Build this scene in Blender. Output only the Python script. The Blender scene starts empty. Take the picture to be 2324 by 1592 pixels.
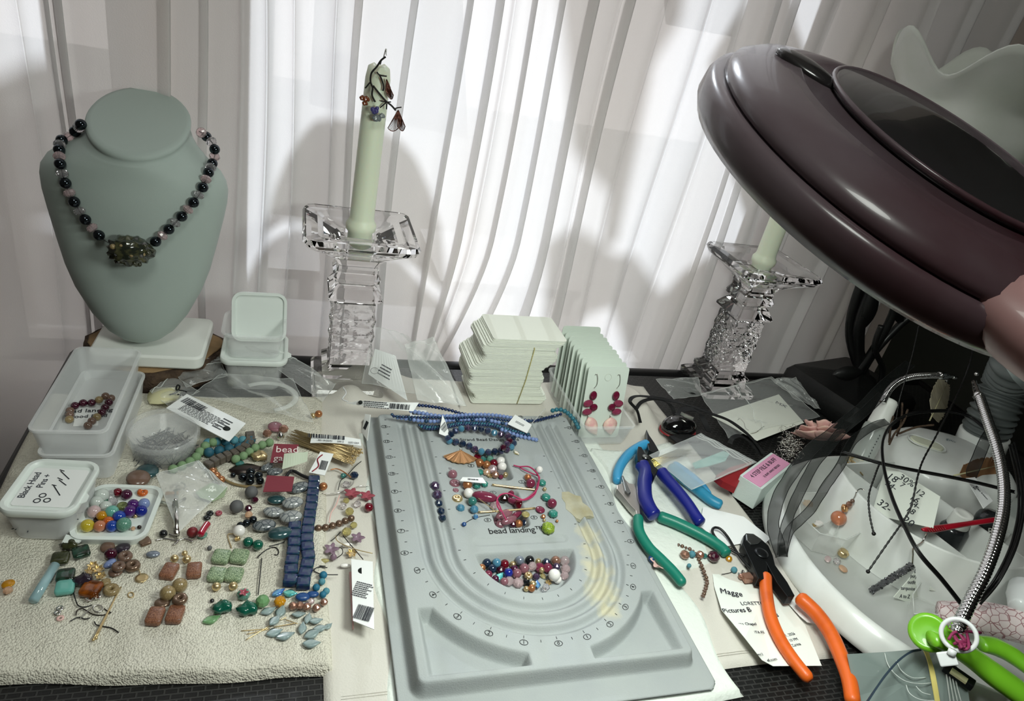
import bpy, math, random
import numpy as np
from mathutils import Vector, Matrix, Euler
random.seed(7)
S = bpy.context.scene
COL = S.collection
PI = math.pi
# ---------------------------------------------------------------- camera
FPX = 1550.0
CP, CR, CY, CH = math.radians(27.72), math.radians(12.47), math.radians(20.7), 0.45
F_ = np.array([math.sin(CY)*math.cos(CP), math.cos(CY)*math.cos(CP), -math.sin(CP)])
R_ = np.array([math.cos(CY), -math.sin(CY), 0.0]); U_ = np.cross(R_, F_)
R2 = math.cos(CR)*R_ + math.sin(CR)*U_; U2 = -math.sin(CR)*R_ + math.cos(CR)*U_
EYE = np.array([0.0, 0.0, CH])
def ray(x, y): return F_ + R2*(x-1162)/FPX - U2*(y-796)/FPX
def P(x, y, z=0.0):
    "table point (at height z) measured from the photograph"
    d = ray(x, y); return EYE + d*((z-CH)/d[2])
def V(x, y, Y):
    "point measured on the upright plane at depth Y"
    d = ray(x, y); return EYE + d*(Y/d[1])
def RP(x, y, c, n):
    "point measured on any plane through c with normal n"
    d = ray(x, y); return EYE + d*(float(np.dot(np.asarray(c)-EYE, n))/float(np.dot(d, n)))
def pxs(p): return float(np.dot(np.asarray(p)-EYE, F_))/FPX      # metres per pixel there
cam_d = bpy.data.cameras.new('camera'); cam = bpy.data.objects.new('camera', cam_d); COL.objects.link(cam)
cam_d.sensor_width = 36.0; cam_d.lens = 36.0*FPX/2324; cam_d.clip_start = 0.01
M3 = Matrix((tuple(R2), tuple(U2), tuple(-F_))).transposed()
cam.matrix_world = Matrix.Translation(Vector(EYE)) @ M3.to_4x4()
S.camera = cam
S.view_settings.view_transform = 'Standard'; S.view_settings.look = 'None'
S.view_settings.gamma = 1.0; S.view_settings.use_curve_mapping = False
S.view_settings.exposure = 0.0
# ---------------------------------------------------------------- sky, sun, room lights
w = bpy.data.worlds.new('sky'); S.world = w; w.use_nodes = True
bg = w.node_tree.nodes['Background']; bg.inputs[0].default_value = (1.0, 0.94, 0.91, 1); bg.inputs[1].default_value = 1.35
SUN = np.array([0.10, 1.0, 0.62]); SUN = SUN/np.linalg.norm(SUN)     # towards the sun
ld = bpy.data.lights.new('sun', 'SUN'); ld.energy = 5.4; ld.angle = math.radians(.8); ld.color = (0.86, 0.93, 1.0)
lo = bpy.data.objects.new('sun', ld); COL.objects.link(lo); lo.rotation_euler = Vector(SUN).to_track_quat('Z', 'Y').to_euler()
ld = bpy.data.lights.new('ceiling_light', 'AREA'); ld.energy = 9.0; ld.shape = 'DISK'; ld.size = 0.5; ld.color = (0.95, 1.0, 0.93)
lo = bpy.data.objects.new('ceiling_light', ld); COL.objects.link(lo); lo.location = (0.10, -0.35, 1.7)
lo.rotation_euler = (Vector((0.10,-0.35,1.7))-Vector((0.1,0.55,0))).to_track_quat('Z', 'Y').to_euler()
# ---------------------------------------------------------------- helpers
def lin(c):
    if isinstance(c, str):
        c = [int(c[i:i+2], 16)/255 for i in (0, 2, 4)]
    return tuple(((v/12.92) if v <= .04045 else ((v+.055)/1.055)**2.4) for v in c[:3]) + (1.0,)
MATS = {}
def mat(name, col='808080', rough=.5, metal=0, trans=0, ior=1.45, coat=0, clear=0, bump=None, noise=None, sss=0, spec=.5, vor=None):
    "clear = share of see-through (thin plastic film); bump=(scale, distance); noise=(scale, second colour[, lo, hi])"
    if name in MATS: return MATS[name]
    m = bpy.data.materials.new(name); m.use_nodes = True; nt = m.node_tree; b = nt.nodes['Principled BSDF']; L = nt.links.new
    b.inputs['Base Color'].default_value = lin(col); b.inputs['Roughness'].default_value = rough
    b.inputs['Metallic'].default_value = metal; b.inputs['Transmission Weight'].default_value = trans
    b.inputs['IOR'].default_value = ior; b.inputs['Coat Weight'].default_value = coat
    b.inputs['Specular IOR Level'].default_value = spec
    if sss: b.inputs['Subsurface Weight'].default_value = sss; b.inputs['Subsurface Scale'].default_value = .01
    tc = nt.nodes.new('ShaderNodeTexCoord') if (bump or noise or vor) else None
    if noise:
        n = nt.nodes.new('ShaderNodeTexNoise'); n.inputs['Scale'].default_value = noise[0]; n.inputs['Detail'].default_value = 6
        L(tc.outputs['Object'], n.inputs['Vector']); r = nt.nodes.new('ShaderNodeValToRGB')
        r.color_ramp.elements[0].position = noise[2] if len(noise) > 2 else .35
        r.color_ramp.elements[1].position = noise[3] if len(noise) > 3 else .65
        r.color_ramp.elements[0].color = lin(col); r.color_ramp.elements[1].color = lin(noise[1])
        L(n.outputs['Fac'], r.inputs['Fac']); L(r.outputs['Color'], b.inputs['Base Color'])
    if vor:
        n = nt.nodes.new('ShaderNodeTexVoronoi'); n.feature = 'DISTANCE_TO_EDGE'; n.inputs['Scale'].default_value = vor[0]
        L(tc.outputs['Object'], n.inputs['Vector']); r = nt.nodes.new('ShaderNodeValToRGB')
        r.color_ramp.elements[0].position = vor[2] if len(vor) > 2 else .02; r.color_ramp.elements[1].position = vor[3] if len(vor) > 3 else .08
        r.color_ramp.elements[0].color = lin(vor[1]); r.color_ramp.elements[1].color = lin(col)
        L(n.outputs['Distance'], r.inputs['Fac']); L(r.outputs['Color'], b.inputs['Base Color'])
    if bump:
        n = nt.nodes.new('ShaderNodeTexNoise'); n.inputs['Scale'].default_value = bump[0]; n.inputs['Detail'].default_value = 4
        L(tc.outputs['Object'], n.inputs['Vector']); bp = nt.nodes.new('ShaderNodeBump')
        bp.inputs['Distance'].default_value = bump[1]; bp.inputs['Strength'].default_value = 1
        L(n.outputs['Fac'], bp.inputs['Height']); L(bp.outputs['Normal'], b.inputs['Normal'])
    if clear:
        t = nt.nodes.new('ShaderNodeBsdfTransparent'); mx = nt.nodes.new('ShaderNodeMixShader'); out = nt.nodes['Material Output']
        mx.inputs[0].default_value = clear; L(b.outputs[0], mx.inputs[1]); L(t.outputs[0], mx.inputs[2]); L(mx.outputs[0], out.inputs[0])
    MATS[name] = m; return m
A = np.array
def unit(v): v = np.asarray(v, float); return v/(np.linalg.norm(v)+1e-12)
def rotz(a): c, s = math.cos(a), math.sin(a); return A([[c,-s,0],[s,c,0],[0,0,1.]])
def eul(rx=0, ry=0, rz=0): return A(Euler((rx,ry,rz)).to_matrix())
def frame(z, x=None):
    "3x3 with columns X,Y,Z, Z along z"
    z = unit(z); x = A([1.,0,0]) if x is None else np.asarray(x, float)
    if abs(np.dot(unit(x), z)) > .95: x = A([0,1.,0])
    x = unit(x-z*np.dot(x, z)); return np.stack([x, np.cross(z, x), z], 1)
I3 = np.eye(3)
def wloc(o):
    l = Vector((0,0,0))
    while o: l += o.location; o = o.parent
    return A(l)
class G:
    "gathers shapes in world coordinates; obj() links them as one mesh object"
    def __init__(s): s.v = []; s.f = []; s.mi = []; s.cur = 0
    def add(s, v, f):
        o = len(s.v); s.v += [tuple(p) for p in v]; s.f += [tuple(i+o for i in q) for q in f]; s.mi += [s.cur]*len(f); return s
    def box(s, c, d, R=I3):
        c = A(c, float); h = A(d, float)/2
        v = [c+R@(h*A([i,j,k])) for i in (-1,1) for j in (-1,1) for k in (-1,1)]
        return s.add(v, [(0,1,3,2),(4,6,7,5),(0,4,5,1),(2,3,7,6),(0,2,6,4),(1,5,7,3)])
    def rings(s, rings, closed=False, cap=True):
        n = len(rings[0]); v = [p for r in rings for p in r]; m = len(rings); f = []
        for i in range(m if closed else m-1):
            a = i*n; b = ((i+1)%m)*n
            for j in range(n): k = (j+1)%n; f.append((a+j, a+k, b+k, b+j))
        if cap and not closed: f.append(tuple(range(n))[::-1]); f.append(tuple(range((m-1)*n, m*n)))
        return s.add(v, f)
    def lathe(s, c, prof, n=24, R=I3, cap=True, fn=None):
        "prof = [(radius, height)] around R's Z axis through c"
        rr = []
        for r, h in prof:
            q = []
            for j in range(n):
                t = 2*PI*j/n; k = fn(t, h) if fn else 1
                q.append(A(c)+R@A([r*k*math.cos(t), r*k*math.sin(t), h]))
            rr.append(q)
        return s.rings(rr, cap=cap)
    def sph(s, c, r, sc=(1,1,1), R=I3, n=14, m=9):
        prof = [(math.sin(PI*i/m), -math.cos(PI*i/m)) for i in range(1, m)]
        v = [A(c)+R@(A([a*math.cos(2*PI*j/n), a*math.sin(2*PI*j/n), h])*A(sc)*r) for a, h in prof for j in range(n)]
        f = [(i*n+j, i*n+(j+1)%n, (i+1)*n+(j+1)%n, (i+1)*n+j) for i in range(m-2) for j in range(n)]
        b = len(v); v += [A(c)-R@(A([0,0,1])*A(sc)*r), A(c)+R@(A([0,0,1])*A(sc)*r)]
        f += [(b, (j+1)%n, j) for j in range(n)] + [(b+1, (m-2)*n+j, (m-2)*n+(j+1)%n) for j in range(n)]
        return s.add(v, f)
    def tube(s, pts, r, n=8, closed=False, flat=1.0, smooth=0, up=None):
        pts = [A(p, float) for p in pts]
        if smooth: pts, r = spline(pts, smooth, closed, r)
        m = len(pts); rs = r if hasattr(r, '__len__') else [r]*m
        rr = []; x = None
        for i in range(m):
            a = pts[(i-1)%m] if (closed or i > 0) else pts[i]; b = pts[(i+1)%m] if (closed or i < m-1) else pts[i]
            z = unit(b-a)
            if up is not None: x = A(up, float)
            elif x is None: x = A([0,0,1.]) if abs(z[2]) < .9 else A([1.,0,0])
            fr = frame(z, x); 
            if up is None: x = fr[:,0]
            rr.append([pts[i]+fr@A([rs[i]*flat*math.cos(2*PI*j/n), rs[i]*math.sin(2*PI*j/n), 0]) for j in range(n)])
        return s.rings(rr, closed=closed)
    def prism(s, out, h0, h1, c=(0,0,0), R=I3):
        n = len(out); c = A(c, float)
        return s.rings([[c+R@A([p[0], p[1], h]) for p in out] for h in (h0, h1)])
    def sheet(s, fn, nu, nv):
        v = [fn(i/nu, j/nv) for j in range(nv+1) for i in range(nu+1)]
        return s.add(v, [(j*(nu+1)+i, j*(nu+1)+i+1, (j+1)*(nu+1)+i+1, (j+1)*(nu+1)+i) for j in range(nv) for i in range(nu)])
    def obj(s, name, m, parent=None, smooth=True, loc=None, thick=0, bevel=0, sub=0, **tags):
        if isinstance(m, str): m = MATS[m]
        v = A(s.v, float)
        if loc is None:
            loc = A([(v[:,0].min()+v[:,0].max())/2, (v[:,1].min()+v[:,1].max())/2, v[:,2].min()])
        loc = A(loc, float); me = bpy.data.meshes.new(name); me.from_pydata((v-loc).tolist(), [], s.f)
        ms = m if isinstance(m, (list, tuple)) else [m]
        for q in ms: me.materials.append(MATS[q] if isinstance(q, str) else q)
        if len(ms) > 1: me.polygons.foreach_set('material_index', s.mi)
        if smooth is True or smooth == 1: me.polygons.foreach_set('use_smooth', [True]*len(me.polygons))
        elif smooth: me.shade_smooth() if False else None
        me.update()
        if smooth and smooth is not True: 
            try: me.set_sharp_from_angle(angle=math.radians(smooth)); me.polygons.foreach_set('use_smooth', [True]*len(me.polygons))
            except Exception: pass
        o = bpy.data.objects.new(name, me); COL.objects.link(o)
        if parent is not None: o.parent = parent; loc = loc-wloc(parent)
        o.location = loc
        if thick: md = o.modifiers.new('solid', 'SOLIDIFY'); md.thickness = thick; md.offset = 0
        if bevel: md = o.modifiers.new('bevel', 'BEVEL'); md.width = bevel; md.segments = 2; md.limit_method = 'ANGLE'
        if sub: md = o.modifiers.new('sub', 'SUBSURF'); md.levels = sub; md.render_levels = sub
        for k, t in tags.items(): o[{'cat':'category'}.get(k, k)] = t
        return o
def spline(pts, k, closed=False, r=None):
    "Catmull-Rom through pts, k steps per span"
    n = len(pts); out = []; ro = []; rs = list(r) if hasattr(r, '__len__') else None
    for i in range(n if closed else n-1):
        g = lambda j: pts[j%n] if closed else pts[min(max(j,0),n-1)]
        p0, p1, p2, p3 = g(i-1), g(i), g(i+1), g(i+2)
        for q in range(k):
            t = q/k; out.append(.5*((2*p1)+(p2-p0)*t+(2*p0-5*p1+4*p2-p3)*t*t+(3*p1-p0-3*p2+p3)*t**3))
            if rs: ro.append(rs[i]*(1-t)+rs[(i+1)%n]*t)
    if not closed:
        out.append(pts[-1])
        if rs: ro.append(rs[-1])
    return out, (ro if rs else r)
def thing(name, label, cat, loc, group=None, kind=None):
    o = bpy.data.objects.new(name, None); COL.objects.link(o); o.location = Vector([float(t) for t in loc]); o.empty_display_size = .01
    o['label'] = label; o['category'] = cat
    if group: o['group'] = group
    if kind: o['kind'] = kind
    return o
def tag(o, label=None, cat=None, group=None, kind=None):
    if label: o['label'] = label
    if cat: o['category'] = cat
    if group: o['group'] = group
    if kind: o['kind'] = kind
    return o
def rrect(w, d, r, n=5):
    "rounded rectangle outline, centred"
    out = []
    for cx, cy, a in ((w/2-r, d/2-r, 0), (-w/2+r, d/2-r, PI/2), (-w/2+r, -d/2+r, PI), (w/2-r, -d/2+r, 1.5*PI)):
        for i in range(n+1): t = a+i*PI/2/n; out.append((cx+r*math.cos(t), cy+r*math.sin(t)))
    return out
def quad(corners, z):
    "centre, x-size, y-size and rotation of a rectangle from its four corners (back-left, back-right, front-right, front-left) in the photo at height z"
    q = [P(x, y, z) for x, y in corners]; c = sum(q)/4
    ex = (q[1]-q[0]+q[2]-q[3])/2; ey = (q[0]-q[3]+q[1]-q[2])/2
    a = math.atan2(ex[1], ex[0]); return c, float(np.linalg.norm(ex[:2])), float(np.linalg.norm(ey[:2])), rotz(a)
TXT = {}
def textobj(s, size, pos, R, m, parent, name='lettering', ext=.0001, align='CENTER', space=1.0):
    m = MATS[m] if isinstance(m, str) else m; key = (s, size, m.name, align, space)
    if key not in TXT:
        cu = bpy.data.curves.new('t', 'FONT'); cu.body = s; cu.size = size; cu.align_x = align; cu.align_y = 'CENTER'; cu.extrude = ext
        cu.space_character = space; cu.resolution_u = 2
        t = bpy.data.objects.new('t', cu); COL.objects.link(t); dg = bpy.context.evaluated_depsgraph_get()
        me = bpy.data.meshes.new_from_object(t.evaluated_get(dg)); me.materials.clear(); me.materials.append(m)
        bpy.data.objects.remove(t); bpy.data.curves.remove(cu); me.name = name; TXT[key] = me
    o = bpy.data.objects.new(name, TXT[key]); COL.objects.link(o)
    if parent is not None: o.parent = parent; pos = A(pos)-wloc(parent)
    o.matrix_local = Matrix.Translation(Vector([float(q) for q in pos])) @ Matrix([[float(q) for q in r] for r in R]).to_4x4()
    o['kind'] = 'stuff' if len(s) > 2 else 'thing'
    if o['kind'] == 'thing': del o['kind']
    return o
# ================================================================ the setting
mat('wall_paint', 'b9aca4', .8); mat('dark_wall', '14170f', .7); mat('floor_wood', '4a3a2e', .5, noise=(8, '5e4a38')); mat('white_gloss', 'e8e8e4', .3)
mat('ceiling_paint', 'd0ccc6', .9); mat('window_glass', 'ffffff', .02, clear=.9); mat('patio', '8d8a84', .9, noise=(5,'7b7973')); mat('black_wood', '0e0e0f', .35)
YC = .795                                   # depth of the curtain
YW = .93
def struct(o): o['kind'] = 'structure'; return o
X0, X1, Z0, Z1 = -1.7, 1.12, -.74, 1.75
struct(G().box(((X0+X1)/2, -.6, Z0-.02), (X1-X0+.2, 3.6, .04)).obj('floor', 'floor_wood', smooth=False))
struct(G().box(((X0+X1)/2, -.6, Z1+.02), (X1-X0+.2, 3.6, .04)).obj('ceiling', 'ceiling_paint', smooth=False))
struct(G().box((X0-.02, -.6, .5), (.04, 3.2, 2.5)).obj('wall_left', 'wall_paint', smooth=False))
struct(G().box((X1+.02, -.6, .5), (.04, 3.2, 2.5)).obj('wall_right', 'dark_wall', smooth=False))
struct(G().box(((X0+X1)/2, -2.2, .5), (X1-X0, .04, 2.5)).obj('wall_front', 'wall_paint', smooth=False))
# window openings in the back wall: (x0,x1,z0,z1)
SH = (YW-YC)/SUN[1]
WX = [V(-300, 100, YC)[0], V(160, 100, YC)[0], V(531, 200, YC)[0], V(1885, 60, YC)[0]]
WX = [x+SUN[0]*SH for x in WX]
wz0, wz1 = -.12, 1.25
g = G()
for a, b, c, d in ((X0, WX[0], Z0, Z1), (WX[1], WX[2], Z0, Z1), (WX[3], X1, Z0, Z1), (WX[0], WX[1], Z0, wz0), (WX[0], WX[1], wz1, Z1), (WX[2], WX[3], Z0, wz0), (WX[2], WX[3], wz1, Z1)):
    g.box(((a+b)/2, YW+.05, (c+d)/2), (b-a, .1, d-c))
struct(g.obj('wall_back', 'wall_paint', smooth=False))
for k, (a, b) in enumerate(((WX[0], WX[1]), (WX[2], WX[3]))):
    o = struct(G().box(((a+b)/2, YW+.06, (wz0+wz1)/2), (b-a, .004, wz1-wz0)).obj('window_%d' % (k+1), 'window_glass', smooth=False))
    t = .018; g = G()
    for x in (a+t/2, b-t/2): g.box((x, YW+.05, (wz0+wz1)/2), (t, .04, wz1-wz0))
    for z in (wz0+t/2, wz1-t/2): g.box(((a+b)/2, YW+.05, z), (b-a, .04, t))
    g.obj('window_frame', 'white_gloss', o, smooth=False)
    G().box(((a+b)/2, YW-.015, wz0-.01), (b-a+.04, .07, .02)).obj('window_sill', 'white_gloss', o, smooth=False)
struct(G().box((0, 4.2, Z0-.06), (14, 6.2, .1)).obj('ground', 'patio', smooth=False))
# ---- unseen chair shapes added outside, backs cut to cast the curtain's shadow outlines
mat('shade_chair_mat', '6a5f55', .5)
YP = 1.6
def out_pt(px, py):
    p = V(px, py, YC); return p+SUN*((YP-YC)/SUN[1])
def shade(poly, name='back'):
    pts = [out_pt(*q) for q in poly]; g = G(); n = len(pts)
    g.rings([[p+A([0, d, 0]) for p in pts] for d in (-.008, .008)]); return g
def shade_chair(label, back_polys, cx, yp=1.6):
    global YP
    YP = yp
    pc = out_pt(*cx); t = thing('shade_chair', label, 'chair', (pc[0], YP, Z0))
    for q in back_polys: shade(q).obj('back', 'shade_chair_mat', t, smooth=False)
    G().box((pc[0], YP-.22, Z0+.40), (.44, .42, .03)).obj('seat', 'shade_chair_mat', t, smooth=False)
    for i in (-1, 1):
        for j in (-.4, 0): G().box((pc[0]+i*.19, YP+j, Z0+.2), (.035, .035, .4)).obj('leg', 'shade_chair_mat', t, smooth=False)
shade_chair('unseen chair shape outside, its rounded back cut to shade the curtain behind the first candle', [
    [(600,520),(622,440),(645,385),(680,335),(712,305),(760,293),(850,292),(905,318),(940,360),(972,430),(1000,520),(1010,640),(960,600),(900,560),(830,575),(765,556),(700,528),(650,503)],
    [(545,660),(560,630),(585,585),(615,556),(655,543),(700,556),(745,572),(800,590),(870,585),(905,590),(950,640),(1010,690),(1040,860),(1060,1250),(540,1250)]], (800, 500))
shade_chair('unseen chair shape outside, its back cut to shade the curtain between the card box and second candle', [
    [(1240,560),(1300,520),(1350,560),(1395,600),(1435,590),(1500,665),(1545,610),(1600,575),(1640,560),(1690,590),(1750,640),(1760,900),(1440,860),(1425,790),(1390,700),(1330,720),(1240,900)],
    [(1270,-80),(1560,-80),(1545,60),(1485,160),(1450,330),(1400,560),(1372,560),(1385,440),(1300,330),(1290,150)]], (1500, 600), 2.2)
shade_chair('unseen chair shape outside, its back cut to shade the curtain left of the jewelry bust', [
    [(-320,260),(-100,230),(0,190),(60,166),(130,158),(190,172),(260,190),(260,480),(60,505),(0,500),(-320,520)],
    [(-320,640),(0,520),(60,520),(260,560),(300,1100),(-320,1100)]], (0, 400), 2.2)
shade_chair('tall unseen chair shape outside, added to shade the curtain behind the frosted glass lamp', [
    [(1610,130),(1690,-20),(1780,-80),(1800,60),(1830,150),(1880,300),(1860,560),(1700,500),(1640,300)],
    [(1880,-100),(2500,-100),(2500,900),(1700,900),(1700,560),(1860,400)]], (1800, 400), 1.6)
# ---------------------------------------------------------------- sheer curtain: one pleated sheet
def curtain_mat():
    m = bpy.data.materials.new('sheer_voile'); m.use_nodes = True; nt = m.node_tree; L = nt.links.new; nt.nodes.clear()
    out = nt.nodes.new('ShaderNodeOutputMaterial'); d = nt.nodes.new('ShaderNodeBsdfDiffuse'); t = nt.nodes.new('ShaderNodeBsdfTranslucent')
    tr = nt.nodes.new('ShaderNodeBsdfTransparent'); m1 = nt.nodes.new('ShaderNodeMixShader'); m2 = nt.nodes.new('ShaderNodeMixShader')
    tc = nt.nodes.new('ShaderNodeTexCoord'); n = nt.nodes.new('ShaderNodeTexNoise'); mp = nt.nodes.new('ShaderNodeMapping')
    mp.inputs['Scale'].default_value = (5, 5, 1.3); L(tc.outputs['Object'], mp.inputs['Vector']); L(mp.outputs[0], n.inputs['Vector'])
    n.inputs['Scale'].default_value = 1.6; n.inputs['Detail'].default_value = 2
    r = nt.nodes.new('ShaderNodeValToRGB'); r.color_ramp.elements[0].color = lin('f3f2f3'); r.color_ramp.elements[1].color = lin('f0ebe8')
    e = r.color_ramp.elements.new(.60); e.color = lin('f2efee'); r.color_ramp.elements[0].position = .35; r.color_ramp.elements[-1].position = .72
    L(n.outputs['Fac'], r.inputs['Fac']); L(r.outputs[0], d.inputs[0]); L(r.outputs[0], t.inputs[0])
    w1 = nt.nodes.new('ShaderNodeTexNoise'); w1.inputs['Scale'].default_value = 900; L(tc.outputs['Object'], w1.inputs['Vector'])
    bp = nt.nodes.new('ShaderNodeBump'); bp.inputs['Distance'].default_value = .0004; L(w1.outputs['Fac'], bp.inputs['Height'])
    L(bp.outputs[0], d.inputs['Normal'])
    m1.inputs[0].default_value = .52; L(d.outputs[0], m1.inputs[1]); L(t.outputs[0], m1.inputs[2])
    m2.inputs[0].default_value = .12; L(m1.outputs[0], m2.inputs[1]); L(tr.outputs[0], m2.inputs[2]); L(m2.outputs[0], out.inputs[0])
    MATS['sheer_voile'] = m; return m
curtain_mat()
# pleats: (photo x, photo y, width in px, depth m, lean)  where the cloth doubles back on itself
PLE = [(45,60,6,.004,0),(120,60,26,.006,0),(152,60,36,.008,0),(382,60,50,.008,0),(462,60,36,.008,0),(540,60,14,.01,0),(600,60,10,.012,0),(668,60,8,.01,0),(770,60,8,.01,0),(822,80,34,.009,0),(935,80,30,.008,.2),
       (1052,60,22,.02,.5),(1120,60,32,.02,.6),(1150,60,12,.012,.5),(1200,60,20,.015,.4),(1270,60,24,.014,0),(1345,60,38,.02,0),(1400,60,14,.01,0),(1425,60,34,.018,0),(1500,60,10,.01,0),(1590,60,8,.012,0),(1660,60,14,.012,0),
       (1745,60,20,.012,0),(1790,60,34,.014,0),(1880,60,12,.015,0),(1980,60,30,.02,0),(2100,60,40,.02,0),(2200,60,30,.02,0),(2285,60,26,.015,0)]
prof = []   # (x, y, lean)
xs = -1.3; st = .009
pl = []
for px, py, wpx, dep, lean in PLE:
    p = V(px, py, YC); pl.append((p[0], wpx*pxs(p), dep, lean))
x = xs
rng = random.Random(3)
def gentle(x): return .010*math.sin(x*19+1)+.003*math.sin(x*47+.5)+.001*math.sin(x*101)
for cx, wd, dep, lean in pl:
    a = cx-wd/2
    while x < a-st: prof.append((x, gentle(x), lean)); x += st
    b = cx+wd/2
    if wd < .0095:                                   # shallow crease
        for t in range(9):
            q_ = t/8; prof.append((a+(b-a)*q_, gentle(a)-dep*.9*math.sin(q_*PI), lean))
    else:                                            # the cloth doubles back on itself
        e = a+(b-a)*.62
        for t in range(7): q_ = t/6; prof.append((a+(e-a)*q_, gentle(a)-dep*math.sin(q_*PI*.5)*.8, lean))
        for t in range(1, 7): q_ = t/6; prof.append((e-(e-a)*q_*.8, gentle(a)-dep*.8+dep*.3*math.sin(q_*PI)+dep*.9*q_, lean))
        for t in range(1, 7): q_ = t/6; prof.append((a+(e-a)*.2+(b-a-(e-a)*.2)*q_, gentle(a)+dep*.1*(1-q_), lean))
    x = b+st
while x < .885: prof.append((x, gentle(x), 0)); x += st
ZT, ZB = 1.3, -.70; NR = 90
g = G(); NC = len(prof)
vv = []
for j in range(NR+1):
    s = j/NR; z = ZT+(ZB-ZT)*s**.9
    for i, (x, y, lean) in enumerate(prof):
        amp = .8+.5*max(0, min(1, (1.1-z)/1.2))
        # gathers above the white cards are pulled toward the table's back left
        pull = math.exp(-((x-.25)/.06)**2)*min(1.1, max(0, (.16-z)/.18)**1.5)
        dx = -.045*pull + .004*math.sin(z*9+x*23)
        yy = YC+y*.55*amp+.004*math.sin(x*30+z*5)-.006*pull
        vv.append((x+dx, yy, z))
g.add(vv, [(j*NC+i, j*NC+i+1, (j+1)*NC+i+1, (j+1)*NC+i) for j in range(NR) for i in range(NC-1)])
tag(g.obj('sheer_curtain', 'sheer_voile'), 'white sheer pleated curtain hanging across the window behind the table', 'curtain')
# ================================================================ table and cloths
def weave_mat():
    m = bpy.data.materials.new('black_mesh'); m.use_nodes = True; nt = m.node_tree; b = nt.nodes['Principled BSDF']; L = nt.links.new
    tc = nt.nodes.new('ShaderNodeTexCoord'); mp = nt.nodes.new('ShaderNodeMapping'); L(tc.outputs['Object'], mp.inputs[0])
    br = nt.nodes.new('ShaderNodeTexBrick'); mp.inputs['Scale'].default_value = (1,1,1); L(mp.outputs[0], br.inputs[0])
    br.inputs['Scale'].default_value = 60; br.inputs['Color1'].default_value = lin('080808'); br.inputs['Color2'].default_value = lin('080808')
    br.inputs['Mortar'].default_value = lin('2c2c2b'); br.inputs['Mortar Size'].default_value = .05; br.inputs['Mortar Smooth'].default_value = .3
    L(br.outputs[0], b.inputs[0]); b.inputs['Roughness'].default_value = .45
    bp = nt.nodes.new('ShaderNodeBump'); bp.inputs['Distance'].default_value = .0015; L(br.outputs['Fac'], bp.inputs['Height']); L(bp.outputs[0], b.inputs['Normal'])
    MATS['black_mesh'] = m
weave_mat(); mat('table_black', '0a0a0b', .4)
TX0, TX1, TY0, TY1 = -.222, 1.02, .20, .760
t = thing('table', 'black table with a woven top under all the beads and tools', 'table', ((TX0+TX1)/2, .48, Z0))
G().box(((TX0+TX1)/2, (TY0+TY1)/2, -.008), (TX1-TX0-.03, TY1-TY0-.03, .014)).obj('tabletop', 'black_mesh', t, smooth=False)
g = G()
for y in (TY0, TY1): g.tube([(TX0, y, -.010), (TX1, y, -.010)], .011, 12)
for x in (TX0, TX1): g.tube([(x, TY0, -.010), (x, TY1, -.010)], .011, 12)
g.obj('rim', 'table_black', t)
for x in (TX0+.03, TX1-.03):
    for y in (TY0+.03, TY1-.03): G().tube([(x, y, Z0), (x, y, -.015)], .014, 12).obj('leg', 'table_black', t)
# terry towel
def terry():
    m = bpy.data.materials.new('terry'); m.use_nodes = True; nt = m.node_tree; b = nt.nodes['Principled BSDF']; L = nt.links.new
    b.inputs['Roughness'].default_value = 1; b.inputs['Specular IOR Level'].default_value = .05
    tc = nt.nodes.new('ShaderNodeTexCoord'); v = nt.nodes.new('ShaderNodeTexVoronoi'); v.inputs['Scale'].default_value = 760; L(tc.outputs['Object'], v.inputs[0])
    mp = nt.nodes.new('ShaderNodeMapping'); mp.inputs['Scale'].default_value = (170, 620, 170); L(tc.outputs['Object'], mp.inputs[0])
    n = nt.nodes.new('ShaderNodeTexNoise'); n.inputs['Scale'].default_value = 1; n.inputs['Detail'].default_value = 3; L(mp.outputs[0], n.inputs[0])
    ad = nt.nodes.new('ShaderNodeMath'); ad.operation = 'MULTIPLY_ADD'; L(v.outputs['Distance'], ad.inputs[0]); ad.inputs[1].default_value = -.5; L(n.outputs['Fac'], ad.inputs[2])
    bp = nt.nodes.new('ShaderNodeBump'); bp.inputs['Distance'].default_value = .0017; L(ad.outputs[0], bp.inputs['Height']); L(bp.outputs[0], b.inputs['Normal'])
    n2 = nt.nodes.new('ShaderNodeTexNoise'); n2.inputs['Scale'].default_value = 14; L(tc.outputs['Object'], n2.inputs[0])
    r = nt.nodes.new('ShaderNodeValToRGB'); r.color_ramp.elements[0].position = .4; r.color_ramp.elements[1].position = .7
    r.color_ramp.elements[0].color = lin('dedacb'); r.color_ramp.elements[1].color = lin('cfcabc'); L(n2.outputs['Fac'], r.inputs[0]); L(r.outputs[0], b.inputs[0])
    MATS['terry'] = m
terry()
TZ = .009
def cloth(x0, x1, y0, y1, top, hf, nx, ny, edge=.006, warp=None):
    "a folded cloth: rounded edges, hf(x,y) adds relief"
    g = G(); W = warp or (lambda x, y: (x, y))
    def fn(u, v):
        x = x0+(x1-x0)*u; y = y0+(y1-y0)*v; e = min(x-x0, x1-x, y-y0, y1-y)
        k = math.sqrt(max(0, 1-max(0, 1-e/edge)**2)); a, b = W(x, y); return (a, b, top*k+hf(x, y)*k)
    g.sheet(fn, nx, ny)
    return g
def tn(x, y): return .0007*math.sin(x*37+y*11)+.0005*math.sin(y*90+3*math.sin(x*20))+.0004*math.sin(x*140+y*60)
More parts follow.
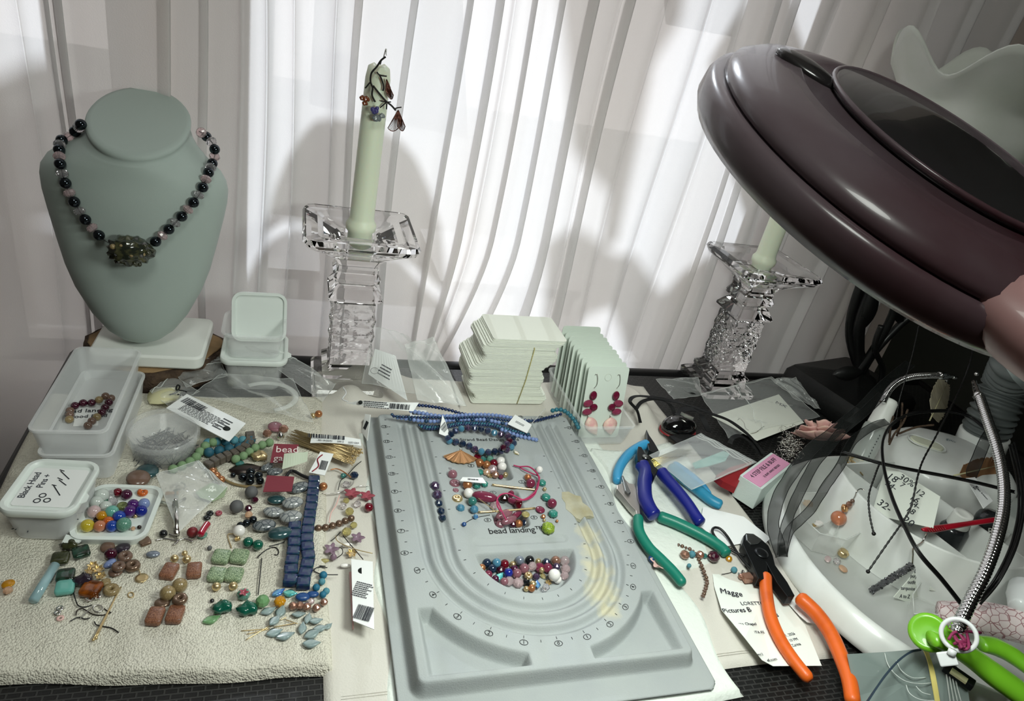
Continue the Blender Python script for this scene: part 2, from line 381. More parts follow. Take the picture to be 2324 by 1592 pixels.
def twarp(x, y): return (x+.03*max(0, (.45-y)/.12)*max(0, (.04-x)/.26)*.4 + .0012*math.sin(y*40), y+.0018*math.sin(x*26)+.0006*math.sin(x*80+1)-.022*max(0,(x+.22)/.26)*(1-(y-.33)/.3))
g = cloth(-.224, .040, .338, .662, TZ, tn, 150, 160, .007, twarp)
tag(g.obj('terry_towel', 'terry'), 'cream ribbed terry towel spread under the loose beads', 'towel')
mat('canvas', 'd0ccc3', .95, bump=(700, .0004), spec=.1); mat('paper_towel_mat', 'e3e9e1', .95, bump=(160, .0014), spec=.1)
def nz(x, y):
    h = .0005*math.sin(x*30+y*22)+.0003*math.sin(x*75-y*44)
    h += .030*math.exp(-((x-.095)/.03)**2-((y-.715)/.022)**2)+.014*math.exp(-((x-.07)/.02)**2-((y-.66)/.03)**2)
    h += .026*math.exp(-((x-.430)/.018)**2-((y-.650)/.05)**2)+.008*math.exp(-((x-.43)/.05)**2-((y-.41)/.06)**2)
    return max(h, -.001)
g = cloth(.034, .476, .285, .716, .003, nz, 130, 120, .004, lambda x, y: (x+.004*math.sin(y*16)*(x > .2), y+.002*math.sin(x*21)))
o = tag(g.obj('canvas_mat', 'canvas'), 'off-white hemmed cloth mat lying under the bead board', 'cloth')
g = G()
for e in (.010, .012):
    pts = [(x, .285+e+.002*math.sin(x*21), .0034) for x in np.linspace(.045, .468, 30)]; g.tube(pts, .0003, 5)
g.obj('stitching', 'canvas', o)
# paper towel strip under the board
def pz(x, y): return .0004*math.sin(x*60)+.0004*math.sin(y*48+x*30)
g = cloth(.078, .352, .262, .60, .0048, pz, 90, 90, .003, lambda x, y: (x+.004*math.sin(y*60), y+.003*math.sin(x*18)))
tag(g.obj('paper_towel', 'paper_towel_mat'), 'white embossed paper towel under the bead board, its edge showing beside the receipt', 'paper towel')
g = cloth(.330, .445, .395, .575, .0085, pz, 40, 50, .003, lambda x, y: (x+.05*(y-.5)+.006*math.sin(y*50), y+.01*math.sin(x*30)))
tag(g.obj('paper_towel', 'paper_towel_mat'), 'second white embossed paper towel sheet under the pliers', 'paper towel')
# ================================================================ bead board
mat('flock_grey', 'a6abaa', .95, bump=(900, .00025), spec=.08, noise=(30, 'a0a5a6', .4, .75)); mat('print_black', '1a1c1c', .7); mat('glue_stain', 'cfcab0', .35, noise=(60, 'b9b08a'), clear=.35)
def board_mat():
    m = MATS['flock_grey']; nt = m.node_tree; L = nt.links.new; b = nt.nodes['Principled BSDF']; old = b.inputs['Base Color'].links[0].from_socket
    tc = nt.nodes.new('ShaderNodeTexCoord'); mk = None                # dried glue stain along the channels, an irregular patch
    for x, y, r in ((.0675, .014, .012), (.0640, -.008, .011), (.0600, -.030, .013), (.0560, -.052, .015), (.0545, -.072, .010)):
        d = nt.nodes.new('ShaderNodeVectorMath'); d.operation = 'DISTANCE'; L(tc.outputs['Object'], d.inputs[0]); d.inputs[1].default_value = (x, y, .019)
        q = nt.nodes.new('ShaderNodeMath'); q.operation = 'DIVIDE'; L(d.outputs['Value'], q.inputs[0]); q.inputs[1].default_value = r
        if mk is None: mk = q.outputs[0]
        else: mn = nt.nodes.new('ShaderNodeMath'); mn.operation = 'MINIMUM'; L(mk, mn.inputs[0]); L(q.outputs[0], mn.inputs[1]); mk = mn.outputs[0]
    n = nt.nodes.new('ShaderNodeTexNoise'); n.inputs['Scale'].default_value = 110; n.inputs['Detail'].default_value = 3; L(tc.outputs['Object'], n.inputs[0])
    a = nt.nodes.new('ShaderNodeMath'); a.operation = 'MULTIPLY_ADD'; L(n.outputs['Fac'], a.inputs[0]); a.inputs[1].default_value = 1.3; L(mk, a.inputs[2])
    r = nt.nodes.new('ShaderNodeValToRGB'); r.color_ramp.elements[0].position = .60; r.color_ramp.elements[1].position = .95; L(a.outputs[0], r.inputs[0])
    s2 = nt.nodes.new('ShaderNodeMath'); s2.operation = 'MULTIPLY'; s2.inputs[1].default_value = .5; L(a.outputs[0], s2.inputs[0]); L(s2.outputs[0], r.inputs[0])
    r.color_ramp.elements[0].color = (.75, .75, .75, 1); r.color_ramp.elements[1].color = (0, 0, 0, 1)
    mx = nt.nodes.new('ShaderNodeMix'); mx.data_type = 'RGBA'; L(r.outputs[0], mx.inputs['Factor']); L(old, mx.inputs['A']); mx.inputs['B'].default_value = lin('c8c2a4'); L(mx.outputs['Result'], b.inputs['Base Color'])
board_mat()
BZ = .021; BX, BY = .206, .410
BL_, BR_, BF_, BB_ = .0935, .3175, .288, .614
def sst(a, b, x): t = np.clip((x-a)/(b-a), 0, 1); return t*t*(3-2*t)
def sd_box(x, y, cx, cy, hx, hy, r):
    qx = np.abs(x-cx)-hx+r; qy = np.abs(y-cy)-hy+r
    return np.hypot(np.maximum(qx, 0), np.maximum(qy, 0))+np.minimum(np.maximum(qx, qy), 0)-r
def board_h(x, y):
    h = np.full(x.shape, BZ)
    sh = np.where(y > BY, np.abs(x-BX), np.hypot(x-BX, y-BY))
    fade = 1-sst(.592, .600, y)
    for a, b in ((.0605, .0705), (.0715, .0815), (.0825, .0925)):
        c = (a+b)/2; hw = (b-a)/2; t = np.clip(np.abs(sh-c)/hw, 0, 1)
        h = h-.0045*fade*(.5+.5*np.cos(PI*t))**.8
    for cx, cy, hx, hy in ((.2045, .524, .0165, .0235), (.2035, .461, .0165, .026)):
        h = np.minimum(h, BZ-.011*sst(.0012, -.0035, sd_box(x, y, cx, cy, hx, hy, .006)))
    d = np.maximum(np.hypot(x-BX, y-.405)-.0445, y-.4045)
    h = np.minimum(h, BZ-.0125*sst(.0018, -.0050, d))
    h = h-.0014*sst(.003, -.001, sd_box(x, y, BX, .419, .043, .0035, .0035))
    for sx in (-1, 1):                                       # corner wells
        xx = (x-.2055)*sx
        d = np.maximum.reduce([xx-.101, .2965-y, -(np.hypot(x-BX, y-BY)-.1085), .0265-xx, y-.352])
        h = np.minimum(h, BZ-.0125*sst(.0022, -.0045, d)*(.55+.45*sst(.165, .112, np.hypot(x-BX, y-BY))))
    dd = np.minimum.reduce([x-BL_, BR_-x, y-BF_, BB_-y])
    cr = -sd_box(x, y, (BL_+BR_)/2, (BF_+BB_)/2, (BR_-BL_)/2, (BB_-BF_)/2, .008)
    k = sst(-.0025, .0035, cr)
    return .0085+(h-.0085)*k
def build_board():
    fx, fy = .0095, .0095; x0, x1, y0, y1 = BL_-fx-.002, BR_+fx+.002, BF_-fy-.012, BB_+fy
    nx, ny = 285, 400; xs = np.linspace(x0, x1, nx); ys = np.linspace(y0, y1, ny); Xg, Yg = np.meshgrid(xs, ys)
    H = board_h(Xg, Yg); 
    cr = -sd_box(Xg, Yg, (x0+x1)/2, (y0+y1)/2, (x1-x0)/2, (y1-y0)/2, .010)
    H = np.where(cr < .0006, .0078, H)
    vs = np.stack([Xg, Yg, H], -1).reshape(-1, 3)
    i = np.arange(nx-1)[None, :]+np.arange(ny-1)[:, None]*nx; i = i.ravel()
    f = np.stack([i, i+1, i+nx+1, i+nx], 1); inside = (cr > -.0008).ravel(); f = f[inside[f].all(1)]
    me = bpy.data.meshes.new('bead_board'); me.vertices.add(len(vs)); me.vertices.foreach_set('co', (vs-A([BX, BY, 0])).ravel())
    me.loops.add(f.size); me.loops.foreach_set('vertex_index', f.ravel().astype(np.int32)); me.polygons.add(len(f))
    me.polygons.foreach_set('loop_start', np.arange(0, f.size, 4, dtype=np.int32)); me.update(calc_edges=True); me.validate()
    me.polygons.foreach_set('use_smooth', [True]*len(me.polygons)); me.materials.append(MATS['flock_grey'])
    o = bpy.data.objects.new('bead_board', me); COL.objects.link(o); o.location = (BX, BY, 0)
    md = o.modifiers.new('solid', 'SOLIDIFY'); md.thickness = .0012; md.offset = -1
    return tag(o, 'grey flocked bead design board with three curved channels and inch numbers', 'bead board')
board = build_board()
# printed scale: ring, figure and tick for each inch, plain ticks between
IN = .0254
def mark(x, y, ang, s=None, tick=1):
    R = rotz(ang)
    if s is not None:
        G().tube([A([x, y, BZ+.0003])+R@A([.0032*math.cos(t), .0023*math.sin(t), 0]) for t in np.linspace(0, 2*PI, 15)[:-1]], .00022, 4, closed=True).obj('ring', 'print_black', board)
        textobj(s, .0042, A([x, y, BZ+.0003]), R, 'print_black', board, 'number')
ticks = G()
def tk(x, y, ang, L=.0022): ticks.box((x, y, BZ+.0002), (L, .00035, .0003), rotz(ang))
for sx, tab in ((-1, {13: .5875}), (1, {13: .5875})):
    for k in range(6, 14):
        y = BY+(k-6)*IN+.0002
        mark(BX+sx*.1055, y, 0, str(k)); tk(BX+sx*.1002, y, 0)
    for k in range(6, 14):
        y = BY+(k-6)*IN+.0127; tk(BX+sx*.1030, y, 0); 
        if k < 13: tk(BX+sx*.0585, y-.0127, 0)
for i, s in enumerate(['0', '1', '2', '3', '4', '5']):
    a = -PI/2+.255*i; r = .0995; mark(BX+r*math.cos(a), BY+r*math.sin(a), a+PI/2 if i else 0, s); tk(BX+.0945*math.cos(a), BY+.0945*math.sin(a), a)
    tk(BX+.0970*math.cos(a+.127), BY+.0970*math.sin(a+.127), a+.127); tk(BX+.0570*math.cos(a), BY+.0570*math.sin(a), a)
for i, s in enumerate(['1', '2', '3', '4', '5']):
    a = -PI/2-.275*(i+1); r = .0995; mark(BX+r*math.cos(a), BY+r*math.sin(a), a+PI/2, s); tk(BX+.0945*math.cos(a), BY+.0945*math.sin(a), a)
    tk(BX+.0970*math.cos(a+.137), BY+.0970*math.sin(a+.137), a+.137); tk(BX+.0570*math.cos(a), BY+.0570*math.sin(a), a)
for i, s in enumerate(['16', '17', '18', '19', '20']):
    x = .2321+(i-.0)*.0254-.0; 
    if x < .30: mark(x, .6085, 0, s); tk(x, .6045, PI/2); tk(x+.0127, .6060, PI/2)
for x, y, s in ((.1945, .4815, '1'), (.1807, .4450, '0'), (.2280, .4965, '2'), (.1812, .5225, '3'), (.2262, .4460, '0')): mark(x, y, 0, s)
ticks.obj('tick_marks', 'print_black', board, smooth=False)['kind'] = 'stuff'
textobj('bead landing\u2122', .0098, (.2050, .4305, BZ+.0003), I3, 'print_black', board, 'lettering', space=.92)
textobj('Multi-Strand Bead Design Board', .0062, (.2035, .5655, BZ+.0003), I3, 'print_black', board, 'lettering')
def blob_sheet(pts, z, name, m, parent, th=.0004):
    G().prism([(p[0], p[1]) for p in pts], z, z+th).obj(name, m, parent, smooth=False)
blob_sheet([P(x, y, BZ) for x, y in [(1275,1118),(1290,1117),(1305,1125),(1318,1128),(1322,1142),(1334,1150),(1345,1163),(1348,1175),(1338,1172),(1325,1174),(1318,1181),(1306,1176),(1296,1166),(1284,1156),(1283,1143),(1275,1132)]], BZ-.0032, 'glue_flake', 'glue_stain', board, .0036)
# ================================================================ jewelry bust on log slice
mat('leatherette', 'aab6b0', .55, bump=(1500, .00006), spec=.35); mat('leatherette_base', 'e9ece6', .5); mat('bark', '3a2c22', .9, bump=(120, .006), noise=(90, '584636')); mat('log_face', 'a4865f', .75, noise=(26, '7d6444'), bump=(200, .0005))
LC = A([-.140, .728, 0])
g = G(); rr = []
rb = random.Random(5); wob = [1+.045*math.sin(3*a+1)+.03*math.sin(7*a)+rb.uniform(-.02, .02) for a in np.linspace(0, 2*PI, 49)[:-1]]
for rk, h in ((.985, 0), (1.0, .004), (1.0, .020), (.985, .027)):
    rr.append([LC+A([.070*rk*w_*math.cos(a)*1.02, .060*rk*w_*math.sin(a), h]) for a, w_ in zip(np.linspace(0, 2*PI, 49)[:-1], wob)])
g.rings(rr); lg = tag(g.obj('log_slice', 'bark'), 'round slice of bark-edged log beneath the jewelry bust', 'log')
g = G(); rr = []
for rk, h in ((.90, .0265), (.93, .0285), (.90, .0290), (.05, .0292)):
    rr.append([LC+A([.070*rk*w_*math.cos(a)*1.02, .060*rk*w_*math.sin(a), h]) for a, w_ in zip(np.linspace(0, 2*PI, 49)[:-1], wob)])
g.rings(rr); g.obj('cut_face', 'log_face', lg)
bust = thing('jewelry_bust', 'pale grey-green leatherette neck bust wearing a beaded necklace', 'display bust', (-.14, .73, .0295))
c, wq, dq, Rq = quad([(242,712), (432,708), (405,800), (210,782)], .045)
bc = A([-.137, .722, .0295]); 
G().prism(rrect(.108, .092, .010), .0005, .0155, bc, rotz(-.03)).obj('base', 'leatherette_base', bust, smooth=40, bevel=.0025)
YB = .715
rows = [(768,322,5,.006,0),(764,323,28,.014,0),(755,324,48,.022,0),(738,322,71,.028,0),(703,320,99,.033,0),(650,318,128,.037,0),(600,317,147,.040,0),(540,316,163,.044,0),(480,315,178,.047,0),(440,314,187,.049,0),(410,313,190,.050,0),(388,312,187,.050,.0),
        (368,312,176,.051,.03),(352,313,158,.052,.07),(338,315,140,.053,.12),(324,316,124,.054,.18),(312,316,113,.0555,.24),(303,316,107,.0565,.30),(293,317,104,.0580,.33),(288,317,103,.0570,.34),(283,317,105,.0585,.35),(276,317,106,.0585,.35),(272,317,103,.057,.35),(271,317,94,.052,.35),(271,317,3,.002,.35)]
rings = []
for py, cx, hw, b, tilt in rows:
    t = (768-py)/500; yb = YB-.006+.030*t
    c0 = V(cx, py, yb); a = hw*pxs(c0); Rt_ = eul(tilt*1.0, 0, 0)
    ring = []
    for j in range(48):
        th = 2*PI*j/48; s_, c_ = math.sin(th), math.cos(th)
        yy = b*s_ if s_ < 0 else b*s_*(.35 if tilt < .1 else .35+.65*min(1, (tilt-.1)/.2))
        ring.append(c0+Rt_@A([a*c_, yy, 0]))
    rings.append(ring)
g = G(); g.rings(rings); bust_body = g.obj('bust_form', 'leatherette', bust)
from mathutils.bvhtree import BVHTree
bt = BVHTree.FromPolygons([Vector(p) for p in g.v], g.f)
def on_bust(px, py, off):
    d = unit(ray(px, py)); h, n, i, dist = bt.ray_cast(Vector(EYE), Vector(d))
    if h is None: return None
    n = A(n); n = -n if np.dot(n, d) > 0 else n; return A(h)+n*off
p0 = bc+A([0, .02, .015]); G().tube([p0, p0+A([0,.004,.03]), A(rings[3][36])+A([0,.03,.0])], .008, 10).obj('stand_post', 'leatherette_base', bust)
# ================================================================ crystal candlesticks
mat('crystal', 'ffffff', 0.0, trans=1, ior=1.5); mat('candle_wax', 'dfe6cf', .45, sss=.25); mat('wick', '2a2622', .9)
def candlestick(cx, cy, label, rot=0):
    t = thing('candlestick', label, 'candlestick', (cx, cy, 0)); c = A([cx, cy, 0]); R = rotz(rot)
    def sq(prof, r=.12):
        g = G(); g.rings([[c+R@A([x, y, h]) for x, y in rrect(2*w, 2*w, w*r, 2)] for w, h in prof]); return g
    sq([(.040,.0005),(.041,.008),(.038,.011),(.030,.0125),(.0285,.020),(.0300,.022),(.0300,.026),(.024,.031),(.0225,.0355)]).obj('foot', 'crystal', t, smooth=False)
    g = G(); rr = []
    N = 40
    for j in range(49):
        z = .0362+.0768*j/48; ring = []
        for i in range(N):
            u = i/N*4; side = int(u); s = u-side-.5
            k = min(1, 4*min(j, 48-j)/48)
            a1 = abs(((s*2+j/48*4.0) % 1)-.5)*2; a2 = abs(((s*2-j/48*4.0) % 1)-.5)*2
            h = .0222+.0022*min(a1, a2)*k
            x, y = h, 2*s*.0222*1.0
            ring.append(c+R@rotz(side*PI/2)@A([x, y, z]))
        rr.append(ring)
    g.rings(rr); g.obj('cut_column', 'crystal', t, smooth=False)
    sq([(.0200,.1138),(.0210,.116),(.0290,.119),(.0290,.1215),(.0225,.132),(.0190,.135)]).obj('collar', 'crystal', t, smooth=False)
    sq([(.0190,.1358),(.0250,.140),(.0250,.1435),(.0220,.150),(.0215,.158),(.0260,.166),(.0380,.175),(.0560,.186),(.0590,.1915),(.0570,.1960),(.044,.1950),(.038,.190),(.017,.188),(.0150,.186),(.0150,.168),(.003,.167)], .2).obj('dish', 'crystal', t, smooth=False)
    return t
def candle(cx, cy, z0, z1, label, lean=(0,0), r=.0128):
    t = thing('candle', label, 'candle', (cx, cy, z0)); lx, ly = lean
    prof = [(r*.92, 0), (r*1.0, .001), (r*1.02, .018), (r*1.22, .021), (r*1.25, .027), (r*1.05, .031), (r*1.0, .034), (r*.97, .09), (r*.94, (z1-z0)-.012), (r*.82, (z1-z0)-.003), (r*.45, z1-z0)]
    g = G(); g.rings([[A([cx+lx*h, cy+ly*h, z0+h])+A([a*math.cos(q), a*math.sin(q), .0015*math.sin(3*q)*(h > z1-z0-.006)]) for q in np.linspace(0, 2*PI, 29)[:-1]] for a, h in prof])
    g.obj('wax_body', 'candle_wax', t); h = z1-z0
    G().tube([(cx+lx*h, cy+ly*h, z1-.002), (cx+lx*h+.001, cy+ly*h, z1+.004)], .0008, 6).obj('wick', 'wick', t)
    return t
candlestick(.069, .709, 'crystal candlestick between the small square tubs and the card stack')
candlestick(.596, .727, 'crystal candlestick standing beside the clear plastic bags')
candle(.069, .709, .1715, .358, 'pale green taper candle with a branch earring hung over its top', (.02, 0))
candle(.596, .727, .1715, .362, 'pale green taper candle partly behind the round purple lamp head', (.0, 0))
# ================================================================ round lamp head
mat('mauve_shell', '75686e', .27, coat=.3, noise=(5, '4a2229', .40, .66)); mat('smoke_lid', '2e2c2d', .2, coat=.6); mat('hinge_pink', 'c79a98', .4, coat=.2); mat('diffuser_ring', 'ffffff', .4); mat('grey_flex', '626867', .5, coat=.1); mat('white_abs', 'e6e9e6', .35, coat=.2, noise=(25, 'dcdfda', .4, .7))
mat('black_iron', '0c0d0d', .45, coat=.1, bump=(200, .0003)); mat('frost_glass', 'f0f2ec', .6, trans=.25, ior=1.2, noise=(14, 'e2e6dc')); mat('button_cream', 'dfe2cc', .4); mat('logo_grey', '6d7a80', .5)
def im(a, b, c): return unit(a*R2+b*U2-c*F_)          # direction: right, up, toward the viewer (as seen in the photograph)
d0 = unit(ray(2036, 418)); HC = EYE+d0*.365
r0 = unit(np.cross(d0, U2)); u0 = np.cross(r0, d0)
nrm = unit(.63*r0+.68*u0-.235*d0); ax = .74*r0-.67*u0; ax = unit(ax-nrm*np.dot(ax, nrm)); ay = np.cross(nrm, ax); HR = np.stack([ax, ay, nrm], 1)
RH = .101
head = thing('magnifier_lamp_head', 'round mauve lamp head with a smoky lid on its grey flexible neck', 'lamp', HC)
g = G(); g.lathe(HC, [(RH*.80, -.012), (RH*.97, -.0105), (RH*.997, -.006), (RH, .001), (RH*.985, .0045), (RH*.955, .0060)], 72, HR); g.obj('lower_shell', 'mauve_shell', head)
g = G(); g.lathe(HC, [(RH*.92, .0055), (RH*.945, .0072), (RH*.935, .0110), (RH*.88, .0150), (RH*.78, .0182), (RH*.66, .0205), (RH*.64, .0195), (RH*.10, .0195)], 72, HR); g.obj('upper_shell', 'mauve_shell', head)
g = G(); lc = HC+HR@A([.006, .012, 0]); g.lathe(lc, [(RH*.60, .0195), (RH*.61, .0218), (RH*.585, .0232), (RH*.3, .0240), (RH*.05, .0242)], 60, HR); g.obj('lens_lid', 'smoke_lid', head)
g = G(); g.tube([lc+HR@A([RH*.60*math.cos(t), RH*.60*math.sin(t), .0222]) for t in np.linspace(0, 2*PI, 49)[:-1]], .0014, 6, closed=True); g.obj('lid_rim', 'mauve_shell', head)
g = G(); g.sph(HC+HR@A([-RH*.62, -RH*.12, .0195]), .013, (1.3, .75, .30), HR); g.obj('lid_catch', 'smoke_lid', head)
g = G(); q = HC+HR@A([RH*.74, -RH*.62, .004]); g.sph(q, .036, (1.15, .75, .42), HR, 20, 12); g.obj('hinge_cover', 'hinge_pink', head)
g = G(); g.lathe(HC, [(RH*.50, -.0125), (RH*.52, -.016), (RH*.78, -.016), (RH*.80, -.0125)], 60, HR, cap=False); g.obj('light_ring', 'diffuser_ring', head)
ld = bpy.data.lights.new('ring_light', 'AREA'); ld.shape = 'DISK'; ld.size = RH*1.5; ld.energy = 1.9; ld.color = (.93, 1.0, .93)
lo = bpy.data.objects.new('ring_light', ld); COL.objects.link(lo); lo.parent = head
lo.matrix_local = Matrix.Translation(Vector(-nrm*.020)) @ Matrix([list(r) for r in HR]).to_4x4()
# flexible neck rises from the base hub and bends toward the head
NB = P(2235, 985, .085); NE = HC+HR@A([RH*.99, -RH*.05, -.010])
hub = A([.705, .475, 0])
npts = [NB, P(2256, 935, .115), P(2286, 872, .150), P(2318, 812, .19), P(2390, 740, .215), P(2540, 720, .27), NE+A([.06,.03,-.01]), NE]
npts, _ = spline([A(p) for p in npts], 40)
L = [0]
for a, b in zip(npts, npts[1:]): L.append(L[-1]+np.linalg.norm(b-a))
N = int(L[-1]/.0011); pp = []; rr = []
for i in range(N+1):
    s = L[-1]*i/N; k = min(np.searchsorted(L, s), len(L)-1); k = max(k, 1); f = (s-L[k-1])/(L[k]-L[k-1]+1e-9)
    pp.append(npts[k-1]*(1-f)+npts[k]*f); rr.append(.0245+.0022*math.cos(2*PI*s/.0078))
G().tube(pp, rr, 28).obj('flexible_neck', 'grey_flex', head)
# ================================================================ white organizer base
OC = A([.645, .36, 0])
base = thing('organizer_lamp_base', 'round white lamp base with a walled tray for bits and earrings', 'lamp base', OC)
G().lathe(OC, [(.155, .0005), (.172, .001), (.178, .006), (.1775, .012), (.171, .021), (.1655, .0275), (.1625, .0285), (.1610, .0265), (.1595, .022), (.1570, .022), (.1565, .013), (.02, .0125)], 96).obj('tray', 'white_abs', base)
WC = A([.658, .408, 0])
def wall_ring(c, r0, r1, z0, z1, th, a0, a1, n=60):
    g = G(); rr = []
    for t in np.linspace(a0, a1, n):
        u = A([math.cos(t), math.sin(t), 0]); rr.append([c+u*r0+A([0,0,z0]), c+u*r1+A([0,0,z1-.001]), c+u*(r1-th*.3)+A([0,0,z1]), c+u*(r1-th*.8)+A([0,0,z1]), c+u*(r1-th)+A([0,0,z1-.001]), c+u*(r0-th)+A([0,0,z0])])
    return g.rings(rr)
wall_ring(WC, .110, .1035, .0130, .070, .003, math.radians(150), math.radians(345)).obj('cup_wall', 'white_abs', base, smooth=50)
for (x0, y0), (x1, y1) in (((.585,.465),(.620,.310)), ((.650,.465),(.690,.312)), ((.585,.467),(.66,.47))):
    a = A([x0, y0, 0]); b = A([x1, y1, 0]); d = unit(b-a); G().box((a+b)/2+A([0,0,.038]), (np.linalg.norm(b-a), .002, .050), np.stack([d, np.cross([0,0,1], d), [0,0,1.]], 1)).obj('divider', 'white_abs', base, smooth=False)
DC = P(2150, 1060, .06); DC[2] = 0
HRt = rotz(-.35)
g = G(); g.rings([[DC+HRt@A([x*a+sx, y*b, h]) for x, y in rrect(2, 2, .85, 8)] for a, b, h, sx in ((.070,.062,.013,0), (.070,.062,.060,0), (.068,.060,.068,0), (.060,.053,.076,0), (.045,.040,.0815,0), (.02,.018,.083,0), (.002,.002,.0832,0))])
g.obj('hub_dome', 'white_abs', base)
bp_ = P(2103, 1008, .083); 
g = G(); g.prism(rrect(.036, .017, .0084, 6), 0, .003, bp_-A([0,0,.001]), rotz(-.60)); g.obj('switch_button', 'button_cream', base, smooth=40, bevel=.001)
g = G(); g.tube([bp_+rotz(-.6)@A([x, y, .0008]) for x, y in rrect(.041, .022, .0108, 6)], .0008, 6, closed=True); g.obj('switch_ring', 'white_abs', base)
lp = P(2158, 1003, .0835)                                   # little sun mark: an arc with rays
g = G(); Rl = rotz(-.35)
g.tube([lp+Rl@A([.0022*math.cos(t), .0022*math.sin(t), .0004]) for t in np.linspace(0, PI, 9)], .0003, 4)
for t in np.linspace(.1, PI-.1, 8): g.tube([lp+Rl@A([r*math.cos(t), r*math.sin(t), .0004]) for r in (.0034, .0056)], .0003, 4)
g.obj('sun_mark', 'logo_grey', base)
g = G(); g.lathe(NB, [(.0275, -.022), (.0270, .000), (.0255, .002), (.0240, .002)], 40, frame(npts[30]-npts[0])); g.obj('neck_socket', 'white_abs', base)
# ================================================================ wrought-iron table lamp behind
IL = P(1915, 905, 0.0); IL = A([.800, .690, 0])
il = thing('iron_table_lamp', 'black wrought-iron table lamp with leafy stems and a frosted glass tulip shade', 'lamp', IL)
g = G(); g.rings([[IL+rotz(.25)@A([x*k, y*k, h]) for x, y in rrect(.150, .130, .008, 3)] for k, h in ((1, .0005), (1.02, .006), (1.0, .028), (.92, .036), (.35, .045), (.2, .052))]); g.obj('plinth', 'black_iron', il, smooth=35)
STT = V(2120, 500, .72)
stems = [([(1958,862),(1948,790),(1955,720),(1998,610),(2040,520)], .0085, .70), ([(1955,862),(1928,760),(1948,660),(2000,560),(2060,500)], .0062, .71),
         ([(1962,862),(1985,800),(2040,740),(2085,700),(2100,640),(2080,560)], .0055, .69), ([(1960,850),(1940,700),(1975,600),(2020,540)], .005, .73), ([(1990,900),(2003,840),(1985,790),(2000,740)], .004, .66)]
for pts, r, Y in stems:
    q = [V(x, y, Y) for x, y in pts]; q[0] = IL+A([(q[0][0]-IL[0])*.4, 0, .040]) if pts[0][1] < 890 else q[0]
    G().tube(q, r, 10, smooth=8).obj('stem', 'black_iron', il)
def leaf3(base_, tip, w, name, m, parent, n_face=None, th=.0012, cup=.15, K=10):
    base_, tip = A(base_), A(tip); d = tip-base_; Ln = np.linalg.norm(d); z = unit(d); nf = unit(n_face if n_face is not None else -F_); x = unit(np.cross(z, nf)); nf = np.cross(x, z)
    g = G(); rr = []
    for i in range(K+1):
        t = i/K; ww = w*.5*max(.02, math.sin(PI*t**.85))**.8; c = base_+d*t+nf*cup*Ln*.3*math.sin(PI*t)
        rr.append([c-x*ww+nf*th*.2, c+nf*(th+ww*.25), c+x*ww+nf*th*.2, c+x*ww-nf*th*.2, c+nf*(ww*.25-th), c-x*ww-nf*th*.2])
    g.rings(rr); return g.obj(name, m, parent)
for b, t_, w_, Y in (((2048,735),(2025,652),.026,.69), ((1962,745),(1985,640),.022,.695), ((1948,700),(1990,632),.02,.71), ((1890,850),(1960,845),.02,.64)):
    leaf3(V(*b, Y), V(*t_, Y), w_, 'leaf', 'black_iron', il)
SC = V(2190, 270, .672); zc = SC[2]
g = G(); rr = []
for i in range(25):
    t = i/24; h = -.095+.155*t; r = .034+.050*min(1, t*1.9)**.6+.034*max(0, t-.72)**1.2*3.2; ring = []
    for j in range(96):
        a = 2*PI*j/96; k = 1+.05*t*math.cos(6*a+1)+.03*max(0, t-.7)*3*math.cos(6*a+1); ring.append(SC+A([r*k*math.cos(a), r*k*math.sin(a), h+.020*max(0, t-.7)/.3*math.cos(6*a+1)]))
    rr.append(ring)
g.rings(rr, cap=False); g.obj('glass_shade', 'frost_glass', il, thick=.003)
G().lathe(SC+A([0,0,-.10]), [(.012,-.06),(.014,-.02),(.034,0),(.036,.012),(.030,.014)], 24).obj('shade_holder', 'black_iron', il)
G().tube([IL+A([0,0,.04]), A([IL[0]+.005, .685, .15]), SC+A([0,0,-.15])], .006, 10, smooth=8).obj('stem', 'black_iron', il)
# ================================================================ plastic tubs and bins
mat('frosted_plastic', 'f6f8f8', .35, clear=.60, spec=.6); mat('clear_plastic', 'f4f7f6', .12, clear=.74, spec=.8); mat('lid_white', 'e4ebe6', .35, coat=.15); mat('lid_clear', 'f4f6f6', .15, clear=.84, spec=.7)
mat('paper_white', 'eef0ee', .8); mat('ink', '23262e', .7); mat('ink_blue', '30343f', .7); mat('pin_black', '2b3038', .35, metal=.6); mat('film', 'f2f5f3', .06, clear=.80, spec=1.0); mat('film_haze', 'eef2ee', .15, clear=.62, spec=.9)
def open_box(g, c, w, d, h, R, r=.006, taper=.93, th=.0011, rim=0, lo=.001):
    def ring(k, z, off=0): return [c+R@A([x, y, z]) for x, y in rrect(w*k-2*off, d*k-2*off, max(.0008, r-off), 5)]
    rr = [ring(taper, lo), ring(1, h-.002)]
    if rim: rr += [ring(1, h-.002, -rim), ring(1, h, -rim)]
    rr += [ring(1, h, th), ring(taper, lo+th, th)]
    g.rings(rr); return g
def lid_part(c, w, d, R, m, parent, r=.008, name='lid', hh=.006, lip=.0045, well=.003):
    def ring(off, z): return [c+R@A([x, y, z]) for x, y in rrect(w-2*off, d-2*off, max(.001, r-off), 6)]
    g = G(); g.rings([ring(.0008, -hh), ring(0, -hh*.6), ring(0, -.001), ring(.0008, 0), ring(lip-.001, 0), ring(lip, -.001), ring(lip+.0008, -well), ring(lip+.006, -well)])
    g.prism([(w/2-.001, -d/2+r), (w/2+.0035, -d/2+r+.004), (w/2+.0035, -d/2+r+.010), (w/2-.001, -d/2+r+.015)], -.002, -.001, c, R)
    return g.obj(name, m, parent, smooth=45)
TT = TZ
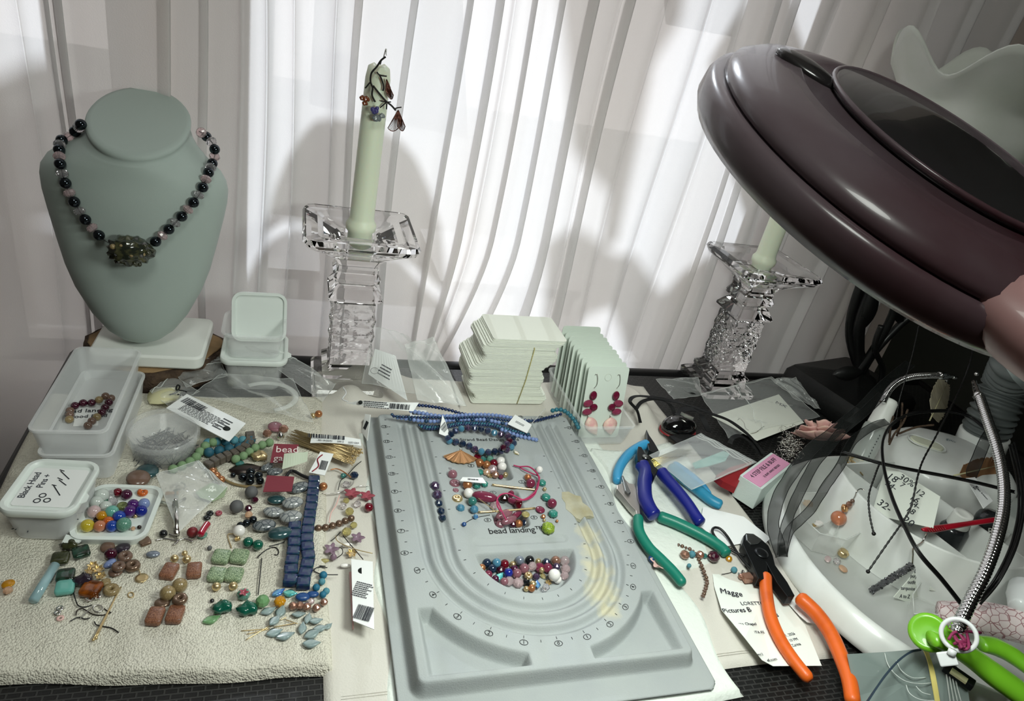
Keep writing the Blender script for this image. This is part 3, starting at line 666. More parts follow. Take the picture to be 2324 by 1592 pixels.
# two nested long bins
c, w_, d_, R = quad([(180,788), (328,795), (229,979), (57,977)], .062)
t = thing('storage_bin', 'long frosted plastic bin, the lower of the nested pair in front of the bust', 'bin', (c[0]+.004, c[1]-.004, TT), 'nested frosted bins')
open_box(G(), A([c[0]+.004, c[1]-.004, TT]), w_*.97, d_*.98, .030, R, .007, .93, rim=.0015).obj('bin_body', 'frosted_plastic', t, smooth=45)
t = thing('storage_bin', 'long frosted plastic bin holding a bracelet, the upper of the nested pair', 'bin', (c[0], c[1], TT+.018), 'nested frosted bins')
bin_c, bin_R = c, R
open_box(G(), A([c[0], c[1], TT+.020]), w_, d_, .033, R, .007, .90, rim=.0015).obj('bin_body', 'frosted_plastic', t, smooth=45)
# square tub of pins with a written label
c, w_, d_, R = quad([(52,1040), (218,1046), (184,1170), (2,1158)], .043)
t = thing('square_tub', 'square frosted tub with a white lid handwritten for black head pins', 'tub', (c[0], c[1], TT))
open_box(G(), A([c[0], c[1], TT]), w_*.93, d_*.93, .030, R, .010, .84).obj('tub_body', 'frosted_plastic', t, smooth=45)
ld_ = lid_part(A([c[0], c[1], .043]), w_, d_, R, 'lid_white', t, .012)
lb = G().prism(rrect(w_*.74, d_*.70, .003), 0, .0003, A([c[0], c[1], .0402]), R).obj('paper_label', 'paper_white', t, smooth=False)
R90 = R@rotz(.42)
def hand(s, px, py, z, size, ang, parent, m='ink_blue', name='handwriting'): textobj(s, size, P(px, py, z), rotz(ang), m, parent, name, space=.95)
hand('Black Head', 68, 1101, .0407, .0070, 1.45, lb); hand('Pins +', 100, 1092, .0407, .0070, 1.45, lb)
g = G()
for a, b in (((138,1070),(157,1088)), ((136,1067),(146,1070)), ((134,1090),(150,1102)), ((131,1085),(142,1090)), ((122,1103),(136,1125)), ((118,1101),(128,1103))): g.tube([P(*a, .0407), P(*b, .0407)], .0004, 5)
g.obj('pin_drawing', 'ink', lb)
for x, y in ((84, 1137), (97, 1125), (107, 1136)): G().tube([P(x, y, .0407)+A([.0022*math.cos(q), .0022*math.sin(q), 0]) for q in np.linspace(0, 2*PI, 13)[:-1]], .0004, 5, closed=True).obj('ring_drawing', 'ink', lb)
g = G(); rb = random.Random(2)
for k in range(260):
    p = A([c[0]+rb.uniform(-.4, .4)*w_*.84, c[1]+rb.uniform(-.4, .4)*d_*.84, TT+.002+rb.uniform(0, .019)]); a = rb.uniform(0, PI); q = A([math.cos(a), math.sin(a), rb.uniform(-.2, .2)])*.009
    p = A([c[0]*1., c[1], p[2]])+(p-A([c[0], c[1], p[2]])); g.tube([p-q*.6, p+q*.6], .0004, 4)
tag(g.obj('black_head_pins', 'pin_black'), 'mass of black head pins inside the square handwritten tub', 'pins', kind='stuff')
# round tub
rc = P(372, 985, .030); rc[2] = TT; rr_ = 76*pxs(rc+A([0,0,.02]))
t = thing('round_tub', 'round clear tub of loose steel head pins with a see-through lid', 'tub', rc)
G().lathe(rc, [(rr_*.86, .001), (rr_*.93, .024), (rr_*.91, .024), (rr_*.84, .0022)], 48).obj('tub_body', 'clear_plastic', t)
G().lathe(rc, [(rr_*.97, .019), (rr_, .020), (rr_, .0275), (rr_*.97, .029), (rr_*.90, .0285), (rr_*.88, .0265), (rr_*.3, .0262)], 48).obj('lid', 'lid_clear', t)
g = G()
for k in range(150):
    a0, r0 = rb.uniform(0, 2*PI), rr_*.78*math.sqrt(rb.random()); p = rc+A([r0*math.cos(a0), r0*math.sin(a0), .003+rb.uniform(0, .009)*(1-r0/rr_)*1.3]); a = rb.uniform(0, PI); q = A([math.cos(a), math.sin(a), rb.uniform(-.15, .5)])*.007
    g.tube([p-q, p+q], .00035, 4); 
    if k % 3 == 0: g.tube([p+q+A([.0011*math.cos(s), 0, .0011*math.sin(s)]) for s in np.linspace(0, 2*PI, 7)[:-1]], .0003, 4, closed=True)
tag(g.obj('eye_pins', 'pin_black'), 'tangle of small dark eye pins inside the round clear tub', 'pins', kind='stuff')
# white lid used as a bead tray
c, w_, d_, R = quad([(200,1098), (362,1104), (347,1226), (161,1224)], TT+.008)
tray_c, tray_z = c, TT+.0035
t = thing('lid_tray', 'upturned white square lid holding coloured glass beads', 'lid', (c[0], c[1], TT))
def ring(off, z): return [A([c[0], c[1], z])+R@A([x, y, 0]) for x, y in rrect(w_-2*off, d_-2*off, max(.001, .012-off), 6)]
G().rings([ring(.002, TT+.0005), ring(0, TT+.0065), ring(0, TT+.0080), ring(.0035, TT+.0080), ring(.0048, TT+.0028), ring(.012, TT+.0024)]).obj('lid_body', 'lid_white', t, smooth=45)
G().prism([(-w_/2-.001, -d_/2+.006), (-w_/2-.001, -d_/2-.003), (-w_/2+.010, -d_/2-.002), (-w_/2+.012, -d_/2+.002)], .0055, .007, A([c[0], c[1], TT]), R).obj('pull_tab', 'lid_white', t, smooth=False)
# small square tubs stacked at the back
tc_ = A([-.0335, .710, 0]); Rz = rotz(.0)
t = thing('small_square_tub', 'small square tub with white lid and pebbles, bottom of the stack beside the crystal candlestick', 'tub', tc_, 'small square tubs')
open_box(G(), tc_, .062, .058, .036, Rz, .010, .86).obj('tub_body', 'clear_plastic', t, smooth=45)
lid_part(tc_+A([0,0,.0415]), .070, .066, Rz, 'lid_white', t, .012)
mat('pebble_grey', '8c8e84', .35, noise=(80, '6e7068')); 
for k in range(11):
    q = tc_+A([rb.uniform(-.021, .021), rb.uniform(-.020, .020), .006+.006*(k % 3)]); g = G(); g.sph(q, .0075, (1.1, .9, .8), n=12, m=8)
    tag(g.obj('pebble', 'pebble_grey'), 'grey glass pebble inside the lower small square tub', 'pebble', 'pebbles in the small tub')
t2 = tc_+A([-.001, 0, .039])
t = thing('small_square_tub', 'small open square tub with its lid standing in it, on top of the stack', 'tub', t2, 'small square tubs')
open_box(G(), t2, .060, .056, .032, Rz, .010, .88, rim=.003, lo=.0025).obj('tub_body', 'clear_plastic', t, smooth=45)
RL = eul(math.radians(76), 0, .05)
g = G(); lc_ = t2+A([.004, .013, .033])
def lring(off, z): return [lc_+RL@A([x, y, z]) for x, y in rrect(.058-2*off, .056-2*off, max(.001, .011-off), 6)]
g.rings([lring(0, -.004), lring(0, 0), lring(.003, 0), lring(.004, -.003), lring(.010, -.003)])
tag(g.obj('tub_lid', 'lid_white', smooth=45), 'white square lid standing upright in the open small tub', 'lid')
# ================================================================ stack of blank cards with a rubber band
mat('card_stock', 'e9ece0', .8); mat('card_print', 'c9cdc4', .8); mat('rubber_band', 'b7ae72', .5); mat('card_grey', 'd3ddd2', .7)
cc = A([.258, .690, 0]); CW, CD = .092, .062
ncard = 46; zc = .0052; rb = random.Random(11)
for k in range(ncard):
    th = .00195; fr = k/ncard
    ox = .004*math.sin(k*.45)+.010*max(0, (fr-.62))**1*2.2+rb.uniform(-.0008, .0008)+(-.010*math.exp(-((fr-.40)/.16)**2)); oy = rb.uniform(-.0006, .0006)
    g = G(); g.prism(rrect(CW*(1-.0*fr), CD, .004, 3), 0, th*.80, cc+A([ox, oy, zc]), rotz(rb.uniform(-.012, .012)+.03*fr))
    tag(g.obj('display_card', 'card_stock', smooth=False), 'blank cream earring card in the thick banded stack', 'card', 'cards in the banded stack') if k < ncard-1 else tag(g.obj('display_card', 'card_stock', smooth=False), 'topmost blank cream earring card, lying loose on the banded stack', 'card', 'cards in the banded stack')
    zc += th
bx_ = cc[0]+.012
G().tube([(bx_, cc[1]-CD/2-.0012, .0065), (bx_+.004, cc[1]-CD/2-.0014, .04), (bx_+.006, cc[1]-CD/2-.0012, .084), (bx_+.006, cc[1], .0865), (bx_+.006, cc[1]+CD/2+.001, .084), (bx_, cc[1]+CD/2+.001, .0065)], .0009, 6, flat=.6).obj('rubber_band', 'rubber_band', smooth=True, label='yellowish rubber band around the stack of blank cards', cat='rubber band')
# ================================================================ bin of earring cards
c, w_, d_, R = quad([(1256,868), (1340,872), (1452,985), (1337,985)], .030)
c = A([.352, .636, .0045]); w_, d_ = .064, .128; R = rotz(.03)
t = thing('card_bin', 'long clear bin filled with upright earring cards right of the bead board', 'bin', c)
open_box(G(), c, w_, d_, .030, R, .006, .90, rim=.0015).obj('bin_body', 'clear_plastic', t, smooth=45)
card_front = None
for k in range(10):
    f = k/9; yy = -.047+.094*f; z0 = .0016; lean = math.radians(-8-5*(1-f)) ; Hc = .088+.004*(k == 9)
    Rc = R@eul(PI/2+lean, 0, 0); cen = c+R@A([.001*math.sin(k*2)-.002, yy, z0+.0008])
    g = G(); g.prism([(x, y+Hc/2) for x, y in rrect(.052, Hc, .004, 3)], -.0003, .0003, cen, Rc)
    lab = ['rounded pale green earring card standing in the clear bin', 'front pale green earring card with the pink pair of earrings', 'rearmost and tallest pale green card in the clear bin'][1 if k == 0 else (2 if k == 9 else 0)]
    o = tag(g.obj('earring_card', 'card_grey', smooth=False), lab, 'card', 'cards in the clear bin')
    if k in (0, 9): G().tube([cen+Rc@A([.0042*math.cos(q), Hc-.013+.0042*math.sin(q), .0006]) for q in np.linspace(0, 2*PI, 17)[:-1]], .00022, 4, closed=True).obj('punch_ring', 'card_print', o)
    if k == 0: CF, CFR = cen, Rc
# earrings on the front card
mat('silver', 'd8d6d0', .18, metal=1); mat('gold', 'd6bf90', .28, metal=.8); mat('pink_crystal', 'b04a6c', .08, trans=.55, ior=1.5); mat('garnet_crystal', '7c1f3f', .08, trans=.4, ior=1.5); mat('petal_pink', 'e3a8a8', .5, noise=(120, 'f3dcc8')); mat('oxide', '4a4340', .35, metal=.9)
def earring(side):
    F = lambda x, y, z: CF+CFR@A([x, y, z])
    x0 = -.0165 if side < 0 else .0125; t = thing('drop_earring', 'pink crystal and petal earring on the front card, %s' % ('nearer the card stack' if side < 0 else 'farther from the card stack'), 'earring', F(x0, .05, .002), 'pink earrings on the front card')
    G().tube([F(x0-.001, .078, .0015), F(x0+.0005, .0795, .002), F(x0+.0025, .075, .002), F(x0+.003, .067, .002), F(x0+.0005, .0625, .002)], .0004, 6, smooth=6).obj('ear_wire', 'silver', t)
    s = 1 if side < 0 else -1
    for dx, y, m, a, sc in ((.0, .054, 'garnet_crystal', 0, (.8, 1.05, .5)), (-.005*s, .0445, 'pink_crystal', .2*s, (1.15, .8, .5)), (.003*s, .0395, 'garnet_crystal', -.1, (.85, .85, .5)), (-.0045*s, .034, 'pink_crystal', .1, (1.15, .75, .5))):
        cc_ = F(x0+dx, y, .004); G().sph(cc_, .0054, sc, CFR@rotz(a), 12, 8).obj('crystal_drop', m, t, smooth=False)
    G().tube([F(x0-.002, .030, .003), F(x0-.002, .025, .003)], .0006, 6).obj('link', 'silver', t)
    leaf3(F(x0-.002, .027, .004), F(x0+(.011 if side < 0 else .001), .006, .006), .015 if side < 0 else .018, 'petal', 'petal_pink', t, CFR[:, 2], cup=-.3)
earring(-1); earring(1)
# ================================================================ bead kit
mat('hematite', '3a4045', .10, metal=.9); mat('crystal_bead', 'f3eef2', .03, trans=.9, ior=1.5); mat('crystal_pink', 'f3dcde', .05, trans=.75, ior=1.5); mat('pearl_white', 'eeeae6', .22, coat=.6); mat('pearl_grey', '7f8896', .2, coat=.7, metal=.3)
mat('copper_pearl', 'b5774c', .25, metal=.55, coat=.4); mat('bronze_pearl', '77604f', .25, metal=.5, coat=.4); mat('tan_stone', '9a875f', .3, noise=(5.5, '7d6a48'), coat=.4); mat('taupe_bead', '6d5548', .25, coat=.5)
for n_, c_ in dict(g_red='7a1226', g_purple='5b2a7c', g_plum='54203f', g_orange='e0702a', g_peach='d98d68', g_amber='d99a1c', g_yellow='d8c23c', g_turq='7cc3b4', g_blue='2b52b8', g_deepblue='1f2f9c', g_paleblue='93a6d8', g_olive='7f8a55', g_white='dfe6e0', g_rose='e2c6c6', g_brown='2c1a16', g_green='1e7a58').items():
    mat(n_, c_, .08, trans=.35, ior=1.5, coat=.3)
mat('crackle_green', '35735f', .25, vor=(9.3, '9fc4b4'), coat=.3); mat('navy_glass', '1c2c44', .08, coat=.6, trans=.15); mat('iris_glass', '3c3f5c', .1, metal=.4, coat=.6, noise=(3.6, '5d3f5a')); mat('mauve_glass', 'a9737f', .1, trans=.45, coat=.3); mat('rose_glass', '8e3a55', .08, trans=.4)
mat('teal_glass', '3f7f78', .12, trans=.25, coat=.3); mat('blue_crackle', '4f86a0', .12, vor=(11, '2b5670'), coat=.5); mat('green_agate', '1c5f4c', .12, coat=.7, noise=(2.2, '0a5040')); mat('green_clay', '738f68', .7, noise=(4.5, '7f9c74')); mat('turq_clay', '5f929c', .65, noise=(3.6, '3c7f90')); mat('teal_clay', '23586a', .6); mat('brown_stone', '4c463e', .6, noise=(3.6, '625a50'))
mat('slate_shell', '74797b', .2, coat=.7, vor=(2, '2f3941', .01, .12)); mat('pale_shell', '9a9d9c', .2, coat=.7, vor=(1.8, '4c555c', .01, .10)); mat('dark_shell', '1f3a3e', .15, coat=.8, noise=(0.73, '35565a')); mat('lapis', '1f2d55', .15, coat=.6, noise=(1.1, '2c5254', .45, .75)); mat('matte_grey', '5d5d5e', .65); mat('black_shine', '17181b', .12, coat=.5)
mat('garnet', '3d0f22', .1, coat=.5); mat('dark_olive', '2a2d1c', .15, coat=.6, noise=(1.6, '3d4026')); mat('olive_teal', '274b3c', .12, coat=.6, noise=(1.1, '1c1f14')); mat('turq_glass', '7cc8bc', .08, trans=.3, coat=.3); mat('amber_glass', 'b8641a', .08, trans=.4, coat=.3, noise=(1.3, '6a3510')); mat('dark_plum', '2e2530', .15, coat=.5); mat('aqua_glass', 'b4d6dc', .08, trans=.4); mat('brown_tile', '8d6148', .4, vor=(5.8, '5d3322', .03, .12), coat=.3); mat('green_tile', '9dae8b', .35, vor=(4.4, '4d6648', .04, .14), coat=.3)
mat('red_matte', '6e1a20', .5); mat('ruby', '9c1530', .12, coat=.4); mat('green_leafy', '7aa874', .15, trans=.2, coat=.3); mat('smoke_leaf', 'a3b5b4', .25, trans=.25, noise=(2.7, '8ea3a4')); mat('ab_blue', '78b6d0', .12, metal=.5, coat=.6, noise=(1.5, '3a6fd0')); mat('ab_green', '8fe0cc', .12, metal=.4, coat=.6, noise=(1.5, '4fb8c0')); mat('lapis_oval', '22487f', .3); mat('teal_matte', '236a86', .6)
mat('bronze_crystal', 'a37a68', .1, metal=.5, coat=.5); mat('champagne', 'e6c0a0', .08, trans=.5); mat('yellow_crystal', 'ccc184', .06, trans=.6); mat('periwinkle', '7a90c2', .25, coat=.5); mat('navy_facet', '26375f', .1, metal=.3, coat=.5); mat('teal_seed', '2f7080', .3, coat=.3); mat('slate_seed', '2d4a68', .2, metal=.3, coat=.3); mat('iris_facet', '2f5168', .1, metal=.35, coat=.6, noise=(2.7, '473a5c')); mat('flower_red', 'a8505c', .3, trans=.2); mat('flower_purple', '8d7484', .3, trans=.2); mat('flower_pink', 'e5bcb4', .35); mat('lime_leaf', 'a4bb3c', .4, noise=(5.5, '4f6a20'))
mat('wire_dark', '3c3c3d', .35, metal=.8); mat('thread_clear', 'e8e8e8', .2, clear=.3); mat('pumpkin_teal', '2f7f72', .2, coat=.4)
UM = {}
def unit_mesh(kind, m):
    k = (kind, m)
    if k in UM: return UM[k]
    g = G(); sm = True
    if kind == 'round': g.sph((0,0,0), 1, n=18, m=11)
    elif kind == 'facet': g.lathe((0,0,0), [(.32,-.88),(.80,-.55),(1,-.12),(1,.12),(.80,.55),(.32,.88)], 9); sm = False
    elif kind == 'rondelle': g.lathe((0,0,0), [(.35,-.62),(.78,-.45),(1,0),(.78,.45),(.35,.62)], 12); sm = False
    elif kind == 'donut': g.lathe((0,0,0), [(.22,-.25),(.5,-.45),(.85,-.38),(1,0),(.85,.38),(.5,.45),(.22,.25),(.22,-.25)], 22, cap=False)
    elif kind == 'washer': g.lathe((0,0,0), [(.35,-.10),(1,-.10),(1,.10),(.35,.10),(.35,-.10)], 18, cap=False)
    elif kind == 'coin': g.sph((0,0,0), 1, (1,1,.38), n=20, m=9)
    elif kind == 'oval': g.sph((0,0,0), 1, (1,.66,.40), n=20, m=9)
    elif kind == 'stone': g.sph((0,0,0), 1, (1,.42,.40), n=18, m=9)
    elif kind == 'tile':
        g.prism(rrect(2, 2, .35, 4), -.28, .28); g = G(); g.rings([[A([x*k_, y*k_, h]) for x, y in rrect(2, 2, .4, 4)] for k_, h in ((.86,-.34),(.97,-.26),(1,0),(.97,.26),(.86,.34),(.3,.37))])
    elif kind == 'cube': g.rings([[A([x*k_, y*k_, h]) for x, y in rrect(2, 1.86, .22, 2)] for k_, h in ((.84,-.72),(1,-.52),(1,.52),(.84,.72),(.4,.78))]); sm = False
    elif kind == 'slab': g.rings([[A([x*k_, y*k_, h]) for x, y in rrect(1.5, 2, .3, 4)] for k_, h in ((.9,-.34),(1,-.24),(1,.24),(.9,.34),(.3,.36))])
    elif kind == 'nugget':
        rn = random.Random(len(UM)); g.sph((0,0,0), 1, n=14, m=9); g.v = [tuple(A(p)*(1+.16*math.sin(p[0]*5+p[1]*3)+.12*math.sin(p[2]*7+p[0]*6))*A([1,.8,.55])) for p in g.v]
    elif kind == 'pumpkin': g.lathe((0,0,0), [(.15,-.55),(.6,-.6),(.92,-.35),(1,0),(.92,.35),(.6,.6),(.15,.55)], 32, fn=lambda t, h: 1-.12*abs(math.sin(4*t)))
    elif kind == 'flower': g.lathe((0,0,0), [(.15,-.6),(.45,-.5),(.6,-.1),(1.05,.35),(1.0,.42),(.5,0),(.1,-.1)], 30, fn=lambda t, h: 1+(.32*math.cos(5*t) if h > .2 else .05*math.cos(5*t)))
    elif kind == 'filigree': g.lathe((0,0,0), [(.2,-.5),(.7,-.3),(1,.3),(.9,.3),(.5,-.1)], 24, fn=lambda t, h: 1+.25*math.cos(6*t)); sm = False
    elif kind == 'leaf':
        rr = []
        for i in range(11):
            t = i/10; ww = max(.03, math.sin(PI*t**.9))*.68; x = -1+2*t; rr.append([(x, -ww, 0), (x+.08, -ww*.45, .20), (x+.12, 0, .12), (x+.08, ww*.45, .20), (x, ww, 0), (x, 0, -.14)])
        g.rings([[A(p) for p in r] for r in rr])
    elif kind == 'disc': g.lathe((0,0,0), [(.97,-.05),(1,0),(.97,.05),(.5,.07)], 24)
    elif kind == 'drop': g.lathe((0,0,0), [(.05,-1),(.5,-.75),(.85,-.3),(.9,.1),(.7,.5),(.3,.95),(.1,1.1)], 16)
    me = bpy.data.meshes.new('bead'); me.from_pydata([tuple(map(float, p)) for p in g.v], [], g.f); me.materials.append(MATS[m])
    if sm: me.polygons.foreach_set('use_smooth', [True]*len(me.polygons))
    me.update(); UM[k] = me; return me
HZ = dict(round=1, facet=.9, rondelle=.62, donut=.45, washer=.10, coin=.38, oval=.40, stone=.40, tile=.36, cube=.75, slab=.34, nugget=.6, pumpkin=.6, flower=.6, filigree=.5, leaf=.14, disc=.07, drop=.9)
def put(name, kind, m, c, r, rot=(0,0,0), parent=None, **tags):
    o = bpy.data.objects.new(name, unit_mesh(kind, m)); COL.objects.link(o)
    c = A(c, float)
    if parent is not None: o.parent = parent; c = c-wloc(parent)
    o.location = Vector([float(q) for q in c]); o.scale = (r, r, r) if not hasattr(r, '__len__') else r
    o.rotation_euler = rot if not hasattr(rot, 'shape') else Matrix([[float(q) for q in row] for row in rot]).to_euler()
    for k, t in tags.items(): o[{'cat': 'category'}.get(k, k)] = t
    return o
def loose(crop, zs, rows, noun='bead', group=None):
    "rows: (x, y, r, kind, material, label, [turn], [extra z], [noun])  in the pixels of a zoomed crop (x0, y0, scale)"
    x0, y0, sc = crop
    for row in rows:
        x, y, r, kind, m, lab = row[:6]; turn = row[6] if len(row) > 6 else 0; ez = row[7] if len(row) > 7 else 0; nm = row[8] if len(row) > 8 else noun
        px, py, rp = x0+x/sc, y0+y/sc, r/sc
        q = P(px, py, zs+ez+.002); rm = rp*pxs(q); q = P(px, py, zs+ez+rm*HZ[kind]); q[2] += .0001
        tl = rb.uniform(-.15, .15) if kind not in ('tile', 'slab', 'disc', 'washer') else 0
        g_ = row[9] if len(row) > 9 else group
        o = put(nm.replace(' ', '_'), kind, m, q, rm, (tl, rb.uniform(-.1, .1) if tl else 0, turn), label=lab, cat='bead' if 'bead' in nm else nm.split()[-1])
        if g_: o['group'] = g_
def strand(name, label, cat, crop, pts, zs, r, kind, mats, group=None, ez=None, gap=1.0, cord='wire_dark', upright=True, zfun=None, cap=200, world=None):
    "a string of beads as one thing: every bead a part, threaded on a cord"
    x0, y0, sc = crop; rp = r/sc
    q0 = P(x0+pts[0][0]/sc, y0+pts[0][1]/sc, zs); rm = rp*pxs(q0)
    w3 = []
    for i, p in enumerate(pts): w3.append(P(x0+p[0]/sc, y0+p[1]/sc, zs+rm+(p[2] if len(p) > 2 else 0)))
    path, _ = spline(w3, 24); L = [0]
    for a, b in zip(path, path[1:]): L.append(L[-1]+np.linalg.norm(b-a))
    t = thing(name, label, cat, w3[0]-A([0,0,rm]), group)
    step = 2*rm*gap*(.62 if kind == 'rondelle' else (.8 if kind == 'cube' else .96)); n = min(cap, int(L[-1]/step)+1)
    for i in range(n):
        s = step*(i+.3); k = int(np.searchsorted(L, min(s, L[-1]))); k = min(max(k, 1), len(path)-1); f = (min(s, L[-1])-L[k-1])/(L[k]-L[k-1]+1e-9)
        c = path[k-1]*(1-f)+path[k]*f; d = unit(path[k]-path[k-1]); m = mats[i % len(mats)]
        kk = kind[i % len(kind)] if isinstance(kind, (tuple, list)) else kind
        put('bead', kk, m, c, rm*(1 if not hasattr(r, '__len__') else 1), frame(d), t)
    G().tube(path, .0003, 4).obj('cord', cord, t)
    return t
def wire(name, label, cat, crop, pts, zs, r=.00035, m='wire_dark', parent=None, group=None, n=6, smooth=6, kind=None):
    x0, y0, sc = crop; q = [P(x0+p[0]/sc, y0+p[1]/sc, zs+r+(p[2] if len(p) > 2 else 0)) for p in pts]
    o = G().tube(q, r, n, smooth=smooth).obj(name, m, parent)
    if label: tag(o, label, cat, group, kind)
    return o
K2 = (0, 960, 4.682); K3 = (340, 640, 3.98); K4 = (380, 960, 4.683); K5 = (0, 1200, 4.061); K6 = (400, 1200, 4.061); KB = (780, 900, 4.007); KD = (820, 1220, 4.007); K1 = (0, 0, 1.0)
# ---------------------------------------------------------------- necklace on the bust
nk = [(196,288),(176,293),(157,310),(147,330),(143,350),(146,378),(155,410),(168,440),(183,468),(200,495),(218,517),(240,540),(262,552),(300,560),(330,553),(352,545),(376,522),(398,500),(412,485),(434,458),(452,430),(466,400),(477,372),(488,345),(482,325),(466,308),(452,298)]
nkw = []
for x, y in nk:
    q = on_bust(x, y, .0048)
    if q is None:
        cand = [on_bust(x+(316-x)*s, y, .0048) for s in (.04, .08, .12, .16, .22)]; cand = [k_ for k_ in cand if k_ is not None]
        base_q = cand[0] if cand else nkw[-1]; d = ray(x, y); q = EYE+d*(np.dot(base_q-EYE, F_))
    nkw.append(q)
neck = thing('necklace', 'necklace of alternating dark hematite and clear crystal beads on the bust', 'necklace', nkw[13])
path, _ = spline(nkw, 20); L = [0]
for a, b in zip(path, path[1:]): L.append(L[-1]+np.linalg.norm(b-a))
s = .003; i = 0; midp = nkw[13]
while s < L[-1]:
    k = min(max(int(np.searchsorted(L, s)), 1), len(path)-1); f = (s-L[k-1])/(L[k]-L[k-1]+1e-9); c = path[k-1]*(1-f)+path[k]*f; d = unit(path[k]-path[k-1])
    if np.linalg.norm(c-midp) > .021:
        if i % 2 == 0: put('hematite_bead', 'round', 'hematite', c, .0050, frame(d), neck)
        else: put('crystal_bead', 'rondelle', 'crystal_pink' if i % 4 == 3 else 'crystal_bead', c, .0052, frame(d), neck)
    s += .0088 if i % 2 == 0 else .0085; i += 1
G().tube(path, .0004, 4).obj('cord', 'wire_dark', neck)
mat('focal_glass', '262a22', .12, coat=.7, noise=(160, '59583a', .45, .7))
fb = G(); fc = midp+A([0,-.006,0]); fb.sph(fc, .0150, (1.32, .9, .92), n=28, m=18); rn = random.Random(4)
fb.v = [tuple(fc+(A(p)-fc)*(1+.08*math.sin(p[0]*900)+.07*math.sin(p[2]*1100+p[1]*500))) for p in fb.v]
fo = fb.obj('focal_bead', 'focal_glass', neck)
for k in range(16):
    a, b = rn.uniform(0, 2*PI), rn.uniform(-1, 1); n_ = A([math.cos(a)*1.32*math.sqrt(1-b*b), -abs(math.sin(a))*.85*math.sqrt(1-b*b), b*.9]); put('glass_bump', 'round', ['focal_glass', 'crystal_bead', 'dark_olive', 'tan_stone'][k % 4] if k % 2 else 'focal_glass', fc+n_*.0150, rn.uniform(.0014, .0028), parent=fo)
# ================================================================ loose glass beads on the upturned lid
rb = random.Random(21)
LZ = TT+.0026
loose(K2, LZ, [
 (1085,770,70,'round','g_white','clear frosted glass bead near the back edge of the lid tray'), (1175,760,45,'round','crystal_bead','small clear glass bead behind the white beads on the lid tray'),
 (1030,845,66,'round','g_white','large milky white glass bead on the lid tray'), (1125,890,58,'round','g_white','milky white glass bead touching the pink one on the lid tray'),
 (1000,945,66,'round','g_rose','pale pink glass bead on the lid tray'), (1200,835,48,'facet','crystal_bead','clear faceted bead in the middle of the lid tray'),
 (1122,828,24,'round','g_green','tiny dark green bead among the white beads on the lid tray'), (1085,992,55,'round','g_amber','amber yellow glass bead on the lid tray'),
 (1038,1035,45,'donut','g_brown','dark brown ring bead on the lid tray'), (928,1095,68,'round','g_yellow','large yellow glass bead in the front corner of the lid tray'),
 (1060,1100,60,'round','g_peach','peach glass bead in the front row on the lid tray'), (1150,1052,54,'round','g_orange','bright orange glass bead in the middle of the lid tray'),
 (1190,948,68,'round','g_turq','pale turquoise glass bead on the lid tray'), (1265,1000,64,'round','g_blue','blue marbled glass bead on the lid tray'),
 (1190,1100,60,'round','g_blue','blue glass bead in the front row on the lid tray'), (1315,1082,74,'round','crackle_green','large green crackled stone bead on the lid tray'),
 (1300,888,56,'donut','g_olive','olive green ring bead on the lid tray'), (1380,942,64,'round','g_purple','purple glass bead on the lid tray'),
 (1415,872,58,'round','g_purple','second purple glass bead behind the first on the lid tray'), (1250,742,46,'round','g_red','dark red glass bead at the back of the lid tray'),
 (1345,765,56,'round','g_plum','dark plum glass bead at the back of the lid tray'), (1515,740,54,'donut','g_orange','orange ring bead in the back corner of the lid tray'),
 (1500,938,60,'round','g_deepblue','deep blue glass bead on the lid tray under the bag'), (1530,862,58,'round','g_paleblue','pale blue glass bead on the lid tray under the bag'),
 (1440,992,22,'round','gold','tiny gold bead on the lid tray'), (1480,1112,22,'round','g_brown','tiny brown bead in the front of the lid tray'), (1415,1125,22,'round','champagne','tiny peach bead in the front of the lid tray')])
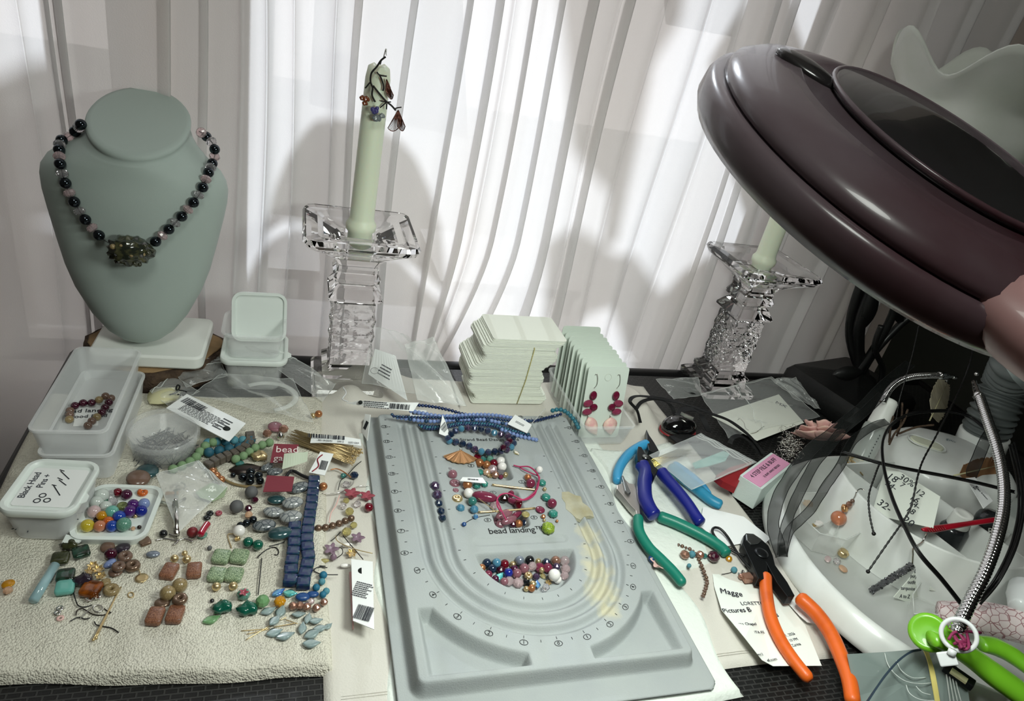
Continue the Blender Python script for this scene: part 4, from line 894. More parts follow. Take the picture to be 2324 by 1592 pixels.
# ================================================================ loose beads on the towel
ZT_ = TZ+.0006
loose(K5, ZT_, [
 (555,278,72,'tile','dark_olive','dark olive square glass bead nearest the handwritten tub',.1), (645,150,72,'nugget','dark_olive','blackish green nugget bead partly under the lid tray'),
 (748,218,70,'tile','olive_teal','dark square bead with a teal edge right of the nugget',.4), (605,435,75,'tile','olive_teal','olive square bead touching the turquoise one',.1), (600,545,78,'tile','turq_glass','turquoise square bead with a brown band',.1),
 (775,468,78,'nugget','dark_plum','dark purplish nugget bead between the square beads'), (840,560,85,'tile','amber_glass','amber and brown square glass bead',-.25), (990,172,62,'coin','taupe_bead','dark brown flat bead beneath the front of the lid tray'),
 (1130,180,66,'coin','dark_plum','dark purple-brown oval bead in front of the lid tray'), (1020,236,54,'round','garnet','dark red garnet round bead'), (1152,262,66,'donut','taupe_bead','taupe ring bead, the rear one of the ring bead cluster'),
 (1065,400,60,'coin','taupe_bead','brown flat bead underneath a taupe ring bead'), (1092,352,60,'donut','taupe_bead','taupe ring bead lying on the brown flat bead',0,.004), (1222,347,68,'donut','bronze_pearl','bronze ring bead on the side toward the gold disc'),
 (1012,322,60,'oval','g_paleblue','pale blue oval glass bead by the ring beads',.9), (1025,570,70,'donut','tan_stone','tan ring bead beside the long gold pins'), (1410,238,60,'oval','pearl_grey','single shiny grey-blue oval pearl'),
 (1305,457,56,'disc','gold','flat gold disc with a pin',0,0,'metal disc'), (552,738,30,'washer','silver','silver washer spacer, rearmost of three',0,0,'spacer'), (530,780,30,'washer','silver','silver washer spacer, middle of three',0,0,'spacer'),
 (555,828,32,'washer','flower_pink','pinkish washer spacer, frontmost of three',0,0,'spacer'), (75,512,55,'coin','g_amber','flat amber bead alone near the towel edge'), (72,572,42,'pumpkin','champagne','small clear beige bead beside the flat amber bead'),
 (1335,122,48,'tile','bronze_pearl','bronze square bead peeking from beneath the lid tray',.5), (855,345,40,'filigree','gold','gold filigree bead cap at the back of its cluster'), (905,380,42,'filigree','gold','gold filigree bead cap in the middle of its cluster',0,.002),
 (830,395,38,'filigree','gold','gold filigree bead cap on the side of the dark nugget'), (925,440,42,'filigree','gold','gold filigree bead cap by the amber square bead'), (975,500,45,'pumpkin','tan_stone','small olive-brown carved bead beside the amber square'),
 (830,650,30,'filigree','silver','small silver bead cap below the amber square'), (905,635,30,'filigree','silver','small silver bead cap near the tan ring bead'),
 (1560,398,88,'slab','brown_tile','brown carved rectangular bead, the one under the plain gold ball',-.25), (1790,388,84,'slab','brown_tile','brown carved rectangular bead nearest the green tiles',.03), (1608,278,36,'round','gold','gold ball bead above a brown carved bead'),
 (1722,285,38,'round','gold','gold ball bead under the smaller gold one'), (1702,230,26,'round','gold','small gold ball bead on a copper pin'), (1655,528,68,'round','tan_stone','tan striped round stone bead, the rear of two'), (1545,600,70,'round','tan_stone','tan striped round stone bead, the front of two'),
 (1660,655,68,'donut','bronze_pearl','bronze ring bead leaning on the brown carved beads',0,.003), (1495,685,70,'coin','bronze_pearl','bronze coin bead on edge behind a brown carved bead'), (1430,810,92,'slab','brown_tile','brown carved rectangular bead in the front pair, nearer the gold pins',-.15), (1615,795,92,'slab','brown_tile','brown carved rectangular bead in the front pair, nearer the green leaf',-.15)])
G().tube([P(125, 1283, TZ+.0035), P(76, 1364, TZ+.0035)], .0033, 14).obj('tube_bead', 'aqua_glass', label='long pale turquoise glass tube bead', cat='bead')
for k, (a, b) in enumerate((((1115,540),(860,1025)), ((1100,560),(885,1010)))):
    o = wire('head_pin', ['long gold head pin lying across the wires', 'long gold head pin beside the first one'][k], 'pin', K5, [a, b], ZT_, .00055, 'gold'); q = P(b[0]/4.061, 1200+b[1]/4.061, ZT_+.0006); G().sph(q, .0011, n=8, m=6).obj('pin_head', 'gold', o)
G().tube([P(297+6.5*math.cos(a)/1, 1351+6*math.sin(a), ZT_+.0006) for a in np.linspace(0, 2*PI, 17)[:-1]], .0005, 6, closed=True).obj('jump_ring', 'gold', label='thin gold jump ring lying alone', cat='ring')
G().tube([P(222+11*math.cos(a), 1382+8*math.sin(a), ZT_+.0012) for a in np.linspace(0, 2*PI, 17)[:-1]], .0005, 6, closed=True).obj('jump_ring', 'silver', label='silver jump ring among the ear wires', cat='ring')
for pts, m, lab in (([(670,560),(690,640),(720,710),(780,725),(850,705)], 'wire_dark', 'dark bent ear wire reaching to the turquoise bead'), ([(740,830),(790,780),(850,725),(870,715)], 'silver', 'bright silver pin below the amber square bead'),
    ([(650,855),(720,820),(780,835),(830,825)], 'wire_dark', 'dark ear wire under the silver pin'), ([(870,860),(890,890),(960,905),(1030,920),(1095,960)], 'wire_dark', 'dark ear wire crossing below the gold head pins'), ([(700,800),(710,760),(760,740),(850,790),(940,800),(1020,780),(985,760),(960,740)], 'oxide', 'dark looped wire in the middle of the pin pile'),
    ([(1265,345),(1290,410),(1320,500)], 'gold', 'thin gold pin through the flat gold disc')):
    wire('ear_wire', lab, 'wire', K5, pts, ZT_, .0004, m)
loose(K6, ZT_, [
 (415,262,78,'tile','green_tile','square green carved tile bead, rear tile nearest the brown beads',-.22), (583,260,78,'tile','green_tile','square green carved tile bead, rear tile nearest the agates',-.22), (375,428,78,'tile','green_tile','square green carved tile bead, front tile nearest the brown beads',-.22), (533,430,78,'tile','green_tile','square green carved tile bead, front tile nearest the needle',-.22),
 (370,538,40,'round','gold','gold ball bead before the green tiles, nearer the tan stones'), (525,533,40,'round','gold','gold ball bead before the green tiles, nearer the needle'),
 (620,610,62,'pumpkin','crackle_green','grey-green carved bead with a dark red flower'), (622,596,34,'flower','flower_red','dark red flower centre on the carved bead',0,.008), (430,722,88,'nugget','green_agate','dark green rough nugget bead nearer the green leaf'), (665,738,88,'nugget','green_agate','dark green rough nugget bead beside the pale green facet'),
 (795,672,62,'facet','green_leafy','pale green faceted bead'), (320,842,78,'leaf','green_leafy','light green glass leaf bead',.35), (955,675,56,'pumpkin','g_amber','amber flower bead under the iridescent leaves'),
 (938,592,62,'leaf','ab_blue','iridescent blue leaf bead',.5), (1048,598,64,'leaf','ab_green','iridescent turquoise leaf bead',-.3), (1165,632,66,'oval','lapis_oval','dark blue oval bead nearer the iridescent leaves'), (1258,608,56,'oval','lapis_oval','dark blue oval bead nearer the matte teal beads'),
 (1355,432,36,'round','teal_matte','matte teal bead on a bent wire'), (1342,492,32,'round','turq_clay','matte teal bead, second from the bent wire'), (1290,546,34,'round','teal_matte','matte teal bead touching a dark blue oval'), (1382,580,32,'round','turq_clay','matte teal bead by the edge of the canvas mat'), (1352,612,32,'round','teal_matte','matte teal bead in front of the others'),
 (1075,715,40,'facet','bronze_crystal','bronze faceted crystal, first of the row under the dark blue ovals'), (1138,712,40,'facet','bronze_crystal','bronze faceted crystal, second of its row'), (1203,722,40,'facet','bronze_crystal','bronze faceted crystal, third of its row'), (1292,732,38,'facet','bronze_crystal','bronze faceted crystal lying on its side with its hole showing'), (1362,680,36,'facet','bronze_crystal','bronze faceted crystal nearest the canvas mat'), (1245,672,30,'facet','crystal_pink','small clear pinkish crystal behind the bronze ones'),
 (845,762,70,'leaf','smoke_leaf','smoky blue-grey leaf bead, rear of the cluster by the green nugget',.4), (962,768,70,'leaf','smoke_leaf','smoky blue-grey leaf bead under the amber flower',1.2), (905,850,68,'leaf','smoke_leaf','smoky blue-grey leaf bead in the middle of the cluster by the gold pins',.9,.002),
 (900,962,74,'leaf','smoke_leaf','smoky blue-grey leaf bead at the front by the gold pins',.3), (1000,992,82,'leaf','smoke_leaf','smoky blue-grey leaf bead frontmost beside the gold pins',.2), (1125,792,60,'leaf','smoke_leaf','smoky blue-grey leaf bead below the bronze crystals',0), (1212,832,60,'leaf','smoke_leaf','smoky blue-grey leaf bead in the middle of the right-hand leaf cluster',1.3),
 (1285,852,60,'leaf','smoke_leaf','smoky blue-grey leaf bead with a bright edge',.1,.001), (1160,922,64,'leaf','smoke_leaf','smoky blue-grey leaf bead on the gold pin side of the larger cluster',1.4), (1325,922,66,'leaf','smoke_leaf','smoky blue-grey leaf bead beside the canvas mat edge',.1), (1250,976,76,'leaf','smoke_leaf','smoky blue-grey leaf bead above the frontmost one',.35), (1242,1062,80,'leaf','smoke_leaf','smoky blue-grey leaf bead nearest the front of the towel',-.05), (1398,905,44,'leaf','smoke_leaf','small smoky blue-grey leaf bead at the edge of the canvas mat',.6),
 (308,182,22,'round','matte_grey','tiny grey bead alone behind the green tiles'), (330,668,20,'facet','wire_dark','tiny dark bead alone near the tan stones')])
wire('needle', 'dark straight needle between the green tiles and blue strands', 'needle', K6, [(788,275),(772,440),(755,612)], ZT_, .00045)
for a, b, lab in (((640,1030),(875,890),'thin gold pin pointing to the front, by the smoky leaves'), ((600,945),(860,925),'thin gold pin lying flat, by the smoky leaves'), ((960,845),(1015,818),'short bright gold pin between the leaf clusters'), ((900,910),(1105,872),'thin gold pin bridging the two leaf clusters'), ((1000,840),(1120,880),'faint gold pin crossing the leaf clusters'), ((650,975),(850,930),'thin gold pin lowest of the pair by the leaves')):
    wire('head_pin', lab, 'pin', K6, [a, b], ZT_, .00035, 'gold')
wire('ear_wire', 'dark fish-hook ear wire near the green agate beads', 'wire', K6, [(748,270),(800,220),(870,178),(920,178),(945,215),(930,245),(905,240)], ZT_, .0004)
wire('ear_wire', 'straight dark wire behind the fish-hook ear wire', 'wire', K6, [(860,165),(900,155),(955,140),(1000,120)], ZT_, .0004)
wire('ear_wire', 'gold ear wire reaching over the green tiles', 'wire', K6, [(510,180),(485,110),(475,60),(500,50),(535,55),(555,85),(585,110)], ZT_, .0004, 'gold')
wire('bent_wire', 'dark bent wire holding the matte teal bead', 'wire', K6, [(1320,345),(1375,350),(1300,360),(1270,385),(1290,405),(1355,425),(1490,428)], ZT_, .0004)
loose(K4, ZT_, [
 (892,738,66,'round','matte_grey','matte grey round bead nearer the burgundy paper'), (735,892,70,'round','matte_grey','matte grey round bead farther from the burgundy paper'), (930,822,36,'facet','garnet','garnet faceted bead beside the rear matte grey bead'), (862,910,38,'facet','garnet','garnet faceted bead beside the front matte grey bead'),
 (800,580,46,'round','hematite','shiny dark metallic bead, nearest the tube of the cluster of six'), (885,525,46,'round','hematite','shiny dark metallic bead, rearmost of the cluster of six'), (970,562,42,'round','hematite','shiny dark metallic bead at the shell side of the cluster of six'), (875,622,46,'round','hematite','shiny dark metallic bead, front of the cluster of six'), (985,618,40,'round','hematite','shiny dark metallic bead by the burgundy paper'), (885,575,40,'round','hematite','shiny dark metallic bead in the middle of its cluster',0,.005), (698,557,28,'round','hematite','small shiny dark bead lying alone'),
 (450,966,38,'donut','black_shine','black ring bead, rear of two'), (420,1012,38,'donut','black_shine','black ring bead, front of two'), (545,962,36,'donut','flower_red','small red ring bead'), (265,1165,56,'round','red_matte','matte dark red round bead'), (370,1195,52,'coin','crackle_green','green and red flat bead under the red glass stick'),
 (865,978,40,'facet','champagne','champagne faceted bead above the dark strand'), (762,1150,62,'round','pearl_white','large white pearl with a gold hook'), (742,1240,30,'filigree','gold','small gold bead cap below the white pearl'), (855,1272,55,'round','green_agate','polished green agate bead nearer the white pearl'), (960,1302,56,'round','green_agate','polished green agate bead farther from the white pearl'), (1657,678,44,'round','copper_pearl','single copper round bead beside the blue square strand'),
 (985,350,80,'nugget','gold','shiny gold heart-shaped charm'), (770,435,45,'coin','teal_glass','small teal coin bead beside the leaf charm'), (1465,650,26,'facet','garnet','tiny dark crystal near the burgundy paper')])
loose(K2, ZT_, [(1560,520,118,'coin','dark_shell','dark blue-grey shell coin bead behind the brown one'), (1470,590,118,'coin','taupe_bead','brown and gold shell coin bead leaning on the dark one',0,.003), (1735,1180,42,'round','black_shine','black round bead beside the silver branch')])
wire('glass_stick', 'short red glass stick bead', 'bead', K4, [(425,1075,.004),(385,1130,.005),(350,1190,.006)], ZT_, .0028, 'ruby', n=10)
wire('curved_tube', 'curved brass tube beside the copper beads', 'tube bead', K4, [(510,480),(545,550),(620,610),(720,655),(850,678),(1005,668)], ZT_, .0012, 'tan_stone', n=10)
o = G(); q0, q1 = P(380+655/4.683, 960+505/4.683, ZT_+.001), P(380+1010/4.683, 960+480/4.683, ZT_+.002)
tag(leaf3(q0, q1, .016, 'leaf_charm', 'oxide', None, [0,0,1], cup=.02), 'dark pewter leaf charm with a raised vein', 'charm')
for k, (x, y, r, m, a, ez, lab) in enumerate([(1060,470,80,'slate_shell',.8,0,'under the white-green paper'), (1140,520,84,'slate_shell',.1,.003,'beside the burgundy paper, rear'), (1400,690,108,'slate_shell',.4,0,'right beside the burgundy paper'), (1160,818,96,'dark_shell',.1,0,'darker, below the burgundy paper'), (1330,850,112,'pale_shell',.2,.003,'palest and most upright'), (1130,950,112,'pale_shell',-.1,0,'pale, left of the middle'),
      (1312,998,120,'pale_shell',0,.003,'pale, right of the middle'), (1030,1092,122,'slate_shell',.15,0,'grey, nearest the dark strand'), (1195,1175,124,'dark_shell',.15,.002,'dark green-blue, frontmost')]):
    loose(K4, ZT_, [(x, y, r, 'oval', m, 'large oval shell bead '+lab, a, ez, 'shell bead', 'large oval shell beads')])
# strung beads
GR, TQ, TC, BS = 'green_clay', 'turq_clay', 'teal_clay', 'brown_stone'
strand('bead_strand', 'strand of matte green round beads curving from the bag to the hang tag', 'bead strand', K4, [(30,505),(145,460),(235,415),(305,365),(360,290),(435,225,.002),(540,195,.001)], ZT_, 50, 'round', [GR], cap=8)
strand('bead_strand', 'strand of matte turquoise beads beneath the hang tag', 'bead strand', K4, [(400,215),(535,200),(640,205),(745,180),(850,190),(950,168)], ZT_+.001, 46, 'round', [TQ, TQ, TC])
strand('bead_strand', 'strand of dark teal oval beads in front of the turquoise ones', 'bead strand', K4, [(410,320),(530,300),(640,278),(755,262),(840,240),(900,200)], ZT_, 52, 'round', [TC, TC, 'teal_clay'])
strand('bead_strand', 'strand of grey-brown stone cube beads', 'bead strand', K4, [(420,465),(500,415),(575,380),(650,350),(720,330),(820,270),(880,200),(875,130)], ZT_+.001, 48, 'cube', [BS])
strand('bead_strand', 'short strand of matte green beads behind the gold heart', 'bead strand', K4, [(700,395),(800,355),(895,292),(970,245),(1050,228),(1110,195)], ZT_, 46, 'round', [GR])
strand('bead_strand', 'three copper pearl beads beside the zip bag', 'bead strand', K4, [(470,505),(525,565),(575,610)], ZT_, 42, 'round', ['copper_pearl'], cap=3)
strand('bead_strand', 'strand of small dark metallic and smoky beads ending at the pearl', 'bead strand', K4, [(930,1020),(860,1058),(775,1095)], ZT_, 40, 'round', ['hematite'], cap=4)
strand('bead_strand', 'strand of bronze pearl beads reaching onto the canvas mat', 'bead strand', K4, [(1580,1125),(1675,1115),(1755,1095),(1825,1072),(1895,1042),(1965,1012)], .0065, 39, 'round', ['bronze_pearl'])
def square_strand(label, pts, zs):
    q = [P(x, y, zs) for x, y in pts]; path, _ = spline(q, 20); t = thing('square_bead_strand', label, 'bead strand', q[0], 'square blue stone strands'); L = [0]
    for a, b in zip(path, path[1:]): L.append(L[-1]+np.linalg.norm(b-a))
    n = int(L[-1]/.0094)
    for i in range(n+1):
        s = min(L[-1]*(i+.0)/n, L[-1]-1e-6); k = max(1, int(np.searchsorted(L, s))); d = unit(path[k]-path[k-1]); f = (s-L[k-1])/(L[k]-L[k-1]+1e-9); c = path[k-1]*(1-f)+path[k]*f
        put('square_bead', 'cube', 'lapis', c+A([0,0,.0036]), A([.0052, .0047, .0046]), rotz(math.atan2(d[1], d[0])+PI/2+rb.uniform(-.08, .08)), t)
    G().tube([p+A([0,0,.003]) for p in path], .0004, 5).obj('cord', 'wire_dark', t)
square_strand('strand of dark blue square stone beads, the longer one nearer the canvas mat', [(712,1098),(708,1140),(702,1180),(697,1218),(696,1240),(699,1272),(696,1295),(690,1318),(688,1332)], ZT_)
square_strand('strand of dark blue square stone beads, the shorter one beside the shell beads', [(668,1203),(667,1240),(665,1262),(661,1290),(658,1325)], ZT_)
G().tube([P(x, y, ZT_+.004) for x, y in ((642,1100),(660,1070),(690,1082),(722,1092))], .0016, 8, smooth=6).obj('chain', 'wire_dark', label='dark beaded chain behind the blue square strands', cat='chain')
wire('silver_branch', 'silver twig-shaped charm before the crucifix bag', 'charm', K2, [(1655,1250),(1760,1235),(1880,1255),(1960,1235),(2050,1270)], ZT_, .0009, 'silver')
o = wire('silver_branch', 'silver forked twig charm tip crossing the first', 'charm', K2, [(1850,1300),(1890,1258),(1870,1215),(1800,1185)], ZT_+.001, .0008, 'silver')
# ================================================================ beads on the bead board
CHZ = BZ-.0030
loose(KB, CHZ, [
 (830,815,44,'facet','iris_glass','dark iris faceted bead, rearmost of five in the outer row'), (850,897,46,'facet','iris_glass','dark iris faceted bead, second of five in the outer row'), (865,975,36,'facet','navy_glass','navy faceted bead, third of five in the outer row'), (885,1045,36,'facet','navy_glass','navy faceted bead, fourth of five in the outer row'), (897,1108,36,'facet','navy_glass','navy faceted bead, front of five in the outer row'),
 (945,572,42,'coin','mauve_glass','pale pink flat bead beside the gold shell charm'), (965,665,20,'facet','crystal_bead','tiny clear crystal behind the pink beads'), (990,712,44,'round','mauve_glass','mauve pink bead, rearmost of the pink row'), (1010,795,52,'donut','mauve_glass','mauve pink ring bead in the pink row'), (1018,862,32,'pumpkin','mauve_glass','small mauve bead at the end of the pink row'), (1032,935,52,'donut','gold','gold-lined bead in the inner row'), (1062,1018,40,'facet','blue_crackle','blue crackled faceted bead by itself')])
loose(KB, BZ, [
 (1125,805,44,'round','copper_pearl','matte gold round bead under the small tag'), (1210,810,40,'pumpkin','pumpkin_teal','teal and gold ridged bead under the small tag'), (1282,800,34,'pumpkin','pumpkin_teal','second teal ridged bead beside the small tag'), (1135,880,46,'round','pearl_white','white pearl between the gold and teal beads'), (1170,955,42,'round','teal_glass','teal glass bead beneath the white pearl'), (1187,1030,40,'facet','blue_crackle','blue crackled bead under the teal glass bead'), (1200,1096,24,'facet','ab_blue','small bright blue crystal in its column'), (1095,1165,22,'facet','lapis_oval','tiny blue bead on a thin pin'),
 (1780,668,32,'round','pearl_white','white pearl inside the pink cord loop'), (1675,738,34,'facet','copper_pearl','copper faceted bead inside the pink cord loop'), (1700,792,44,'round','rose_glass','rose pink round bead inside the pink cord loop'), (1805,788,38,'pumpkin','pumpkin_teal','teal ridged bead with gold, rear one by the pink cord'), (1828,846,18,'round','gold','tiny gold bead under the rear teal ridged bead'), (1840,920,44,'pumpkin','pumpkin_teal','teal ridged bead with gold, middle one'), (1895,975,44,'round','rose_glass','rose pink round bead between teal ridged beads'), (1905,1070,46,'pumpkin','pumpkin_teal','teal ridged bead with gold, front one'), (1788,1032,44,'coin','rose_glass','rose pink flat bead touching the gold bar'),
 (1815,1095,22,'facet','copper_pearl','small copper bead above the green melon bead'), (1825,1130,14,'round','gold','tiny gold bead above the green melon bead'), (1940,1136,14,'round','copper_pearl','tiny copper bead beyond the green melon bead'), (1860,1200,64,'pumpkin','lime_leaf','yellow-green carved melon bead'), (1655,1075,38,'coin','yellow_crystal','yellow-green translucent coin bead by the front pocket'), (1570,515,38,'leaf','yellow_crystal','pale yellow-green leaf bead by the bracelet',-1.1)])
P1Z = BZ-.0108
loose(KB, P1Z, [(1215,560,40,'facet','g_red','dark red crystal at the back of the rear pocket'), (1265,575,34,'facet','teal_glass','green crystal at the back of the rear pocket'), (1330,570,36,'facet','crackle_green','grey-green crystal at the back of the rear pocket'), (1235,605,40,'round','copper_pearl','copper pearl in the rear pocket, nearer the outer wall'), (1300,625,40,'round','copper_pearl','copper pearl in the middle of the rear pocket'), (1365,610,38,'round','g_red','dark red bead in the rear pocket'), (1428,590,42,'round','pearl_white','white pearl in the rear pocket, rear one'), (1440,640,42,'round','pearl_white','white pearl in the rear pocket, front one',0,.003), (1355,665,44,'facet','crystal_pink','pale pink crystal in the rear pocket'), (1240,690,34,'pumpkin','pumpkin_teal','teal ridged bead in the rear pocket'), (1300,690,34,'facet','champagne','champagne crystal in the rear pocket'), (1430,690,38,'facet','crystal_bead','clear crystal in the rear pocket'), (1380,715,36,'facet','bronze_crystal','bronze crystal at the front of the rear pocket'), (1470,715,26,'round','gold','tiny gold ball at the front of the rear pocket'), (1330,725,26,'filigree','gold','gold bead cap at the front of the rear pocket'), (1430,735,22,'facet','rose_glass','tiny rose crystal at the front of the rear pocket')])
loose(KB, P1Z, [(1520,880,45,'facet','rose_glass','rose crystal at the back of the front pocket'), (1455,930,44,'facet','g_brown','dark brown crystal in the front pocket'), (1545,960,70,'stone','rose_glass','long rose glass bead in the front pocket',-.6), (1600,985,50,'round','g_red','dark rose bead by the wall of the front pocket'), (1370,990,42,'facet','crystal_pink','pale crystal in the front pocket'), (1460,1075,100,'stone','mauve_glass','long pink glass bead lying across the front pocket',.45,.006), (1500,1130,90,'stone','mauve_glass','second long pink glass bead in the front pocket',.35,.004), (1570,1080,72,'stone','rose_glass','dark rose long bead in the front pocket',.6,.003), (1385,1125,50,'stone','mauve_glass','pink glass bead in the corner of the front pocket',1.2), (1420,1165,42,'facet','mauve_glass','pink crystal at the bottom of the front pocket'), (1590,1160,40,'facet','copper_pearl','copper crystal at the bottom of the front pocket'), (1650,1155,34,'facet','navy_glass','dark crystal in the corner of the front pocket'), (1540,1165,34,'facet','garnet','garnet crystal at the bottom of the front pocket')])
loose(KB, BZ, [(1285,915,120,'stone','rose_glass','very long rose glass bead bridging the front pocket',-.33,.001)])
# the half-round pocket
PDZ = BZ-.0122
names = dict(navy_glass='navy', iris_glass='dark iris', rose_glass='rose', mauve_glass='mauve', g_red='wine red', gold='gold', pearl_grey='grey pearl', crystal_pink='pale pink crystal', garnet='dark garnet', ab_green='iridescent green', crystal_bead='clear crystal', yellow_crystal='pale yellow', pearl_white='white pearl', bronze_crystal='bronze', copper_pearl='copper', g_deepblue='deep blue', black_shine='black', blue_crackle='teal crackled', ab_blue='iridescent blue', g_plum='plum')
dd = [(1140,235,42,'round','navy_glass'),(1230,235,42,'round','blue_crackle'),(1303,245,42,'round','g_red'),(1378,248,30,'round','gold'),(1440,212,42,'round','pearl_grey'),(1530,212,45,'round','black_shine'),(1608,220,28,'round','gold'),(1683,225,36,'facet','navy_glass'),(1768,215,44,'round','bronze_crystal'),(1850,215,44,'round','crystal_pink'),
 (1095,280,36,'round','copper_pearl'),(1190,288,42,'round','navy_glass'),(1270,300,40,'facet','garnet'),(1338,325,42,'round','g_deepblue'),(1415,330,44,'round','mauve_glass'),(1480,285,46,'round','mauve_glass'),(1555,265,42,'facet','crystal_pink'),(1620,275,46,'facet','rose_glass'),(1695,280,44,'round','rose_glass'),(1775,268,36,'facet','iris_glass'),(1858,290,44,'facet','crystal_pink'),
 (1155,340,38,'round','rose_glass'),(1250,360,60,'leaf','ab_green'),(1345,400,44,'facet','crystal_pink'),(1428,415,52,'pumpkin','crystal_pink'),(1520,350,40,'donut','gold'),(1590,360,34,'facet','iris_glass'),(1650,350,46,'leaf','yellow_crystal'),(1755,345,56,'round','pearl_white'),(1785,385,38,'round','pearl_white'),(1500,410,36,'facet','black_shine'),(1600,430,46,'leaf','ab_blue'),(1560,430,34,'round','gold'),(1700,415,28,'filigree','gold'),(1300,405,38,'round','mauve_glass'),(1550,465,34,'round','copper_pearl'),(1500,470,26,'round','gold'),(1680,455,34,'facet','crystal_bead'),(1850,350,38,'facet','crystal_pink'),(1220,380,34,'round','g_plum'),(1640,300,26,'round','gold'),(1390,290,36,'round','g_plum'),(1730,310,34,'facet','garnet')]
seen = {}
for i, (x, y, r, kd, m) in enumerate(dd):
    pos = ('back row' if y < 255 else 'second row' if y < 320 else 'third row' if y < 395 else 'front') ; side = 'toward the barcode tag' if x < 1330 else ('in the middle' if x < 1650 else 'toward the glue stain')
    lab = '%s %s bead in the half-round pocket, %s %s' % (names[m], dict(round='round', facet='faceted', leaf='leaf', pumpkin='ridged', donut='ring', filigree='cap')[kd], pos, side)
    seen[lab] = seen.get(lab, 0)+1
    if seen[lab] > 1: lab = 'second '+lab
    loose(KD, PDZ, [(x, y, r, kd, m, lab, rb.uniform(0, 3), .0025 if (i % 3 == 1) else 0, 'bead', 'beads in the half-round pocket')])
# strands of small blue beads across the top of the board
SZ = BZ
PW, NV, TS, SS = 'periwinkle', 'navy_facet', 'teal_seed', 'slate_seed'
strand('bead_strand', 'strand of navy faceted beads coming from under the long tag to the card stack', 'bead strand', KB, [(650,80,.012),(760,88,.010),(870,105,.008),(980,130,.006),(1060,155,.005),(1150,170,.004)], SZ, 16, 'round', [NV], 'blue bead strands')
strand('bead_strand', 'strand of periwinkle beads, the rear of two long ones', 'bead strand', KB, [(600,130,.010),(720,155,.008),(860,178,.007),(1000,178,.006),(1150,168,.006),(1300,168,.006),(1420,178,.005),(1520,195,.003)], SZ, 19, 'round', [PW], 'blue bead strands')
strand('bead_strand', 'strand of periwinkle beads, the middle of three long ones', 'bead strand', KB, [(480,190,.006),(580,205,.006),(700,222,.006),(850,228,.006),(1000,215,.006),(1150,210,.006),(1290,215,.006),(1420,240,.004),(1560,270,.003)], SZ, 19, 'round', [PW, PW, PW, SS], 'blue bead strands')
strand('bead_strand', 'strand of periwinkle beads ending nearest the board numbers', 'bead strand', KB, [(1430,300,.002),(1530,340,.001),(1600,362,0),(1680,380,0),(1750,395,0)], SZ, 19, 'round', [PW], 'blue bead strands')
for k, (dy, m, lab) in enumerate([(0, SS, 'rearmost of three'), (14, TS, 'middle of three'), (27, NV, 'front of three')]):
    strand('bead_strand', 'strand of tiny dark seed beads across the board, '+lab, 'bead strand', KB, [(680+20*k,262+dy,.002),(800,272+dy,.002),(930,262+dy*.8,.003),(1060,238+dy*.8,.004),(1200,238+dy*.8,.004),(1350,250+dy*.8,.004),(1480,290+dy*.8,.003),(1600,325+dy*.7,.002),(1690,345+dy*.5,.001)], SZ, 13, 'round', [m, SS, m], 'blue bead strands')
strand('bead_strand', 'strand of dark slate beads between the periwinkle ones', 'bead strand', KB, [(440,160,.010),(480,185,.009),(800,192,.009),(1000,198,.010),(1150,190,.010),(1300,195,.008),(1450,215,.006),(1620,232,.004),(1700,225,.003)], SZ, 14, 'round', [SS, NV], 'blue bead strands')
strand('bead_strand', 'strand of navy beads from the small white tag to the back corner of the board', 'bead strand', KB, [(1640,218,.002),(1740,222,.002),(1850,195,.002),(1920,178,.002),(1985,160,.003)], SZ, 17, 'facet', [NV], 'blue bead strands')
strand('bead_strand', 'strand of teal seed beads draped over the back corner of the board', 'bead strand', KB, [(1890,132,0),(1960,120,.001),(2020,140,.002),(2070,185,.002),(2110,235,.001),(2140,300,0)], SZ, 21, 'round', [TS], 'blue bead strands')
strand('bracelet', 'looped bracelet of smoky blue and purple faceted crystals on the bead board', 'bracelet', KB, [(940,395,.002),(990,330,.004),(1070,295,.005),(1160,290,.005),(1260,300,.005),(1360,330,.004),(1450,350,.003),(1510,355,.003),(1545,400,.001),(1535,450,0),(1480,485,0),(1400,500,0),(1300,510,0),(1210,490,0),(1140,450,0),(1040,420,0),(960,405,0)], BZ, 33, 'facet', ['iris_facet','navy_glass','iris_facet','blue_crackle','iris_glass'])
strand('bracelet_strand', 'second row of dark purple crystals on the bracelet end', 'bracelet', KB, [(1440,475,.003),(1480,440,.004),(1510,400,.004),(1490,360,.005)], BZ+.003, 32, 'facet', ['garnet','iris_glass'])
